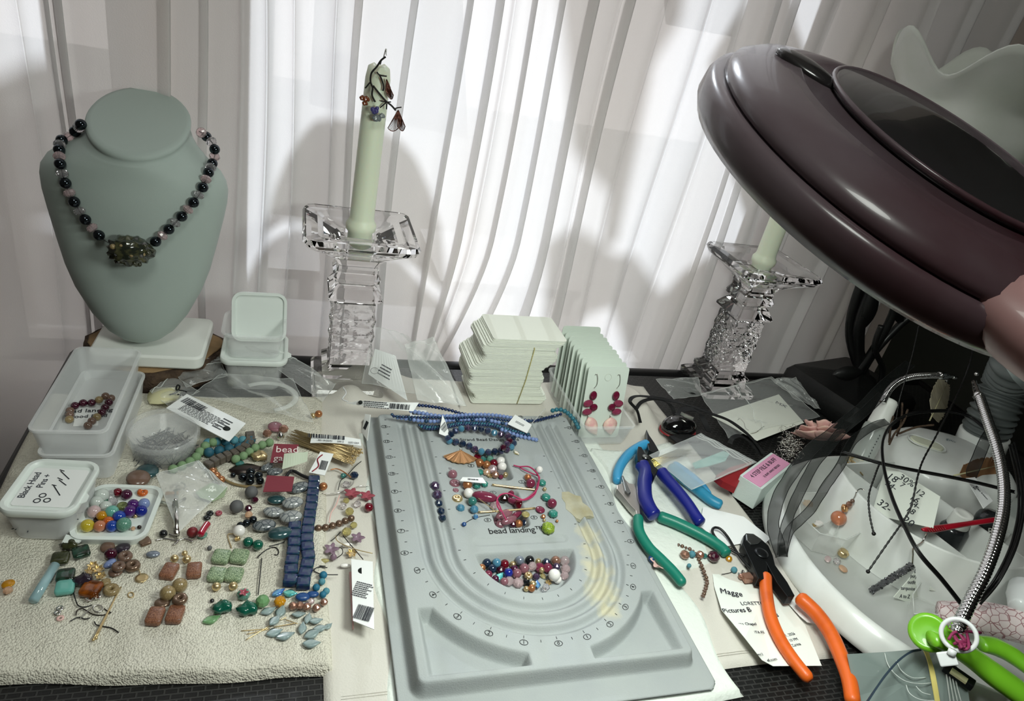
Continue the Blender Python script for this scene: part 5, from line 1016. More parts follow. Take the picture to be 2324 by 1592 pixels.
# gold shell charm, bars, cord
g = G(); q = P(780+1090/4.007, 900+575/4.007, BZ+.003); n = 24; Rr = rotz(-.15)
v0 = q+Rr@A([-.003, .0105, .003]); top_, bot_ = [], []
for i in range(n+1):
    a = math.radians(-155+130*i/n); r = .0165*(1+.03*math.sin(i*1.9)); p = v0+Rr@A([r*1.15*math.cos(a), r*math.sin(a), -.0035]); top_.append(p+A([0,0,.0006+.0005*(i % 2)])); bot_.append(p-A([0,0,.0003]))
g.v = [tuple(v0+A([0,0,.0006])), tuple(v0)]+[tuple(p) for p in top_]+[tuple(p) for p in bot_]
g.f = [(0, 2+i, 3+i) for i in range(n)]+[(1, n+4+i, n+3+i) for i in range(n)]+[(2+i, n+3+i, n+4+i, 3+i) for i in range(n)]; g.mi = [0]*len(g.f)
mat('rose_gold', 'dba877', .28, metal=.95)
o = tag(g.obj('shell_charm', 'rose_gold', smooth=False), 'fluted rose-gold shell charm hanging from the bracelet', 'charm'); G().tube([v0+A([.0012*math.cos(a), 0, .001+.0012*math.sin(a)]) for a in np.linspace(0, 2*PI, 11)[:-1]], .0004, 5, closed=True).obj('jump_ring', 'silver', o)
wire('gold_bar', 'long gold bar bead at the back of the front pocket', 'bar bead', KB, [(1350,805,.001),(1550,830,.001),(1755,850,.001)], BZ, .0011, 'gold', n=8)
wire('gold_bar', 'long gold bar bead crossing the front of the front pocket', 'bar bead', KB, [(1225,1055,.001),(1480,1040,.001),(1740,1018,.001)], BZ, .0010, 'gold', n=8)
wire('head_pin', 'dark gold pin reaching from the long rose bead into the pocket', 'pin', KB, [(1175,890,.006),(1300,985,.006),(1400,1060,.004)], BZ, .0004, 'gold')
wire('head_pin', 'fine grey pin from the tiny blue bead', 'pin', KB, [(1110,1150),(1190,1108),(1330,1080)], BZ, .0003, 'wire_dark')
mat('cord_pink', 'b03460', .6)
wire('pink_cord', 'knotted bright pink cord looped on the bead board', 'cord', KB, [(1545,628,.002),(1600,640,.003),(1680,640,.006),(1740,680,.007),(1775,740,.006),(1765,830,.005),(1720,890,.005),(1640,940,.006),(1580,920,.007),(1500,885,.008),(1430,895,.008),(1395,940,.008),(1400,1000,.007),(1430,1050,.007)], BZ, .0008, 'cord_pink')
wire('pink_cord', 'second pink cord end beside the first loop', 'cord', KB, [(1600,645,.002),(1640,670,.003),(1720,705,.004),(1780,735,.004),(1760,800,.004),(1745,880,.004),(1690,930,.005),(1625,945,.008),(1560,935,.008)], BZ, .0007, 'cord_pink')
wire('pink_cord', 'frayed pink cord tails over the front pocket', 'cord', KB, [(1395,940,.008),(1420,1000,.006),(1445,1060,.006),(1480,1130,.005)], BZ, .0006, 'cord_pink')
# ================================================================ paper tags
mat('tag_white', 'eef0ef', .5); mat('burgundy_card', '7e2f3c', .5); mat('tag_clear_hole', '1a1f1c', .8)
def barcode(parent, c, w, h, R, seed=1, dz=.0002):
    rn = random.Random(seed); x = -w/2; g = G()
    while x < w/2:
        b = rn.choice([.0003, .0003, .0006, .0009])*w/.02; g.box(c+R@A([x+b/2, 0, dz]), (b, h, .0001), R); x += b+rn.choice([.0003, .0006])*w/.02
    g.obj('barcode', 'ink', parent, smooth=False)['kind'] = 'stuff'
def lines_of_text(parent, c, w, h, n, R, seed=1, dz=.0002, m='ink'):
    rn = random.Random(seed); g = G(); pitch = h/n
    for i in range(n):
        L_ = w*rn.uniform(.75, 1); x = -w/2
        while x < -w/2+L_: b = rn.uniform(.0012, .003)*w/.03; g.box(c+R@A([x+b/2, h/2-pitch*(i+.5), dz]), (b, pitch*.42, .0001), R); x += b+.0006*w/.03
    g.obj('fine_print', m, parent, smooth=False)['kind'] = 'stuff'
def ptag(name, label, corners, z, m='tag_white', th=.0003, R=None, cat='tag', tilt=None, bend=0):
    "flat tag from its corners (first edge = top): heights may differ per corner"
    zz = z if hasattr(z, '__len__') else [z]*4
    q = [P(x, y, h) for (x, y), h in zip(corners, zz)]; c = sum(q)/4; ex = unit((q[1]-q[0])+(q[2]-q[3])); ey = (q[0]-q[3])+(q[1]-q[2]); n = unit(np.cross(ex, ey)); ey = np.cross(n, ex); Rt = np.stack([ex, ey, n], 1)
    w = (np.linalg.norm(q[1]-q[0])+np.linalg.norm(q[2]-q[3]))/2; h = abs(np.dot((q[0]-q[3]+q[1]-q[2])/2, ey)); g = G(); NX = 10
    rr = []
    for i in range(NX+1):
        u = i/NX; bz = bend*math.sin(PI*u); a = q[3]*(1-u)+q[2]*u+n*bz; b = q[0]*(1-u)+q[1]*u+n*bz; rr.append([a-n*th, b-n*th, b+n*th, a+n*th])
    g.rings(rr); o = tag(g.obj(name, m, smooth=False), label, cat); return o, c+n*(th+bend), w, h, Rt
# big hang tag over the green strands
o, c, w, h, Rt = ptag('hang_tag', 'large white hang tag with a barcode and fine print lying over the green strands', [(424,895),(558,962),(520,1003),(377,927)], [.030, .022, .024, .032])
barcode(o, c+Rt@A([-.021, .0065, 0]), .024, .010, Rt, 3); lines_of_text(o, c+Rt@A([-.004, -.002, 0]), .044, .017, 9, Rt, 4); lines_of_text(o, c+Rt@A([.019, 0, 0]), .012, .02, 5, Rt, 8)
G().lathe(c+Rt@A([.0255, -.003, .0004]), [(.0035, -.0002), (.0035, 0)], 20, Rt).obj('punched_hole', 'tag_clear_hole', o)
# long tag over the blue strands
o, c, w, h, Rt = ptag('hang_tag', 'long white hang tag curling over the back edge of the bead board', [(818,910),(951,914),(938,934),(785,916)], [.046, .040, .034, .040], bend=.002)
barcode(o, c+Rt@A([.015, .0, 0]), .022, .006, Rt, 6, dz=.0012); lines_of_text(o, c+Rt@A([-.010, 0, 0]), .026, .008, 4, Rt, 9, dz=.0016)
G().lathe(P(818, 914, .0445), [(.0022, -.0002), (.0022, .0002)], 16, Rt).obj('punched_hole', 'tag_clear_hole', o)
o, c, w, h, Rt = ptag('price_tag', 'small white tag with a barcode under the long hang tag', [(932,930),(968,932),(968,950),(930,946)], [BZ+.008]*4); barcode(o, c+A([0,-.001,0]), .014, .005, Rt, 7)
o, c, w, h, Rt = ptag('price_tag', 'narrow folded white barcode tag standing at the side of the bead board', [(829,940),(841,942),(834,1001),(821,980)], [.034, .036, .014, .016]); barcode(o, c, .004, .009, Rt, 8)
o, c, w, h, Rt = ptag('price_tag', 'white barcode tag folded over the bracelet', [(1004,942),(1012,960),(1022,995),(996,985)], [.040, .036, .026, .030]); barcode(o, c, .007, .010, Rt, 9)
o, c, w, h, Rt = ptag('price_tag', 'white price tag tied to the navy strand near the back corner of the board', [(1169,942),(1207,965),(1196,984),(1152,963)], [BZ+.010, BZ+.007, BZ+.006, BZ+.009]); lines_of_text(o, c, .012, .004, 2, Rt, 3)
wire('tag_string', 'clear looped string of the price tag near the card bin', 'string', K1, [(1206,962,.008),(1222,945,.010),(1238,928,.008)], BZ, .0003, 'thread_clear')
o, c, w, h, Rt = ptag('price_tag', 'small white barcode tag lying over the gold bead beside the rear pocket', [(1050,1084),(1095,1085),(1104,1098),(1044,1092)], [BZ+.011]*4); barcode(o, c, .010, .002, Rt, 12)
# tags among the towel beads
o, c, w, h, Rt = ptag('bead_card', 'burgundy bead card with white lettering under the folded paper', [(622,1008),(678,1010),(671,1051),(613,1051)], [.024, .024, .019, .019], 'burgundy_card')
mat('print_cream', 'e8dcd8', .6); textobj('bead', .011, c+Rt@A([.002, .004, .0004]), Rt, 'print_cream', o); textobj('gallery', .010, c+Rt@A([.0035, -.0065, .0004]), Rt, 'print_cream', o)
o, c, w, h, Rt = ptag('burgundy_paper', 'plain burgundy paper tag lying on the shell beads', [(606,1080),(668,1083),(662,1116),(597,1117)], [.022]*4, 'burgundy_card', cat='tag')
mat('sage_paper', 'c5cfba', .6)
o, c, w, h, Rt = ptag('folded_paper', 'pale sage folded paper label on top of the burgundy card', [(645,1030),(699,1026),(697,1048),(640,1066)], [.034, .034, .026, .024], 'sage_paper', cat='label', bend=.002)
o, c, w, h, Rt = ptag('price_tag', 'white tag with a red swoosh and barcode near the gold head pins', [(727,1026),(757,1031),(737,1080),(701,1073)], [.026, .026, .018, .018]); barcode(o, c+Rt@A([.002, -.002, 0]), .0065, .010, Rt, 13)
mat('red_ink', '8c2030', .6); G().tube([c+Rt@A([x, y, .0005]) for x, y in ((-.006, -.011), (-.002, -.004), (-.005, .003), (-.002, .009))], .0006, 5, smooth=5).obj('swoosh', 'red_ink', o)
o, c, w, h, Rt = ptag('barcode_strip', 'curved white barcode strip wrapped round the gold head pins', [(707,989),(818,998),(820,1013),(704,1006)], [.024, .020, .018, .022], bend=.002); barcode(o, c+Rt@A([-.010, .0015, 0]), .036, .005, Rt, 14, dz=.0016); textobj('F0119GD70      399 S      22D1066', .0028, c+Rt@A([.002, -.0035, .0012]), Rt, 'ink', o)
g = G(); a0 = P(655, 985, TZ+.006); a1 = P(815, 1040, TZ+.004)
for k in range(170):
    u, v_, w__ = rb.uniform(-1, 1), rb.uniform(-1, 1), rb.uniform(0, .05); d = unit(a1-a0); s_ = np.cross(d, [0,0,1.]); p = a0+d*w__*.5+s_*u*.010+A([0,0,(v_+1)*.002*(1-abs(u))]); q = a1-d*rb.uniform(0, .014)+s_*(u*.012+rb.uniform(-.004, .004))+A([0,0,(v_+1)*.0026*(1-abs(u))])
    g.tube([p, q], .00028, 4); g.sph(q, .0008, n=6, m=4)
tag(g.obj('head_pin_bundle', 'gold'), 'sheaf of thin gold head pins held by the barcode strip', 'pins', kind='stuff')
# tall white tag at the left of the board
o, c, w, h, Rt = ptag('hang_tag', 'white hang tag with a round hole and barcode lying on the canvas mat', [(797,1270),(846,1276),(849,1430),(801,1410)], [.012, .012, .016, .016])
barcode(o, P(826, 1392, .0162), .013, .014, Rt, 15); lines_of_text(o, P(823, 1340, .0150), .014, .016, 8, Rt, 5)
G().lathe(P(822, 1296, .0130), [(.0035, -.0002), (.0035, 0)], 20, Rt).obj('punched_hole', 'tag_clear_hole', o)
ptag('hang_tag', 'dusty mauve back flap showing beneath the white hang tag on the mat', [(792,1300),(800,1298),(803,1428),(800,1430)], [.006]*4, 'hinge_pink')
# ================================================================ earrings and findings on the canvas strip
MZ = .0045
loose(K4, MZ, [(1985,560,45,'facet','navy_glass','dark teal crystal at the top of the canvas strip cluster'), (1870,565,32,'facet','teal_glass','small teal crystal beside the dark one'), (1900,655,38,'facet','crystal_bead','clear crystal in the canvas strip cluster'), (1960,765,70,'flower','flower_red','red glass flower bead nearer the copper bead'), (2120,790,62,'flower','flower_red','red glass flower bead half under the board, rear'), (2140,900,48,'round','g_red','dark red round bead beside the board'), (1900,830,34,'facet','yellow_crystal','pale yellow crystal under the red flower'), (2020,865,38,'facet','crystal_bead','clear faceted crystal between the flowers'), (1870,885,34,'round','crystal_bead','round clear bead under the yellow crystal'), (1935,945,46,'facet','yellow_crystal','yellow faceted crystal above the bronze pearls'), (1980,1090,38,'facet','yellow_crystal','yellow crystal below the bronze pearls'), (1905,1160,50,'facet','yellow_crystal','large pale yellow crystal'),
   (2020,1235,58,'flower','flower_purple','dusty purple flower bead farther from the towel'), (1740,1355,62,'flower','flower_purple','dusty purple flower bead nearer the towel'), (1765,1430,40,'drop','flower_purple','purple drop bead under its flower'), (1660,1470,60,'stone','yellow_crystal','pale yellow-green long bead by the towel edge'), (1910,1300,56,'stone','pearl_white','white pearl drop on an ear wire'), (1960,1390,50,'filigree','gold','gold filigree flower finding'), (1890,1520,56,'stone','pearl_white','second white pearl drop beside the hang tag')])
for pts, m, lab in (([(2060,410),(1990,470),(1900,570),(1840,620),(1815,715)], 'wire_dark', 'long dark ear wire at the top of the canvas strip'), ([(1990,690),(2060,670),(2150,668)], 'silver', 'silver pin pointing at the board'), ([(1735,500),(1800,490),(1870,520),(1950,580)], 'copper_pearl', 'coppery chain end near the white tag'), ([(1640,755),(1760,750),(1850,735),(1960,660),(1980,610)], 'silver', 'silver bead chain lying on the towel edge'),
   ([(1840,1160),(1780,1225),(1735,1260)], 'wire_dark', 'short dark wire by the yellow crystals'), ([(1865,1200),(1930,1280),(2000,1360),(2080,1455)], 'wire_dark', 'dark pin running toward the hang tag'), ([(1790,1200),(1800,1250),(1870,1295),(2010,1350),(2180,1390)], 'gold', 'brass ear wire with the white pearl drop'), ([(1785,1330),(1850,1335),(1860,1390),(1800,1440)], 'oxide', 'dark hook of the purple flower earring'), ([(1700,1540),(1640,1545),(1560,1560),(1600,1600)], 'wire_dark', 'dark looped wire near the towel corner'), ([(1830,770),(1790,880),(1740,960),(1720,1060)], 'flower_pink', 'faded pink thread tassel on the canvas strip')):
    wire('ear_wire' if 'thread' not in lab and 'chain' not in lab else ('thread_tassel' if 'thread' in lab else 'chain'), lab, 'wire' if 'thread' not in lab else 'tassel', K4, pts, MZ+.003, .0006 if 'chain' in lab or 'thread' in lab else .0004, m)
# ================================================================ pliers
mat('grip_ltblue', '3f9fd0', .4, coat=.15); mat('grip_teal', '2b86a8', .4); mat('grip_navy', '16207c', .35, coat=.2); mat('grip_green', '127a66', .45, coat=.1); mat('grip_orange', 'e0641c', .45, coat=.1, noise=(60, 'c95618', .5, .8)); mat('steel', '8f9290', .28, metal=.95); mat('steel_dark', '2f3132', .35, metal=.8); mat('steel_pale', 'b9b4ae', .3, metal=.8)
K4c = (1400, 860, 4.683); K5b = (1360, 1150, 3.602); K6b = (1740, 820, 3.98); K7 = (1740, 1150, 3.601); K8 = (1700, 880, 2.2356)
def pp_(crop, p, z): return P(crop[0]+p[0]/crop[2], crop[1]+p[1]/crop[2], z)
def grip(crop, pts, r, m, parent, z0, z1, fl=.8, name='handle'):
    "handle: a tapering tube through pixel points, height from z0 to z1"
    n = len(pts); w3 = [pp_(crop, p, z0+(z1-z0)*i/(n-1)) for i, p in enumerate(pts)]; rm = r/crop[2]*pxs(w3[0])
    q, _ = spline(w3, 8); k = len(q); rs = [rm*min(1, .35+.65*math.sqrt(min(1, min(i+.3, (k-1-i)*.9+.25)/2.2)))*(1-.10*i/k) for i in range(k)]
    return G().tube(q, rs, 16).obj(name, m, parent)
def plate(crop, pts, z0, z1, name, m, parent, bevel=.0006):
    return G().prism([tuple(pp_(crop, p, z1)[:2]) for p in pts], z0, z1).obj(name, m, parent, smooth=False, bevel=bevel)
MZ2 = .0085
t = thing('nippers', 'cutting pliers with light blue handles partly under the zip bag', 'pliers', pp_(K4c, (400,800), MZ2))
grip(K4c, [(330,690),(230,730),(120,810),(40,920),(5,1020),(10,1100)], 52, 'grip_ltblue', t, .018, .014)
grip(K4c, [(560,930),(700,1050),(850,1170),(1000,1290),(1115,1350)], 60, 'grip_teal', t, .018, .016)
grip(K4c, [(600,900),(760,1010),(900,1130),(985,1250)], 40, 'grip_ltblue', t, .010, .010)
plate(K4c, [(315,535),(345,600),(400,680),(460,785),(400,790),(340,760),(320,680)], .012, .022, 'jaw', 'steel_dark', t)
t = thing('crimping_pliers', 'crimping pliers with dark blue handles and black jaws', 'pliers', pp_(K4c, (330,900), MZ2))
plate(K4c, [(228,718),(262,725),(300,790),(352,850),(400,930),(440,965),(400,1050),(350,960),(265,905),(222,870),(215,790)], .022, .032, 'jaw', 'steel_dark', t)
G().lathe(pp_(K4c, (305,836), .032), [(.0040, 0), (.0038, .0014), (.002, .002)], 20).obj('pivot_screw', 'steel', t)
grip(K4c, [(255,905),(305,1000),(290,1130),(300,1270),(350,1390),(410,1470)], 80, 'grip_navy', t, .026, .022)
grip(K4c, [(460,975),(540,1080),(660,1220),(760,1350),(840,1470),(900,1545)], 66, 'grip_navy', t, .026, .022)
t = thing('flat_nose_pliers', 'pliers with green handles and pale steel jaws beside the bead board', 'pliers', pp_(K4c, (150,1200), MZ2))
plate(K4c, [(45,1030),(75,1060),(130,1110),(185,1120),(215,1200),(240,1330),(250,1430),(215,1470),(200,1400),(150,1350),(60,1240),(0,1170),(0,1130),(50,1110)], .013, .021, 'jaw', 'steel_pale', t)
plate(K4c, [(50,1025),(70,1030),(150,1210),(125,1225),(90,1190)], .021, .024, 'jaw', 'steel', t)
grip(K5b, [(318,80),(325,200),(400,330),(500,430),(600,530),(690,640)], 44, 'grip_green', t, .018, .014)
grip(K5b, [(480,78),(620,130),(770,200),(900,270),(1000,340),(1045,395)], 48, 'grip_green', t, .016, .016)
t = thing('diagonal_cutters', 'diagonal cutters with long orange handles lying over the receipt', 'pliers', pp_(K5b, (1300,400), .006))
plate(K5b, [(1180,240),(1200,218),(1260,222),(1320,262),(1385,320),(1420,400),(1440,480),(1540,620),(1600,730),(1540,740),(1450,620),(1370,470),(1390,600),(1300,590),(1250,470),(1215,400),(1170,300)], .012, .022, 'jaw', 'steel_dark', t)
plate(K5b, [(1200,225),(1262,225),(1330,275),(1300,300),(1240,310),(1205,275)], .0215, .0235, 'cutting_edge', 'steel', t)
G().lathe(pp_(K5b, (1325,385), .022), [(.0068, 0), (.0066, .0012), (.004, .0016)], 24).obj('pivot', 'steel_dark', t)
grip(K5b, [(1360,555),(1365,700),(1400,900),(1480,1090),(1590,1260),(1725,1425)], 50, 'grip_orange', t, .018, .014)
grip(K5b, [(1625,735),(1770,870),(1890,1040),(1980,1240),(2045,1430),(2075,1620)], 60, 'grip_orange', t, .022, .018)
# ================================================================ papers at the front
def sheet_poly(crop, pts, z, name, m, label, cat, th=.0003, curl=None):
    g = G(); q = [pp_(crop, p, z if not curl else z+curl[i]) for i, p in enumerate(pts)]; c = sum(q)/len(q); n = len(q)
    g.v = [tuple(c+A([0,0,th]))]+[tuple(p+A([0,0,th])) for p in q]+[tuple(p) for p in q]+[tuple(c)]; g.f = [(0, 1+i, 1+(i+1)%n) for i in range(n)]+[(1+i, 1+n+i, 1+n+(i+1)%n, 1+(i+1)%n) for i in range(n)]+[(2*n+1, 1+n+(i+1)%n, 1+n+i) for i in range(n)]; g.mi = [0]*len(g.f)
    o = g.obj(name, m, smooth=False); tag(o, label, cat); return o
mat('receipt_paper', 'e9eee6', .7); mat('film_glossy', 'f4f6f5', .04, clear=.78, spec=1.0)
rcp = sheet_poly(K5b, [(925,555),(1100,560),(1310,625),(1440,660),(1520,780),(1680,970),(1818,1305),(1420,1308),(1330,1260),(1190,1080),(1100,970),(1000,850),(940,660)], .0068, 'receipt', 'receipt_paper', 'printed receipt with handwriting under the orange-handled cutters', 'receipt', curl=[0,0,0,0,0,.001,.002,.004,.006,.008,.006,.003,0])
def wr(s, px, py, sz, ang=-.13, z=.0078, parent=None, m='ink', nm='printing'): textobj(s, sz, P(px, py, z), rotz(ang), m, parent or rcp, nm, align='LEFT')
wr('Magge', 1634, 1341, 0.0084, -.30, .0090, nm='handwriting'); wr('LORETTO', 1681, 1371, 0.0055, -.08, .0090); wr('Pictures B', 1640, 1388, 0.0071, -.03, .0105, nm='handwriting'); wr('L B s', 1737, 1398, 0.0068, -.03, .0090, nm='handwriting')
wr('retto Chapel', 1668, 1417, 0.0040, -.10, .0125); wr('O SANTA FE', 1688, 1436, 0.0036, -.10, .0120); wr('1, 2026', 1782, 1444, 0.0037, .12, .0092); wr(':00 PM', 1790, 1456, 0.0037, .12, .0092); wr('Zarina', 1797, 1467, 0.0038, .12, .0094); wr('el.com', 1741, 1500, 0.0037, .05, .0125); wr('en/2', 1719, 1486, 0.0030, -.1, .0150)
sheet_poly(K5b, [(850,5),(1180,85),(1400,260),(1330,330),(1190,300),(1030,330),(820,160)], .0135, 'note_card', 'paper_white', 'blank white card beneath the green and blue handles', 'card')
sheet_poly(K5b, [(1440,650),(1560,740),(1690,880),(1760,960),(1700,950),(1640,900),(1540,790)], .0085, 'receipt', 'paper_white', 'small curled receipt strip with dark print beside the white lamp base', 'receipt')
# brown cord necklace and bits under the green handles
strand('cord_necklace', 'knotted brown cord with copper beads trailing beside the receipt', 'necklace', K5b, [(640,310),(700,335),(760,360),(800,410),(835,480),(862,550),(882,610),(872,665),(850,735)], .0075, 16, ('nugget','round'), ['taupe_bead','bronze_pearl','taupe_bead'])
loose(K5b, .0085, [(700,395,40,'facet','bronze_crystal','brown crystal under the green pliers'), (760,392,28,'round','turq_clay','small teal bead beside the brown crystal'), (825,395,34,'facet','bronze_crystal','second brown crystal, nearer the braided cord'), (862,405,22,'facet','teal_glass','small aqua bead by the second brown crystal'), (935,410,50,'facet','garnet','large dark faceted bead under a green handle'), (1060,430,28,'facet','g_amber','small amber bead at the tip of a green handle'), (1103,520,26,'round','turq_clay','small teal bead on a thin wire above the receipt'), (735,485,18,'round','turq_clay','tiny teal bead at the paper towel edge'), (475,468,52,'flower','flower_pink','pale pink flower bead beside the bead board'), (430,430,30,'round','lapis_oval','small dark blue bead at the rim of the board'), (1210,585,40,'cube','bronze_crystal','brown stone cube at the top of the receipt'), (1160,575,26,'facet','bronze_crystal','small brown bead beside the stone cube')])
wire('beading_wire', 'thin curved beading wire through a small teal bead', 'wire', K5b, [(1000,555),(1060,545),(1100,525),(1120,470),(1080,420)], .009, .0003, 'wire_dark')
wire('braided_cord', 'black braided cord loop reaching under the orange cutters', 'cord', K5b, [(1260,530,0),(1180,450,0),(1110,350,0),(1050,250,.002),(990,185,.004),(940,175,.004),(925,205,.003),(960,265,.002),(1040,330,.001),(1130,385,0),(1210,410,0)], .0145, .0013, 'black_iron', n=8)
G().tube([pp_(K5b, (1140+12*i, 545+22*math.sin(i*1.7)), .0105) for i in range(10)], .0009, 5, smooth=4).obj('silver_chain', 'silver', label='tangle of fine silver chain at the top of the receipt', cat='chain')
# ================================================================ nail buffer block
mat('buff_foam', 'cdd9d4', .9, bump=(900, .0003)); mat('buff_pink', 'd495b4', .7)
BH = .032
c, w, d, R = quad([(1675,1082), (1752,1027), (1797,1056), (1733,1109)], BH)
t = thing('buffer_block', 'pale green nail buffer block with a pink printed top', 'buffer block', (c[0], c[1], .004))
G().prism(rrect(w, d, .0012, 2), 0, BH-.004, A([c[0], c[1], .004]), R).obj('foam_body', 'buff_foam', t, smooth=False)
tp = G().prism(rrect(w*.97, d*.80, .0006, 1), 0, .0006, A([c[0], c[1], BH]), R).obj('pink_label', 'buff_pink', t, smooth=False)
textobj('4 STEP FILE & BUFF', w*.094, A([c[0], c[1], BH+.0008])+R@A([0, .004, 0]), R, 'ink', tp); textobj('3) BUFF AWAY RIDGES', w*.050, A([c[0], c[1], BH+.0008])+R@A([.003, -.0045, 0]), R, 'ink', tp)
# ================================================================ plastic bags
def bag(name, label, crop, corners, zs, m='film', nu=26, nv=20, wr_=.0022, seed=1, zip_=None, th=0, parts=True):
    rn = random.Random(seed); q = [pp_(crop, p, z) for p, z in zip(corners, zs)]
    fr = [(rn.uniform(2, 7), rn.uniform(2, 7), rn.uniform(0, 6)) for _ in range(5)]
    def fn(u, v):
        p = q[3]*(1-u)*(1-v)+q[2]*u*(1-v)+q[0]*(1-u)*v+q[1]*u*v
        h = sum(math.sin(a*u*3+b*v*3+c_) for a, b, c_ in fr)/2.2; e = min(1, 6*min(u, 1-u, v, 1-v)+.25)
        h2 = abs(math.sin(fr[0][0]*u*2+fr[1][1]*v*2))**.5
        return p+A([0, 0, wr_*e*(h+h2)+wr_*.5])
    t = thing(name, label, 'bag', min(q, key=lambda p: p[2]))
    g = G(); g.sheet(fn, nu, nv); g.obj('film_sheet', m, t)
    ed = [fn(i/12, 0) for i in range(12)]+[fn(1, i/12) for i in range(12)]+[fn(1-i/12, 1) for i in range(12)]+[fn(0, 1-i/12) for i in range(12)]; G().tube(ed, .00028, 4, closed=True).obj('edge_seam', 'film_haze', t)
    if zip_:
        for k, (a, b) in enumerate(zip_):
            pts = [fn(a[0]+(b[0]-a[0])*i/14, a[1]+(b[1]-a[1])*i/14)+A([0,0,.0004]) for i in range(15)]; G().tube(pts, .0006, 5).obj('zip_strip', 'film_haze', t)
    return t, fn
mat('film_zip', 'f0f4f4', .1, clear=.66, spec=1.0)
z_r = [((.93, .02), (.93, .98)), ((.955, .02), (.955, .98)), ((.90, .02), (.90, .98))]
bag('zip_bag', 'clear zip bag holding gold pins, lying over the light blue handles', K4c, [(340,820),(890,590),(1485,895),(790,1190)], [.028,.028,.030,.030], 'film_zip', wr_=.0016, seed=3, zip_=[((.02,.0),(.98,.02)),]+[((1-e, 0.02), (1-e, .98)) for e in (.04, .08, .13)])
g = G()
for k in range(70):
    a = pp_(K4c, (365+rb.uniform(-10, 60), 850+k*1.4, 0), .024+rb.uniform(0, .004)); b = pp_(K4c, (700+rb.uniform(-60, 100), 745+k*.7, 0), .024+rb.uniform(0, .004)); g.tube([a, b], .00028, 4)
mat('gold_pale', 'd8c77a', .25, metal=.9)
tag(g.obj('pin_bundle', 'gold_pale'), 'bundle of pale gold pins inside the zip bag', 'pins', kind='stuff')
sheet_poly(K4c, [(800,900),(950,840),(1130,770),(1200,800),(1150,880),(980,930),(830,960)], .0235, 'blue_paper', 'turq_glass', 'torn blue paper slip inside the zip bag', 'paper')
bag('plastic_bag', 'large clear bag in front of the second candlestick, holding an earring card', K4c, [(880,180),(1640,-10),(2150,420),(1180,640)], [.030,.034,.012,.010], 'film', wr_=.004, seed=5, zip_=[((.0,.97),(1,.97)), ((.35,0),(.45,1))])
o = sheet_poly(K4c, [(1010,400),(1720,168),(1990,470),(1490,662)], .012, 'earring_card', 'card_stock', 'white card with two fish-hook ear wires inside the large bag', 'card')
for pts in ([(1285,440),(1310,425),(1350,470),(1365,520),(1400,550)], [(1420,585),(1480,570),(1530,530),(1565,505)]): wire('ear_wire', None, None, K4c, pts, .0125, .0005, 'silver', parent=o)
textobj('MX', .011, pp_(K4c, (1745,275), .0128), rotz(-.9), 'ink_blue', o, 'handwriting')
bag('plastic_bag', 'empty clear bag lying behind the pink flower', K4c, [(1620,20),(1890,10),(2154,350),(1900,230)], [.03,.03,.01,.02], 'film', wr_=.004, seed=6)
bag('plastic_bag', 'crumpled clear bag left of the second candlestick with a dark bird charm', K4c, [(410,20),(860,0),(900,190),(600,230)], [.018,.03,.012,.008], 'film', wr_=.003, seed=7)
leaf3(pp_(K4c, (700,110), .016), pp_(K4c, (880,160), .014), .016, 'bird_charm', 'black_iron', None, [0,0,1], cup=.1); tag(bpy.data.objects['bird_charm'], 'dark bird-shaped charm in the crumpled bag', 'charm')
g = G()
for k in range(240):
    c_ = pp_(K4c, (1850+rb.gauss(0, 70), 720+rb.gauss(0, 95)), .006+rb.uniform(0, .014)); a = rb.uniform(0, PI); q = A([math.cos(a), math.sin(a), rb.uniform(-.5, .5)])*.004; g.tube([c_-q, c_-q*.2+A([0,0,.002]), c_+q], .00035, 4)
tag(g.obj('ear_wire_pile', 'silver'), 'heap of tiny silver ear wires beside the pink flower', 'ear wires', kind='stuff')
# bags at the back left
bag('plastic_bag', 'clear bag with a zip edge draped against the small tub stack', K3, [(860,590),(1210,640),(1680,930),(1560,1090)], [.040,.040,.012,.010], 'film_glossy', wr_=.002, seed=9, zip_=[((0,.9),(1,.9)), ((0,.7),(1,.75))])
bag('plastic_bag', 'large crumpled clear bag covering the middle of the back left pile', K3, [(650,850),(1290,900),(1480,1290),(380,1040)], [.022,.024,.016,.016], 'film', nu=34, nv=28, wr_=.0045, seed=10)
bag('plastic_bag', 'small clear bag with a folded flap lying by the log slice', K3, [(180,780),(620,690),(700,860),(330,960)], [.020,.022,.018,.016], 'film', wr_=.003, seed=11, zip_=[((0,.9),(1,.85)), ((.0,.6),(1,.65))])
bag('plastic_bag', 'clear bag of ivory charms between the bin and the hang tag', K3, [(0,1000),(190,850),(450,1000),(180,1140)], [.016]*4, 'film', wr_=.002, seed=12, zip_=[((0,.9),(1,.9))])
mat('ivory', 'cfcaa0', .4, coat=.3)
o = leaf3(pp_(K3, (0,1100), .014), pp_(K3, (270,960), .014), .030, 'ivory_charm', 'ivory', None, [0,0,1], cup=.15); tag(o, 'smooth ivory coloured bone charm in the bag by the bin', 'charm')
G().tube([pp_(K3, p, .020) for p in ((180,1020),(240,1000),(270,950),(250,935),(240,975),(290,985),(330,1000),(250,1020))], .0009, 6, smooth=6).obj('scroll_charm', 'black_iron', label='black scroll charm on the ivory one', cat='charm')
o = G().tube([pp_(K3, (1050+270*math.cos(a), 1040+125*math.sin(a)), .022) for a in np.linspace(-2.2, 1.3, 24)], .0032, 8, flat=.4).obj('plastic_hoop', 'film_haze', label='clear curved plastic collar inside the crumpled bag', cat='collar')
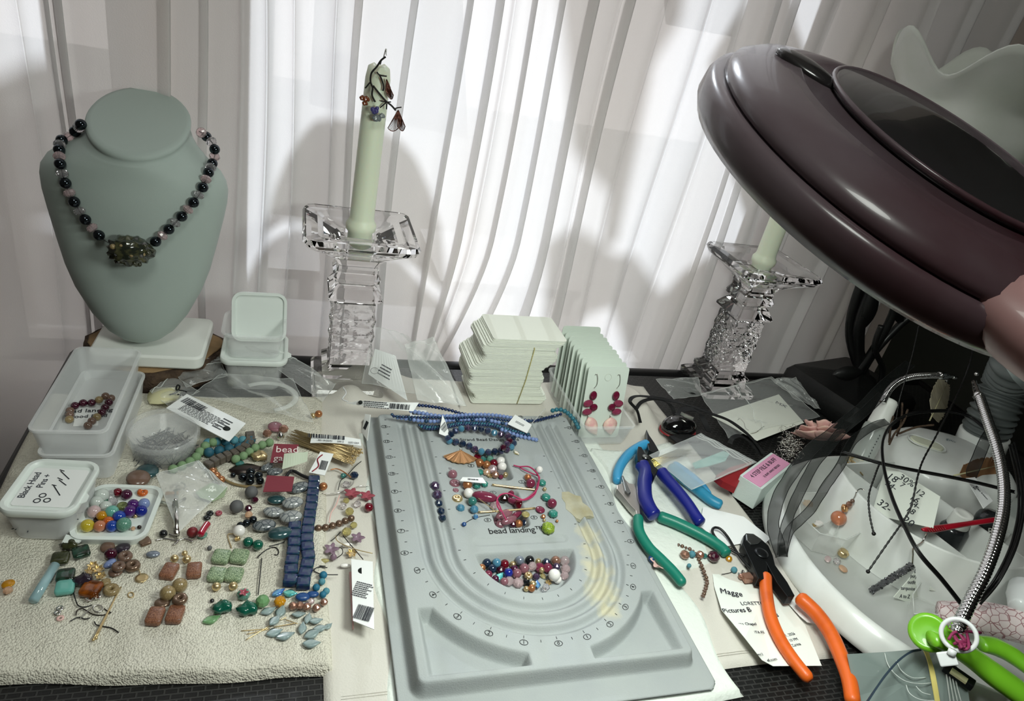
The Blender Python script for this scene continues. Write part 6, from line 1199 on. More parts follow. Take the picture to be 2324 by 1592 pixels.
loose(K3, .012, [(1135,1310,68,'coin','mauve_glass','pink coin bead with a silver bar under the crumpled bag'), (1060,1370,40,'facet','bronze_crystal','smoky brown crystal left of the pink coin bead'), (1210,1330,42,'facet','bronze_crystal','smoky brown crystal right of the pink coin bead'), (1180,1395,40,'drop','silver','silver drop bead in the corner of the crumpled bag'), (1525,1195,34,'round','copper_pearl','amber-brown round bead behind the canvas mat edge'), (1475,1210,24,'round','gold','small gold bead beside the amber-brown one')])
strand('bracelet', 'wooden bead bracelet, dark red to green, lying in the upper frosted bin', 'bracelet', (0,620,3.98), [(625,1335,0),(630,1285,0),(635,1240,0),(660,1210,.001),(710,1185,.002),(775,1172,.002),(845,1172,.002),(905,1140,.003),(935,1115,.004),(1000,1120,.003),(990,1160,.003),(960,1200,.002),(930,1250,.001),(890,1290,0),(850,1320,0),(815,1355,0),(780,1395,0)], .0305, 36, 'round', ['tan_stone','taupe_bead','taupe_bead','garnet','garnet','garnet'])
o, c, w, h, Rt = ptag('paper_tag', 'white card tag of the wooden bracelet in the bin', [(175,920),(228,918),(222,966),(166,968)], [.031]*4, 'paper_white'); textobj('bead landing', .008, c+Rt@A([0, .006, .0004]), Rt, 'ink', o); textobj('Wood Bead', .0068, c+Rt@A([0, -.003, .0004]), Rt, 'ink', o)
G().tube([P(x, y, .033) for x, y in ((144,944),(133,953),(125,970),(122,980))], .0011, 6, smooth=5).obj('elastic_loop', 'black_iron', label='short black elastic loop in the upper bin', cat='cord')
# crucifix bag
bag('zip_bag', 'small clear zip bag holding a silver crucifix over the lid tray corner', K4, [(-120,560),(330,415),(640,690),(110,1180)], [.022,.018,.016,.014], 'film_zip', wr_=.002, seed=14, zip_=[((.93,.98),(.93,.02)), ((.97,.98),(.97,.02))])
sheet_poly(K4, [(300,740),(470,640),(640,690),(600,790),(480,840),(350,800)], .0125, 'green_slip', 'green_tile', 'green paper slip inside the crucifix bag', 'paper')
t = thing('crucifix', 'small silver crucifix with a hanging ring inside the zip bag', 'crucifix', P(398, 1150, .013)); cz = .0145
G().tube([P(398, 1115, cz), P(400, 1140, cz), P(401, 1215, cz)], .0022, 8).obj('upright', 'silver', t); G().tube([P(365, 1140, cz), P(398, 1148, cz+.001), P(420, 1132, cz)], .0014, 8).obj('crossbar', 'silver', t)
G().tube([P(410+10*math.cos(a), 1104+8*math.sin(a), cz) for a in np.linspace(0, 2*PI, 19)[:-1]], .0006, 6, closed=True).obj('ring', 'silver', t); g = G(); g.sph(P(398, 1136, cz+.003), .0022, n=10, m=7); g.tube([P(398, 1140, cz+.003), P(400, 1172, cz+.003), P(401, 1205, cz+.002)], [.0022,.0026,.0012], 8); g.obj('corpus', 'silver', t)
G().box(P(390, 1120, cz+.0015), (.010, .0035, .0008)).obj('scroll_plate', 'rose_gold', t, smooth=False)
# ---- bag with card by the crystal candlestick and card stack
K9 = (800, 700, 6.123)
o, c, w, h, Rt = ptag('label_card', 'white printed card in the plastic bag right of the crystal candlestick', [(851,792),(898,808),(925,910),(836,850)], [.058,.055,.020,.030]); 
lines_of_text(o, P(876, 845, .044), .016, .014, 4, Rt, 31, dz=.002); G().tube([P(850+9*math.cos(a), 842+7*math.sin(a), .0405) for a in np.linspace(0, 2*PI, 17)[:-1]], .0003, 4, closed=True).obj('ring_drawing', 'ink', o)
bag('plastic_bag', 'clear bag around the printed card behind the long hang tag', K9, [(290,280),(700,380),(1560,1380),(130,1060)], [.075,.065,.030,.030], 'film', wr_=.004, seed=17)
bag('plastic_bag', 'frosted clear pouch leaning between the card bag and the card stack', K9, [(720,520),(1120,430),(1580,1380),(900,1300)], [.062,.072,.024,.030], 'film_haze', wr_=.003, seed=18, zip_=[((.0,.93),(1,.93))])
G().tube([pp_(K9, p, .045) for p in ((-130,1100),(-90,1180),(-140,1260),(-60,1300))], .0008, 6, smooth=6).obj('string_loop', 'thread_clear', label='white string loop on the canvas mat behind the head pins', cat='string')
# ================================================================ black straps, glossy case, flower
mat('strap_black', '0b0b0c', .7); mat('gloss_black', '0a0a0b', .06, coat=.8); mat('red_trim', '8c1f24', .4)
def ribbon(name, label, cat, crop, pts, zs, wpx, m, th=.0004, up=(0,0,1), parent=None, smooth=8):
    w3 = [pp_(crop, p, z) for p, z in zip(pts, zs)]; q, _ = spline(w3, smooth); wm = wpx/crop[2]*pxs(w3[0])/2; g = G(); rr = []
    for i, p in enumerate(q):
        d = unit(q[min(i+1, len(q)-1)]-q[max(i-1, 0)]); n = unit(A(up, float)+A([.25*math.sin(i*.35), .25*math.cos(i*.27), 0])); s_ = unit(np.cross(d, n)); n = np.cross(s_, d); rr.append([p+s_*wm-n*th, p+s_*wm+n*th, p-s_*wm+n*th, p-s_*wm-n*th])
    g.rings(rr); o = g.obj(name, m, parent, smooth=40)
    if label: tag(o, label, cat)
    if m == 'organza':
        for a_ in (0, 3): G().tube([(r[a_]+r[(a_+1) if a_ == 0 else 2])/2 for r in rr], .00035, 4).obj('hem', 'organza_edge', o)
    return o
ribbon('strap', 'black fabric strap arching from the card bin to the buffer block', 'strap', K4c, [(250,470),(215,340),(140,240),(210,185),(420,205),(620,245),(810,300),(1010,375),(1200,450),(1400,600),(1520,740),(1560,800)], [.02,.03,.04,.044,.042,.04,.038,.036,.034,.032,.03,.03], 42, 'strap_black')
ribbon('strap', 'second black strap looping above the glossy black case', 'strap', K4c, [(200,330),(260,250),(380,215),(510,240),(590,310),(610,380)], [.03,.036,.038,.038,.034,.030], 40, 'strap_black')
ribbon('strap', 'black strap with a buckle hanging down to the zip bag', 'strap', K4c, [(640,390),(700,335),(800,325),(880,370),(930,460),(975,565)], [.034,.036,.038,.036,.032,.028], 62, 'strap_black')
ribbon('strap', 'curled black strap end behind the buffer block', 'strap', K4c, [(1200,690),(1230,630),(1310,610),(1400,660),(1480,740),(1540,820)], [.020,.026,.028,.028,.026,.024], 50, 'strap_black')
g = G(); cc_ = pp_(K4c, (660,510), .022); g.sph(cc_, .0185, (1.25, .85, .75), frame([0,0,1]), 24, 16)
o = tag(g.obj('glossy_case', 'gloss_black'), 'glossy black rounded case under the straps with a red trim', 'case')
G().tube([cc_+A([.0232*math.cos(a), .0158*math.sin(a), -.006]) for a in np.linspace(0, 2*PI, 33)[:-1]], .0012, 6, closed=True).obj('trim', 'red_trim', o)
G().box(pp_(K4c, (745,400), .040), (.016, .002, .004), rotz(-.8)).obj('buckle', 'silver', smooth=False, label='silver buckle bar on the hanging strap', cat='buckle')
sheet_poly(K4c, [(550,620),(700,600),(850,615),(760,670),(640,700)], .020, 'red_trimmed_flap', 'strap_black', 'black flap edge beneath the glossy case', 'flap', th=.002)
o = sheet_poly(K4c, [(1030,1090),(1180,1000),(1330,960),(1420,930),(1320,1060),(1240,1220),(1100,1150)], .018, 'red_pouch', 'red_trim', 'dark red pouch corner between the zip bag and buffer block', 'pouch', th=.008)
mat('petal_flower', 'e5b4ae', .55, noise=(90, 'e8c8b4', .4, .7)); mat('flower_core', 'd9cba8', .7)
FC_ = P(1862, 992, .026); t = thing('fabric_flower', 'pink silk ranunculus flower beside the heap of ear wires', 'flower', FC_-A([0,0,.022]))
Rf = eul(math.radians(-38), math.radians(10), 0)
for ringi, (rad, n, sz, lift) in enumerate(((.024, 6, .027, -.003), (.018, 5, .022, .004), (.011, 4, .016, .008))):
    for k in range(n):
        a = 2*PI*k/n+ringi*.5; g = G()
        def pf(u, v, a=a, rad=rad, sz=sz, lift=lift):
            th = (u-.5)*2; r = rad*.35+sz*v*(1-.25*th*th); aa = a+th*.62; return FC_+Rf@A([r*math.cos(aa), r*math.sin(aa), lift+.010*v*v*(1.3 if rad < .015 else .8)-.002*v+.0012*math.sin(5*th+k)*v])
        g.sheet(pf, 10, 7); g.obj('petal', 'petal_flower', t, thick=.0006)
g = G()
for k in range(26):
    a, r = rb.uniform(0, 6.28), rb.uniform(0, .005); p = FC_+Rf@A([r*math.cos(a), r*math.sin(a), .003]); g.tube([p, p+Rf@A([r*.4*math.cos(a), r*.4*math.sin(a), .006])], .0004, 4)
g.obj('stamens', 'flower_core', t)
# branch earring over the candle
YC1 = .694
def BV(x, y): return V(700+x/4.19, 80+y/4.19, YC1)
mat('branch_black', '1a1412', .5, metal=.4); mat('amber_bead', '7a3a16', .15, trans=.2, coat=.5); mat('amethyst', '4a4585', .12, trans=.25, coat=.5); mat('smoke_glass', '9aa0a4', .08, trans=.6); mat('copper_wire', '5e3a30', .3, metal=.8)
t = thing('branch_earring', 'black twig earring with beads and wire wings hung on the pale candle', 'earring', BV(650, 430))
for pts, r in (([(735,205),(690,240),(650,300),(600,360),(590,440),(610,500),(605,570),(635,635)], 9), ([(650,350),(680,380),(745,390)], 7), ([(675,375),(700,430),(715,490),(708,530)], 8), ([(585,450),(560,480),(540,505)], 7), ([(615,480),(670,550),(735,625),(790,670),(830,715)], 9), ([(690,625),(740,635),(785,635)], 6), ([(740,640),(710,665),(680,690)], 6), ([(745,650),(742,705)], 6), ([(820,700),(850,690),(885,685)], 6)):
    w3 = [BV(*p) for p in pts]; G().tube(w3, r/4.19*pxs(w3[0]), 8, smooth=5).obj('twig', 'branch_black', t)
G().tube([BV(*p) for p in ((715,210),(730,150),(740,130),(738,180),(745,190))], .0005, 6, smooth=5).obj('ear_wire', 'silver', t)
for x, y, r, m, kd in ((515,590,30,'amber_bead','nugget'),(550,600,34,'amber_bead','nugget'),(538,640,28,'amber_bead','nugget'),(610,700,26,'amethyst','round'),(640,715,26,'amethyst','round'),(650,690,20,'amethyst','round'),(620,725,22,'amethyst','round'),(650,780,44,'smoke_glass','nugget'),(700,760,30,'smoke_glass','nugget')):
    q = BV(x, y)-A([0,.003,0]); put('bead', kd, m, q, r/4.19*pxs(q), (1.2,0,.3), t)
def wing(tip, a, b, ):
    q0, q1, q2 = BV(*tip), BV(*a), BV(*b); g = G(); N = 13; ends = []
    for i in range(N):
        u = i/(N-1); e = q1*(1-u)+q2*u+(unit(q1-q0)+unit(q2-q0))*.0022*math.sin(PI*u); ends.append(e); g.tube([q0, e], .00022, 4)
    g.tube([q0]+ends+[q0], .00045, 5); g.obj('wire_wing', 'copper_wire', t)
wing((850,715), (755,885), (880,860)); wing((855,712), (850,870), (920,868)); wing((740,420), (745,560), (808,570)); wing((745,420), (735,520), (780,500))
# ================================================================ things in and on the white organizer
FZ = .0135
mat('clear_styrene', 'f2f4f0', .08, clear=.70, spec=1.0); mat('organza', '141716', .5, clear=.55); mat('organza_edge', '0c0e0e', .6); mat('chrome', 'dcdcdc', .08, metal=1); mat('black_cord', '0a0a0a', .45, coat=.2); mat('dark_metal', '55565a', .2, metal=1)
mat('glue_clear', 'e6eee8', .1, clear=.6, spec=.8); mat('red_plastic', 'a81428', .3, coat=.3); mat('card_handwritten', 'dfe4da', .7); mat('feather_cream', 'cfc7ae', .8, noise=(60, 'b9ae92')); mat('leaf_brown', '8a5f40', .6, noise=(40, 'b08a63')); mat('bottle_dark', '24282a', .2, coat=.4); mat('cap_white', 'e6e8e2', .4)
# handwritten price card standing in the cup
def std_card(name, label, corners, zs, m, cat='card', th=.0004):
    q = [P(x, y, z) for (x, y), z in zip(corners, zs)]; n0 = unit(np.cross(q[1]-q[0], q[3]-q[0])); q[2] = RP(corners[2][0], corners[2][1], q[0], n0); ex = unit(q[1]-q[0]); n = unit(np.cross(ex, q[0]-q[3])); ey = np.cross(n, ex); g = G(); g.rings([[p-n*th for p in q], [p+n*th for p in q]]); return tag(g.obj(name, m, smooth=False), label, cat), sum(q)/4, np.stack([ex, ey, n], 1), n if np.dot(n, q[0]-EYE) < 0 else -n
o, c, Rt, n = std_card('price_card', 'white card of handwritten prices standing in the organizer cup', [(2012,1052),(2134,1128),(2118,1200),(1978,1168)], [.094,.096,.060,.060], 'card_handwritten')
def wq(s, x, y, z, sz, nm='handwriting'): textobj(s, sz, RP(K6b[0]+x/K6b[2], K6b[1]+y/K6b[2], c, n)+n*.0008, Rt, 'ink', o, nm)
for s_, x, y, z, sz in (('18', 1135, 1060, .0835, .0105), ('30%', 1265, 1085, .0835, .0095), ('24-', 1125, 1130, .075, .0085), ('7', 1225, 1125, .078, .0075), ('12', 1385, 1195, .074, .0085), ('16', 1335, 1250, .067, .009), ('14-', 1335, 1300, .063, .008), ('32-', 1065, 1310, .058, .0105), ('18', 1300, 1355, .057, .0085), ('20', 1280, 1455, .051, .0105)): wq(s_, x, y, z, sz)
def on_wall(px, py, off, zlo=.012, zhi=.078):
    "point on the outside of the organizer cup wall under a pixel"
    for z in np.linspace(zlo, zhi, 80):
        p = P(px, py, z)
        if math.hypot(p[0]-WC[0], p[1]-WC[1]) > .1065-.0065*(1-0)*(z-.013)/.057+.003+off: return p
    return P(px, py, zhi)
# small clear divided tray with findings
def cl_box(name, label, crop, pts, z0, z1, lo_=1.0, cat='tray', m='clear_styrene'):
    q = [pp_(crop, p, z1) for p in pts]; c = sum(q)/len(q); c[2] = 0; g = G()
    def r_(k, z): return [A([c[0]+(p[0]-c[0])*k, c[1]+(p[1]-c[1])*k, z]) for p in q]
    g.rings([r_(lo_, z0), r_(1, z1), r_(.965, z1), r_(lo_*.965, z0+.001)]); o = tag(g.obj(name, m, smooth=False), label, cat); G().tube(r_(.985, z1), .0007, 5, closed=True).obj('rim', 'film_haze', o); return o, c
ct, c = cl_box('divided_tray', 'clear divided tray of earrings in the side of the white organizer', K6b, [(290,1190),(650,1180),(860,1330),(960,1500),(720,1620),(480,1560),(300,1400)], FZ+.0008, .040, .9)
for (a, b) in (((420,1530),(800,1365)), ((650,1180),(600,1420)), ((700,1350),(620,1560))):
    p, q = pp_(K6b, a, .030), pp_(K6b, b, .030); d = unit(q-p); G().box((p+q)/2-A([0,0,.006]), (np.linalg.norm(q-p), .0010, .020), np.stack([d, np.cross([0,0,1], d), [0,0,1.]], 1)).obj('divider', 'clear_styrene', ct, smooth=False)
t = thing('orange_earring', 'orange bead drop earring hooked over the organizer cup wall', 'earring', pp_(K6b, (650,1410), .030))
for x, y, r, kd, m, z in ((650,1420,68,'round','g_peach',.034), (705,1330,40,'pumpkin','rose_gold',.044), (745,1295,30,'facet','bronze_crystal',.049), (775,1265,20,'round','taupe_bead',.053)):
    q = on_wall(K6b[0]+x/K6b[2], K6b[1]+y/K6b[2], .006); put('bead', kd, m, q, r/K6b[2]*pxs(q), (.8,.6,0), t)
G().tube([on_wall(K6b[0]+p[0]/K6b[2], K6b[1]+p[1]/K6b[2], .003, zhi=.074) for p, z in (((780,1255),.055),((800,1215),.060),((815,1175),.066),((850,1155),.072),((885,1170),.070))], .0006, 6, smooth=6).obj('ear_wire', 'silver', t)
loose(K6b, FZ+.002, [(370,1290,50,'nugget','g_amber','amber wooden bead in the clear divided tray'), (690,1735,52,'pumpkin','gold','black and gold patterned bead in the clear divided tray'), (470,1470,42,'nugget','pearl_white','cream bead at the corner of the divided tray'), (440,1490,26,'filigree','gold','gold hook cluster beside the cream bead')])
loose(K7, FZ+.001, [(625,510,38,'coin','champagne','pale amber flat bead on the tray floor'), (575,450,30,'facet','crystal_bead','clear bead on the tray floor by the divided tray'), (500,430,26,'round','crystal_pink','second clear bead on the tray floor')])
# sparkling cylinder charm
t = thing('pave_earring', 'sparkling grey tube earring hooked over the cup wall', 'earring', pp_(K7, (850,690), FZ))
mat('pave', '6f7073', .15, metal=.8, bump=(2500, .001))
a, b = pp_(K7, (850,695), .0185), on_wall(K7[0]+1190/K7[2], K7[1]+480/K7[2], .004); G().tube([a, (a+b)/2, b], .0030, 12).obj('sparkle_tube', 'pave', t)
for k in range(170):
    u = rb.random(); aa = rb.uniform(0, 6.28); fr = frame(b-a); q = a+(b-a)*u+fr@A([math.cos(aa)*.0031, math.sin(aa)*.0031, 0]); put('stone', 'facet', 'crystal_bead' if k % 3 == 0 else 'dark_metal', q, .0007, (aa, u*6, 0), t)
G().tube([b]+[on_wall(K7[0]+x/K7[2], K7[1]+y/K7[2], .002, zhi=.074) for x, y in ((1195,400),(1200,340),(1260,300),(1290,260),(1305,225))], .0008, 6, smooth=6).obj('ear_wire', 'silver', t)
# notes and clear holder
o, c, Rt, n = std_card('note_paper', 'narrow handwritten note leaning on the inside of the organizer', [(2102,1268),(2145,1272),(2070,1372),(2028,1356)], [.048,.044,.016,.018], 'card_handwritten', 'note')
for s_, x, y, z in (('Coins', 1270, 445, .044), ('purple', 1245, 490, .040), ('Lacy', 1230, 530, .036), ('purple', 1210, 570, .032), ('outfit', 1180, 620, .027), ('turquoise', 1150, 670, .023), ('A to Z', 1125, 735, .018)): textobj(s_, .0050, RP(K7[0]+x/K7[2], K7[1]+y/K7[2], c, n)+n*.0006, Rt, 'ink_blue', o, 'handwriting')
o, c, Rt, n = std_card('number_card', 'small card with pencilled numbers behind the clear holder', [(2125,1268),(2184,1290),(2160,1350),(2110,1340)], [.050,.046,.026,.028], 'card_handwritten')
for s_, x, y, z in (('35.', 1415, 495, .046), ('23', 1510, 565, .040), ('22', 1495, 610, .034), ('22', 1490, 645, .031)): textobj(s_, .006, RP(K7[0]+x/K7[2], K7[1]+y/K7[2], c, n)+n*.0006, Rt, 'card_print', o, 'handwriting')
ch, c = cl_box('clear_holder', 'clear acrylic scoop holder standing at the front of the organizer', K7, [(1400,415),(1860,480),(1700,900),(1200,880),(1190,720)], FZ+.001, .030, .92, 'holder')
# glue bottle, other bottles, toothbrush-like red handle
def bottle(name, label, base_, top, r, m, parts, cat='bottle'):
    t = thing(name, label, cat, base_); z = unit(A(top)-A(base_)); L_ = np.linalg.norm(A(top)-A(base_)); R = frame(z)
    for nm, mm, prof in parts: G().lathe(base_, [(r*a, L_*h) for a, h in prof], 28, R).obj(nm, mm, t)
    return t
gb, gt = P(1935, 1075, .030), P(2022, 905, .118)
t = bottle('glue_bottle', 'clear glue bottle with a white cap leaning in the organizer', gb, gt, .0135, None, [('bottle_body', 'glue_clear', [(.9,0),(1,.03),(1,.60),(.95,.63),(.7,.66)]), ('cap', 'cap_white', [(.82,.64),(.84,.66),(.72,.93),(.70,.96),(.55,.99),(.3,1.0)])])
lines_of_text(t, gb*.62+gt*.38+A([-.004,-.0125,.006]), .016, .034, 9, np.stack([unit(np.cross(U_, gt-gb))*-1, unit(gt-gb), unit(np.cross(unit(np.cross(U_, gt-gb))*-1, unit(gt-gb)))], 1), 41, dz=.0008)
q = P(2178, 1190, .055); t = bottle('glue_bottle', 'small dark bottle with a ribbed white cap inside the cup', q-A([0,0,.040]), q+A([-.002,.001,.014]), .0105, None, [('bottle_body', 'bottle_dark', [(1.25,0),(1.3,.05),(1.3,.60),(1.0,.70)]), ('cap', 'cap_white', [(.98,.70),(1.0,.72),(.88,.97),(.84,1.0),(.5,.985)])])
q = P(2240, 1195, .050); t = bottle('glue_tube', 'red and black glue tube lying in the cup behind the chrome arm', q-A([0,0,.030]), q+A([.004,.004,.016]), .012, None, [('tube_body', 'red_plastic', [(1.1,0),(1.1,.45),(1.1,.55)]), ('label_band', 'bottle_dark', [(1.12,.56),(1.12,.80),(1.0,.9),(.5,1.0)])])
textobj('BO', .010, q+A([-.006,-.012,.004]), frame([-.3,-.8,.5]), 'cap_white', t)
t = thing('toothbrush', 'red toothbrush handle lying across the organizer cup', 'toothbrush', P(2180, 1195, .070))
G().tube([P(2093,1203,.0735), P(2115,1202,.0735), P(2150,1197,.0735), P(2200,1189,.0735), P(2262,1180,.074)], [.0016,.0040,.0034,.0028,.0032], 12, flat=.7, smooth=6).obj('handle', 'red_plastic', t)
g = G()
for k in range(8): p = P(2108+5*k, 1204-k*.9, .0775); g.tube([p+A([-.0005,-.0025,0]), p+A([.0005,.0025,0])], .0005, 5)
g.obj('grip_ridges', 'red_trim', t)
t = thing('grey_lid', 'grey-green round lid standing in the cup by the white capped bottle', 'lid', P(2215, 1180, .03)); G().lathe(P(2218, 1150, .048), [(.020,-.002),(.021,0),(.020,.002)], 32, frame([-.25,-.6,.75])).obj('lid_disc', 'grey_flex', t)
g = G()
for k in range(18):
    p = P(1938+rb.uniform(-12, 12), 1062+rb.uniform(-28, 18), .040+rb.uniform(0, .014)); a = rb.uniform(0, 6.28); q = A([math.cos(a), math.sin(a), rb.uniform(-1, 1)])*.006; g.tube([p-q, p+q*.3, p+q], .0008, 5, smooth=3)
tag(g.obj('brass_findings', 'gold'), 'clutter of brass findings in the narrow end of the cup', 'findings', kind='stuff')
# feather and brown leaf-feather
def feather(name, label, a, b, w, m, seed=1):
    t = thing(name, label, 'feather', a); rn = random.Random(seed); a, b = A(a), A(b); d = unit(b-a); L_ = np.linalg.norm(b-a); nf = unit(-F_-d*np.dot(-F_, d)); s_ = np.cross(nf, d)
    G().tube([a, (a+b)/2, b], [.0009,.0007,.0003], 6).obj('quill', 'ivory', t)
    for sd in (-1, 1):
        g = G()
        for k in range(40):
            u = .12+.86*k/40; ww = w*math.sin(PI*min(1, u*.92+.08))**.5*rn.uniform(.9, 1.05); p = a+(b-a)*u; e = p+s_*sd*ww+d*L_*.10; v = d*L_*.014
            g.add([p-v, e-v*.8, e+v*.9, p+v*1.3], [(0,1,2,3)])
        g.obj('vane', m, t, thick=.0003, smooth=False)
feather('feather', 'cream striped feather standing behind the white lamp hub', P(2110, 955, .088), V(2150, 870, .62), .020, 'feather_cream')
feather('feather', 'brown and tan feather lying in the slot at the side of the lamp hub', P(2165, 1080, .083), P(2275, 1055, .090), .012, 'leaf_brown', 3)
# bird wings / dark twiggy bits behind the glue bottle
g = G()
for pts in (((2018,1010),(2030,985),(2050,960),(2060,930)), ((2018,1005),(2022,965),(2028,945)), ((2040,985),(2080,970),(2120,965)), ((2035,990),(2045,960),(2048,915))): g.tube([P(x, y, .085+.01*i) for i, (x, y) in enumerate(pts)], .0012, 6, smooth=4)
tag(g.obj('dried_twig', 'bark'), 'dried dark twig behind the glue bottle', 'twig')
# flexible chrome arms
def flexarm(parent, pts, zs, r, name='flexible_arm', pitch=.0024):
    q, _ = spline([P(x, y, z) for (x, y), z in zip(pts, zs)], 30); L = [0]
    for a, b in zip(q, q[1:]): L.append(L[-1]+np.linalg.norm(b-a))
    n = int(L[-1]/(pitch/4)); P2 = []; R2_ = []
    for i in range(n+1):
        s = L[-1]*i/n; k = max(1, min(int(np.searchsorted(L, s)), len(L)-1)); f = (s-L[k-1])/(L[k]-L[k-1]+1e-9); P2.append(q[k-1]*(1-f)+q[k]*f); R2_.append(r*(1+.16*math.cos(2*PI*s/pitch)))
    G().tube(P2, R2_, 12).obj(name, 'chrome', parent); return q
t = thing('clip_arm', 'chrome flexible clip arm rising from the glue bottle side and pointing at the other clip', 'clip arm', P(2008, 905, .115))
q = flexarm(t, [(2004,912),(2018,886),(2040,866),(2070,856),(2105,853),(2130,853)], [.118,.126,.134,.140,.142,.142], .0034)
a, b = P(2130, 853, .142), P(2184, 857, .141); fr = frame(b-a)
G().lathe(a, [(.0044,0),(.0046,.004),(.0046,.012),(.0038,.014),(.0036,.021),(.0022,.024)], 16, fr).obj('collar', 'chrome', t)
for s_ in (-1, 1): G().tube([a+fr@A([s_*.002,0,.020]), a+fr@A([s_*.0035,0,.025]), a+fr@A([s_*.0003,0,.031])], [.0018,.0014,.0007], 8).obj('jaw', 'chrome', t)
G().tube([a+fr@A([0,-.003,.016]), a+fr@A([0,-.008,.018])], .0016, 8).obj('screw', 'chrome', t)
t = thing('clip_arm', 'long chrome flexible clip arm curving down to the green clamp', 'clip arm', P(2170, 1435, .060))
AP = [(2168,1438),(2200,1370),(2235,1300),(2262,1225),(2278,1150),(2276,1080),(2262,1015),(2243,960),(2228,915),(2222,898)]; AZ = [.090,.100,.112,.122,.130,.136,.142,.146,.149,.150]
flexarm(t, AP, AZ, .0046, pitch=.0038)
a, b = P(2222, 900, .150), P(2204, 848, .154); fr = frame(b-a)
G().lathe(a, [(.0052,-.003),(.0052,.004),(.0044,.008),(.0040,.014),(.0042,.016),(.0032,.024),(.0026,.030),(.0030,.0335),(.0015,.035)], 16, fr).obj('clip_jaw', 'chrome', t); G().sph(b+A([.0075,-.001,.000]), .0026, n=12, m=8).obj('screw', 'chrome', t)
# black ribbons
RZ = lambda *z: list(z)
ro = ribbon('organza_ribbon', 'sheer black organza ribbon, outermost of three draped over the organizer rim', 'ribbon', K6b, [(1300,20),(1050,230),(870,420),(700,560),(560,680),(420,780),(290,930),(200,1060),(120,1200),(70,1360),(60,1500),(100,1640),(130,1760)], [.150,.140,.125,.115,.105,.095,.082,.070,.060,.052,.045,.040,.030], 88, 'organza', th=.0001, up=(-.4,-.5,.7))
ribbon('organza_ribbon', 'sheer black organza ribbon, middle of three draped over the organizer rim', 'ribbon', K6b, [(1050,300),(860,480),(690,620),(560,780),(450,900),(370,1040),(300,1180),(230,1330),(180,1480),(150,1620),(140,1760)], [.138,.124,.110,.100,.092,.082,.072,.062,.052,.042,.032], 76, 'organza', th=.0001, up=(-.4,-.5,.7))
ribbon('organza_ribbon', 'sheer black organza ribbon, inner one crossing the clear divided tray', 'ribbon', K6b, [(1090,545),(960,590),(800,700),(730,800),(680,920),(600,1040),(540,1120),(480,1220),(400,1340),(300,1440),(210,1530),(160,1660),(150,1770)], [.100,.098,.095,.092,.088,.082,.078,.074,.066,.056,.048,.040,.030], 64, 'organza', th=.0001, up=(-.4,-.5,.7))
ribbon('organza_ribbon', 'folded black ribbon with a price tag hanging over the lamp hub', 'ribbon', K6b, [(2060,600),(1990,690),(1940,800),(1900,900),(1860,990),(1850,1050)], [.134,.128,.120,.112,.102,.096], 90, 'organza', th=.0002, up=(-.4,-.5,.7))
o, c, w, h, Rt = ptag('price_tag', 'white hexagonal price tag on the black ribbon above the bottles', [(2192,1086),(2212,1084),(2253,1138),(2232,1155)], [.097,.097,.088,.088]); textobj('$2.99', .0042, c+Rt@A([-.001, .004, .0003]), Rt@rotz(0), 'ink', o); textobj('5/8in Ribbon', .0030, c+Rt@A([.0, -.003, .0003]), Rt@rotz(-PI/2), 'ink', o)
# coils of black beading wire
def cords(name, label, pts, zs, n, spread, r=.0007, seed=2):
    rn = random.Random(seed); t = thing(name, label, 'cord', P(pts[0][0], pts[0][1], zs[0]))
    for k in range(n):
        o1, o2 = rn.uniform(-1, 1), rn.uniform(-1, 1); w3 = [P(x, y, z)+A([o1*spread, o2*spread*.6, (o1*o2)*spread]) for (x, y), z in zip(pts, zs)]
        G().tube(w3, r, 6, smooth=7).obj('strand', 'black_cord', t)
cords('cord_coil', 'coil of black beading cord looping round the lamp hub into the tray', [(2180,1375),(2135,1318),(2085,1260),(2052,1200),(2022,1130),(2004,1062),(2002,1005),(2022,965),(2062,942),(2110,935),(2160,936),(2200,948),(2235,975)], [.060,.075,.090,.096,.100,.104,.108,.110,.110,.110,.108,.106,.104], 8, .0022)
cords('cord_bundle', 'straight bundle of black cords crossing in front of the lamp hub', [(1912,1028),(1960,1042),(2010,1056),(2080,1070),(2150,1083),(2220,1098),(2300,1118)], [.096,.098,.100,.102,.103,.104,.105], 9, .0022, seed=4)
cords('cord_bundle', 'loose black cords hanging beside the long chrome arm', [(2300,1010),(2322,1120),(2310,1220),(2270,1310),(2222,1370)], [.125,.118,.105,.085,.060], 4, .004, .0011, seed=6)
def braid(label, pts, zs, r=.0009):
    w3 = [P(x, y, z) for (x, y), z in zip(pts, zs)]; q, _ = spline(w3, 16); g = G(); rs = [r*(1+.25*math.sin(i*2.1)) for i in range(len(q))]; g.tube(q, rs, 7); g.sph(q[-1], r*2.2, n=8, m=6); tag(g.obj('braided_cord', 'black_cord'), label, 'cord')
braid('long thin braided black cord falling from the lamp head to the tray', [(2216,700),(2207,800),(2180,880),(2150,940),(2122,995),(2095,1045),(2082,1085),(2068,1150),(2045,1190),(2010,1240),(1970,1298)], [.20,.17,.14,.13,.125,.12,.115,.095,.080,.062,.040])
braid('short thin braided black cord ending in front of the orange earring', [(1995,1055),(1985,1082),(1972,1125),(1974,1170),(1983,1212)], [.108,.104,.094,.082,.072])
braid('thin braided dark cord hanging before the curtain behind the feather', [(2085,740),(2072,800),(2055,860),(2042,905),(2034,950)], [.20,.17,.14,.12,.10], .0007)
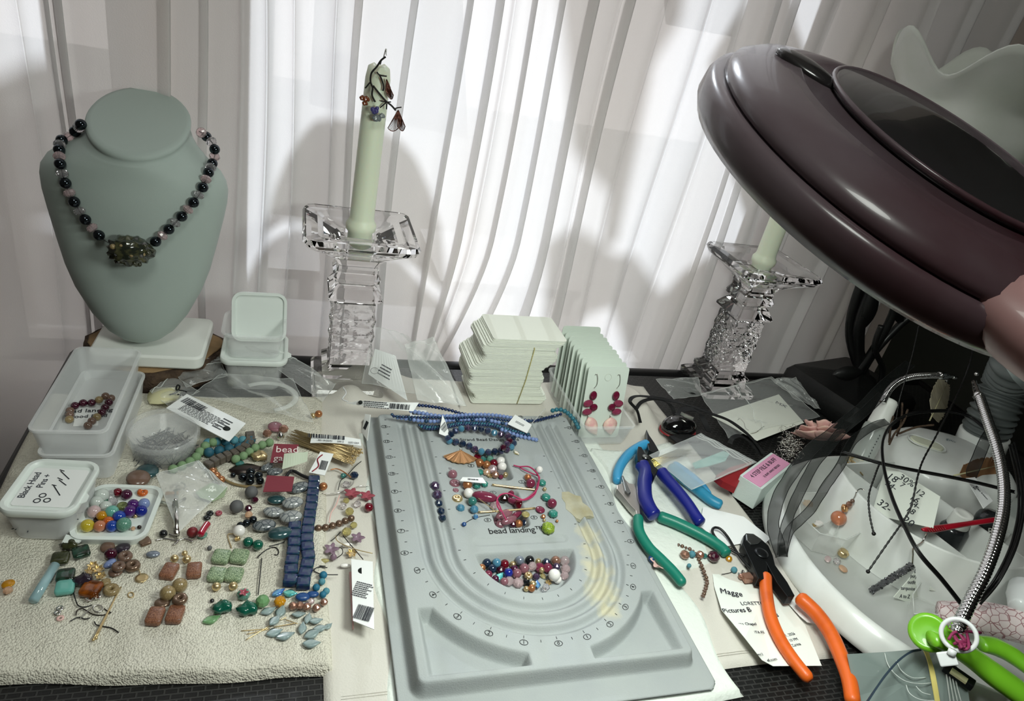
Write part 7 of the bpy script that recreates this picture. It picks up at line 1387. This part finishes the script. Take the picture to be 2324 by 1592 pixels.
# lower right corner: clamp, ring, paper tube, sun-print pouch
mat('lime_plastic', '7ac22a', .35, coat=.3); mat('paper_brick', 'e2d3d3', .7, vor=(160, '9a6a6e', .02, .06)); mat('pouch_grey', '8c9a96', .4, clear=.35, coat=.2); mat('sun_line', 'dfe6e2', .5); mat('white_plastic', 'e6eaea', .4, coat=.2); mat('yellow_strip', 'd8c878', .5); mat('magenta_thread', '8e2e58', .6)
t = thing('lime_clamp', 'lime green spring clamp at the corner of the table under a white ring', 'clamp', P(2200, 1480, .035))
q = P(2108, 1436, .072); fr = frame(unit(EYE-q)+A([-.2,0,.2]))
G().lathe(q, [(.0125,-.006),(.0145,-.005),(.0145,.001),(.0120,.003),(.0105,.0022),(.004,.002)], 32, fr).obj('jaw_pad', 'lime_plastic', t)
G().tube([P(x, y, z) for x, y, z in ((2115,1450,.076),(2150,1462,.072),(2200,1490,.066),(2260,1535,.058),(2340,1592,.050))], [.0065,.0085,.0105,.012,.012], 14, flat=.7, smooth=6).obj('handle', 'lime_plastic', t)
G().tube([P(x, y, z) for x, y, z in ((2225,1462,.052),(2262,1470,.050),(2300,1490,.048),(2340,1520,.046))], [.007,.009,.009,.008], 14, flat=.7, smooth=6).obj('handle', 'lime_plastic', t)
t = thing('white_ring', 'white plastic ring holder hooked on the chrome arm', 'ring', P(2175, 1438, .085)); qc = P(2176, 1442, .092); fr = frame(unit(EYE-qc)); rr0 = 34*pxs(qc)
G().tube([qc+fr@A([rr0*math.cos(a), rr0*math.sin(a), 0]) for a in np.linspace(0, 2*PI, 37)[:-1]], .0017, 10, closed=True).obj('ring_hoop', 'white_plastic', t)
G().box(P(2150, 1496, .082), (.012, .010, .004), fr).obj('ring_tab', 'white_plastic', t, smooth=False, bevel=.001); G().tube([P(2163, 1475, .090), P(2158, 1488, .086)], .003, 8).obj('ring_stem', 'white_plastic', t)
g = G()
for k in range(7): g.tube([P(2150+rb.uniform(0, 60), 1440+rb.uniform(-18, 30), .088), P(2165+rb.uniform(0, 50), 1440+rb.uniform(-15, 35), .092), P(2180+rb.uniform(-20, 50), 1440+rb.uniform(-15, 35), .087)], .0011, 6, smooth=4)
tag(g.obj('thread_tangle', 'magenta_thread'), 'magenta thread tangle inside the white ring', 'thread')
G().tube([P(2128,1388,.030), P(2172,1396,.034), P(2230,1402,.040), P(2330,1425,.046)], [.009,.012,.014,.015], 18, smooth=5).obj('paper_roll', 'paper_brick', label='rolled paper with a pink brick print by the chrome arm', cat='paper roll')
G().tube([P(2318,1330,.06), P(2322,1355,.06), P(2316,1385,.06)], [.010,.013,.009], 16, smooth=5).obj('white_bottle_stopper', 'white_plastic', label='white plastic stopper at the far side beside the paper roll', cat='stopper')
G().lathe(P(2330, 1160, .07), [(.013,-.03),(.015,-.028),(.015,.004),(.011,.010),(.010,.012)], 24, frame([-.3,-.3,1])).obj('jar', 'glue_clear', label='small clear jar at the far side behind the chrome arm', cat='jar')
po = [(655,1212),(960,1195),(1430,1155),(1500,1200),(1560,1330),(1640,1480),(1660,1640),(1640,1760),(700,1760),(720,1560),(690,1380)]
zz = [.030,.032,.040,.042,.040,.036,.030,.024,.012,.016,.024]
o = sheet_poly(K7, po, 0, 'sun_pouch', 'pouch_grey', 'translucent grey pouch printed with white sun arcs at the table corner', 'pouch', curl=zz, th=.0006)
for pts in ([(965,1200),(990,1290),(1050,1370),(1140,1430),(1260,1450),(1370,1440)], [(1060,1260),(1100,1340),(1190,1400),(1300,1400)], [(1140,1460),(1170,1530),(1260,1580),(1400,1590)], [(1220,1470),(1270,1520),(1340,1540)]):
    G().tube([pp_(K7, p, .0335) for p in pts], .00035, 4, smooth=5).obj('sun_arc', 'sun_line', o)
ribbon('yellow_strip', None, None, K7, [(1300,1180),(1340,1300),(1370,1450),(1400,1620)], [.0415,.0405,.038,.034], 40, 'yellow_strip', parent=o)
for k in range(4): G().tube([pp_(K7, (1440+22*k, 1190+10*k), .0415), pp_(K7, (1470+26*k, 1380+20*k), .0395), pp_(K7, (1500+30*k, 1600), .034)], .0006, 5, smooth=4).obj('zip_ridge', 'film_haze', o)
mat('slate_blue', '2c3a48', .5); ribbon('elastic_band', 'dark blue band across the sun-print pouch', 'band', K7, [(1260,1172),(1180,1190),(1080,1260),(980,1370),(900,1480),(820,1600)], [.0450,.0450,.0440,.0420,.040,.036], 14, 'slate_blue', th=.0006)
t = thing('tool_bit', 'dark metal clasp beneath the white ring', 'clasp', P(2178, 1530, .035)); G().box(P(2176, 1535, .042), (.010, .022, .006), rotz(.5)).obj('clasp_body', 'steel_dark', t, smooth=False, bevel=.001); G().box(P(2176, 1535, .0455), (.006, .012, .002), rotz(.5)).obj('clasp_plate', 'ivory', t, smooth=False)
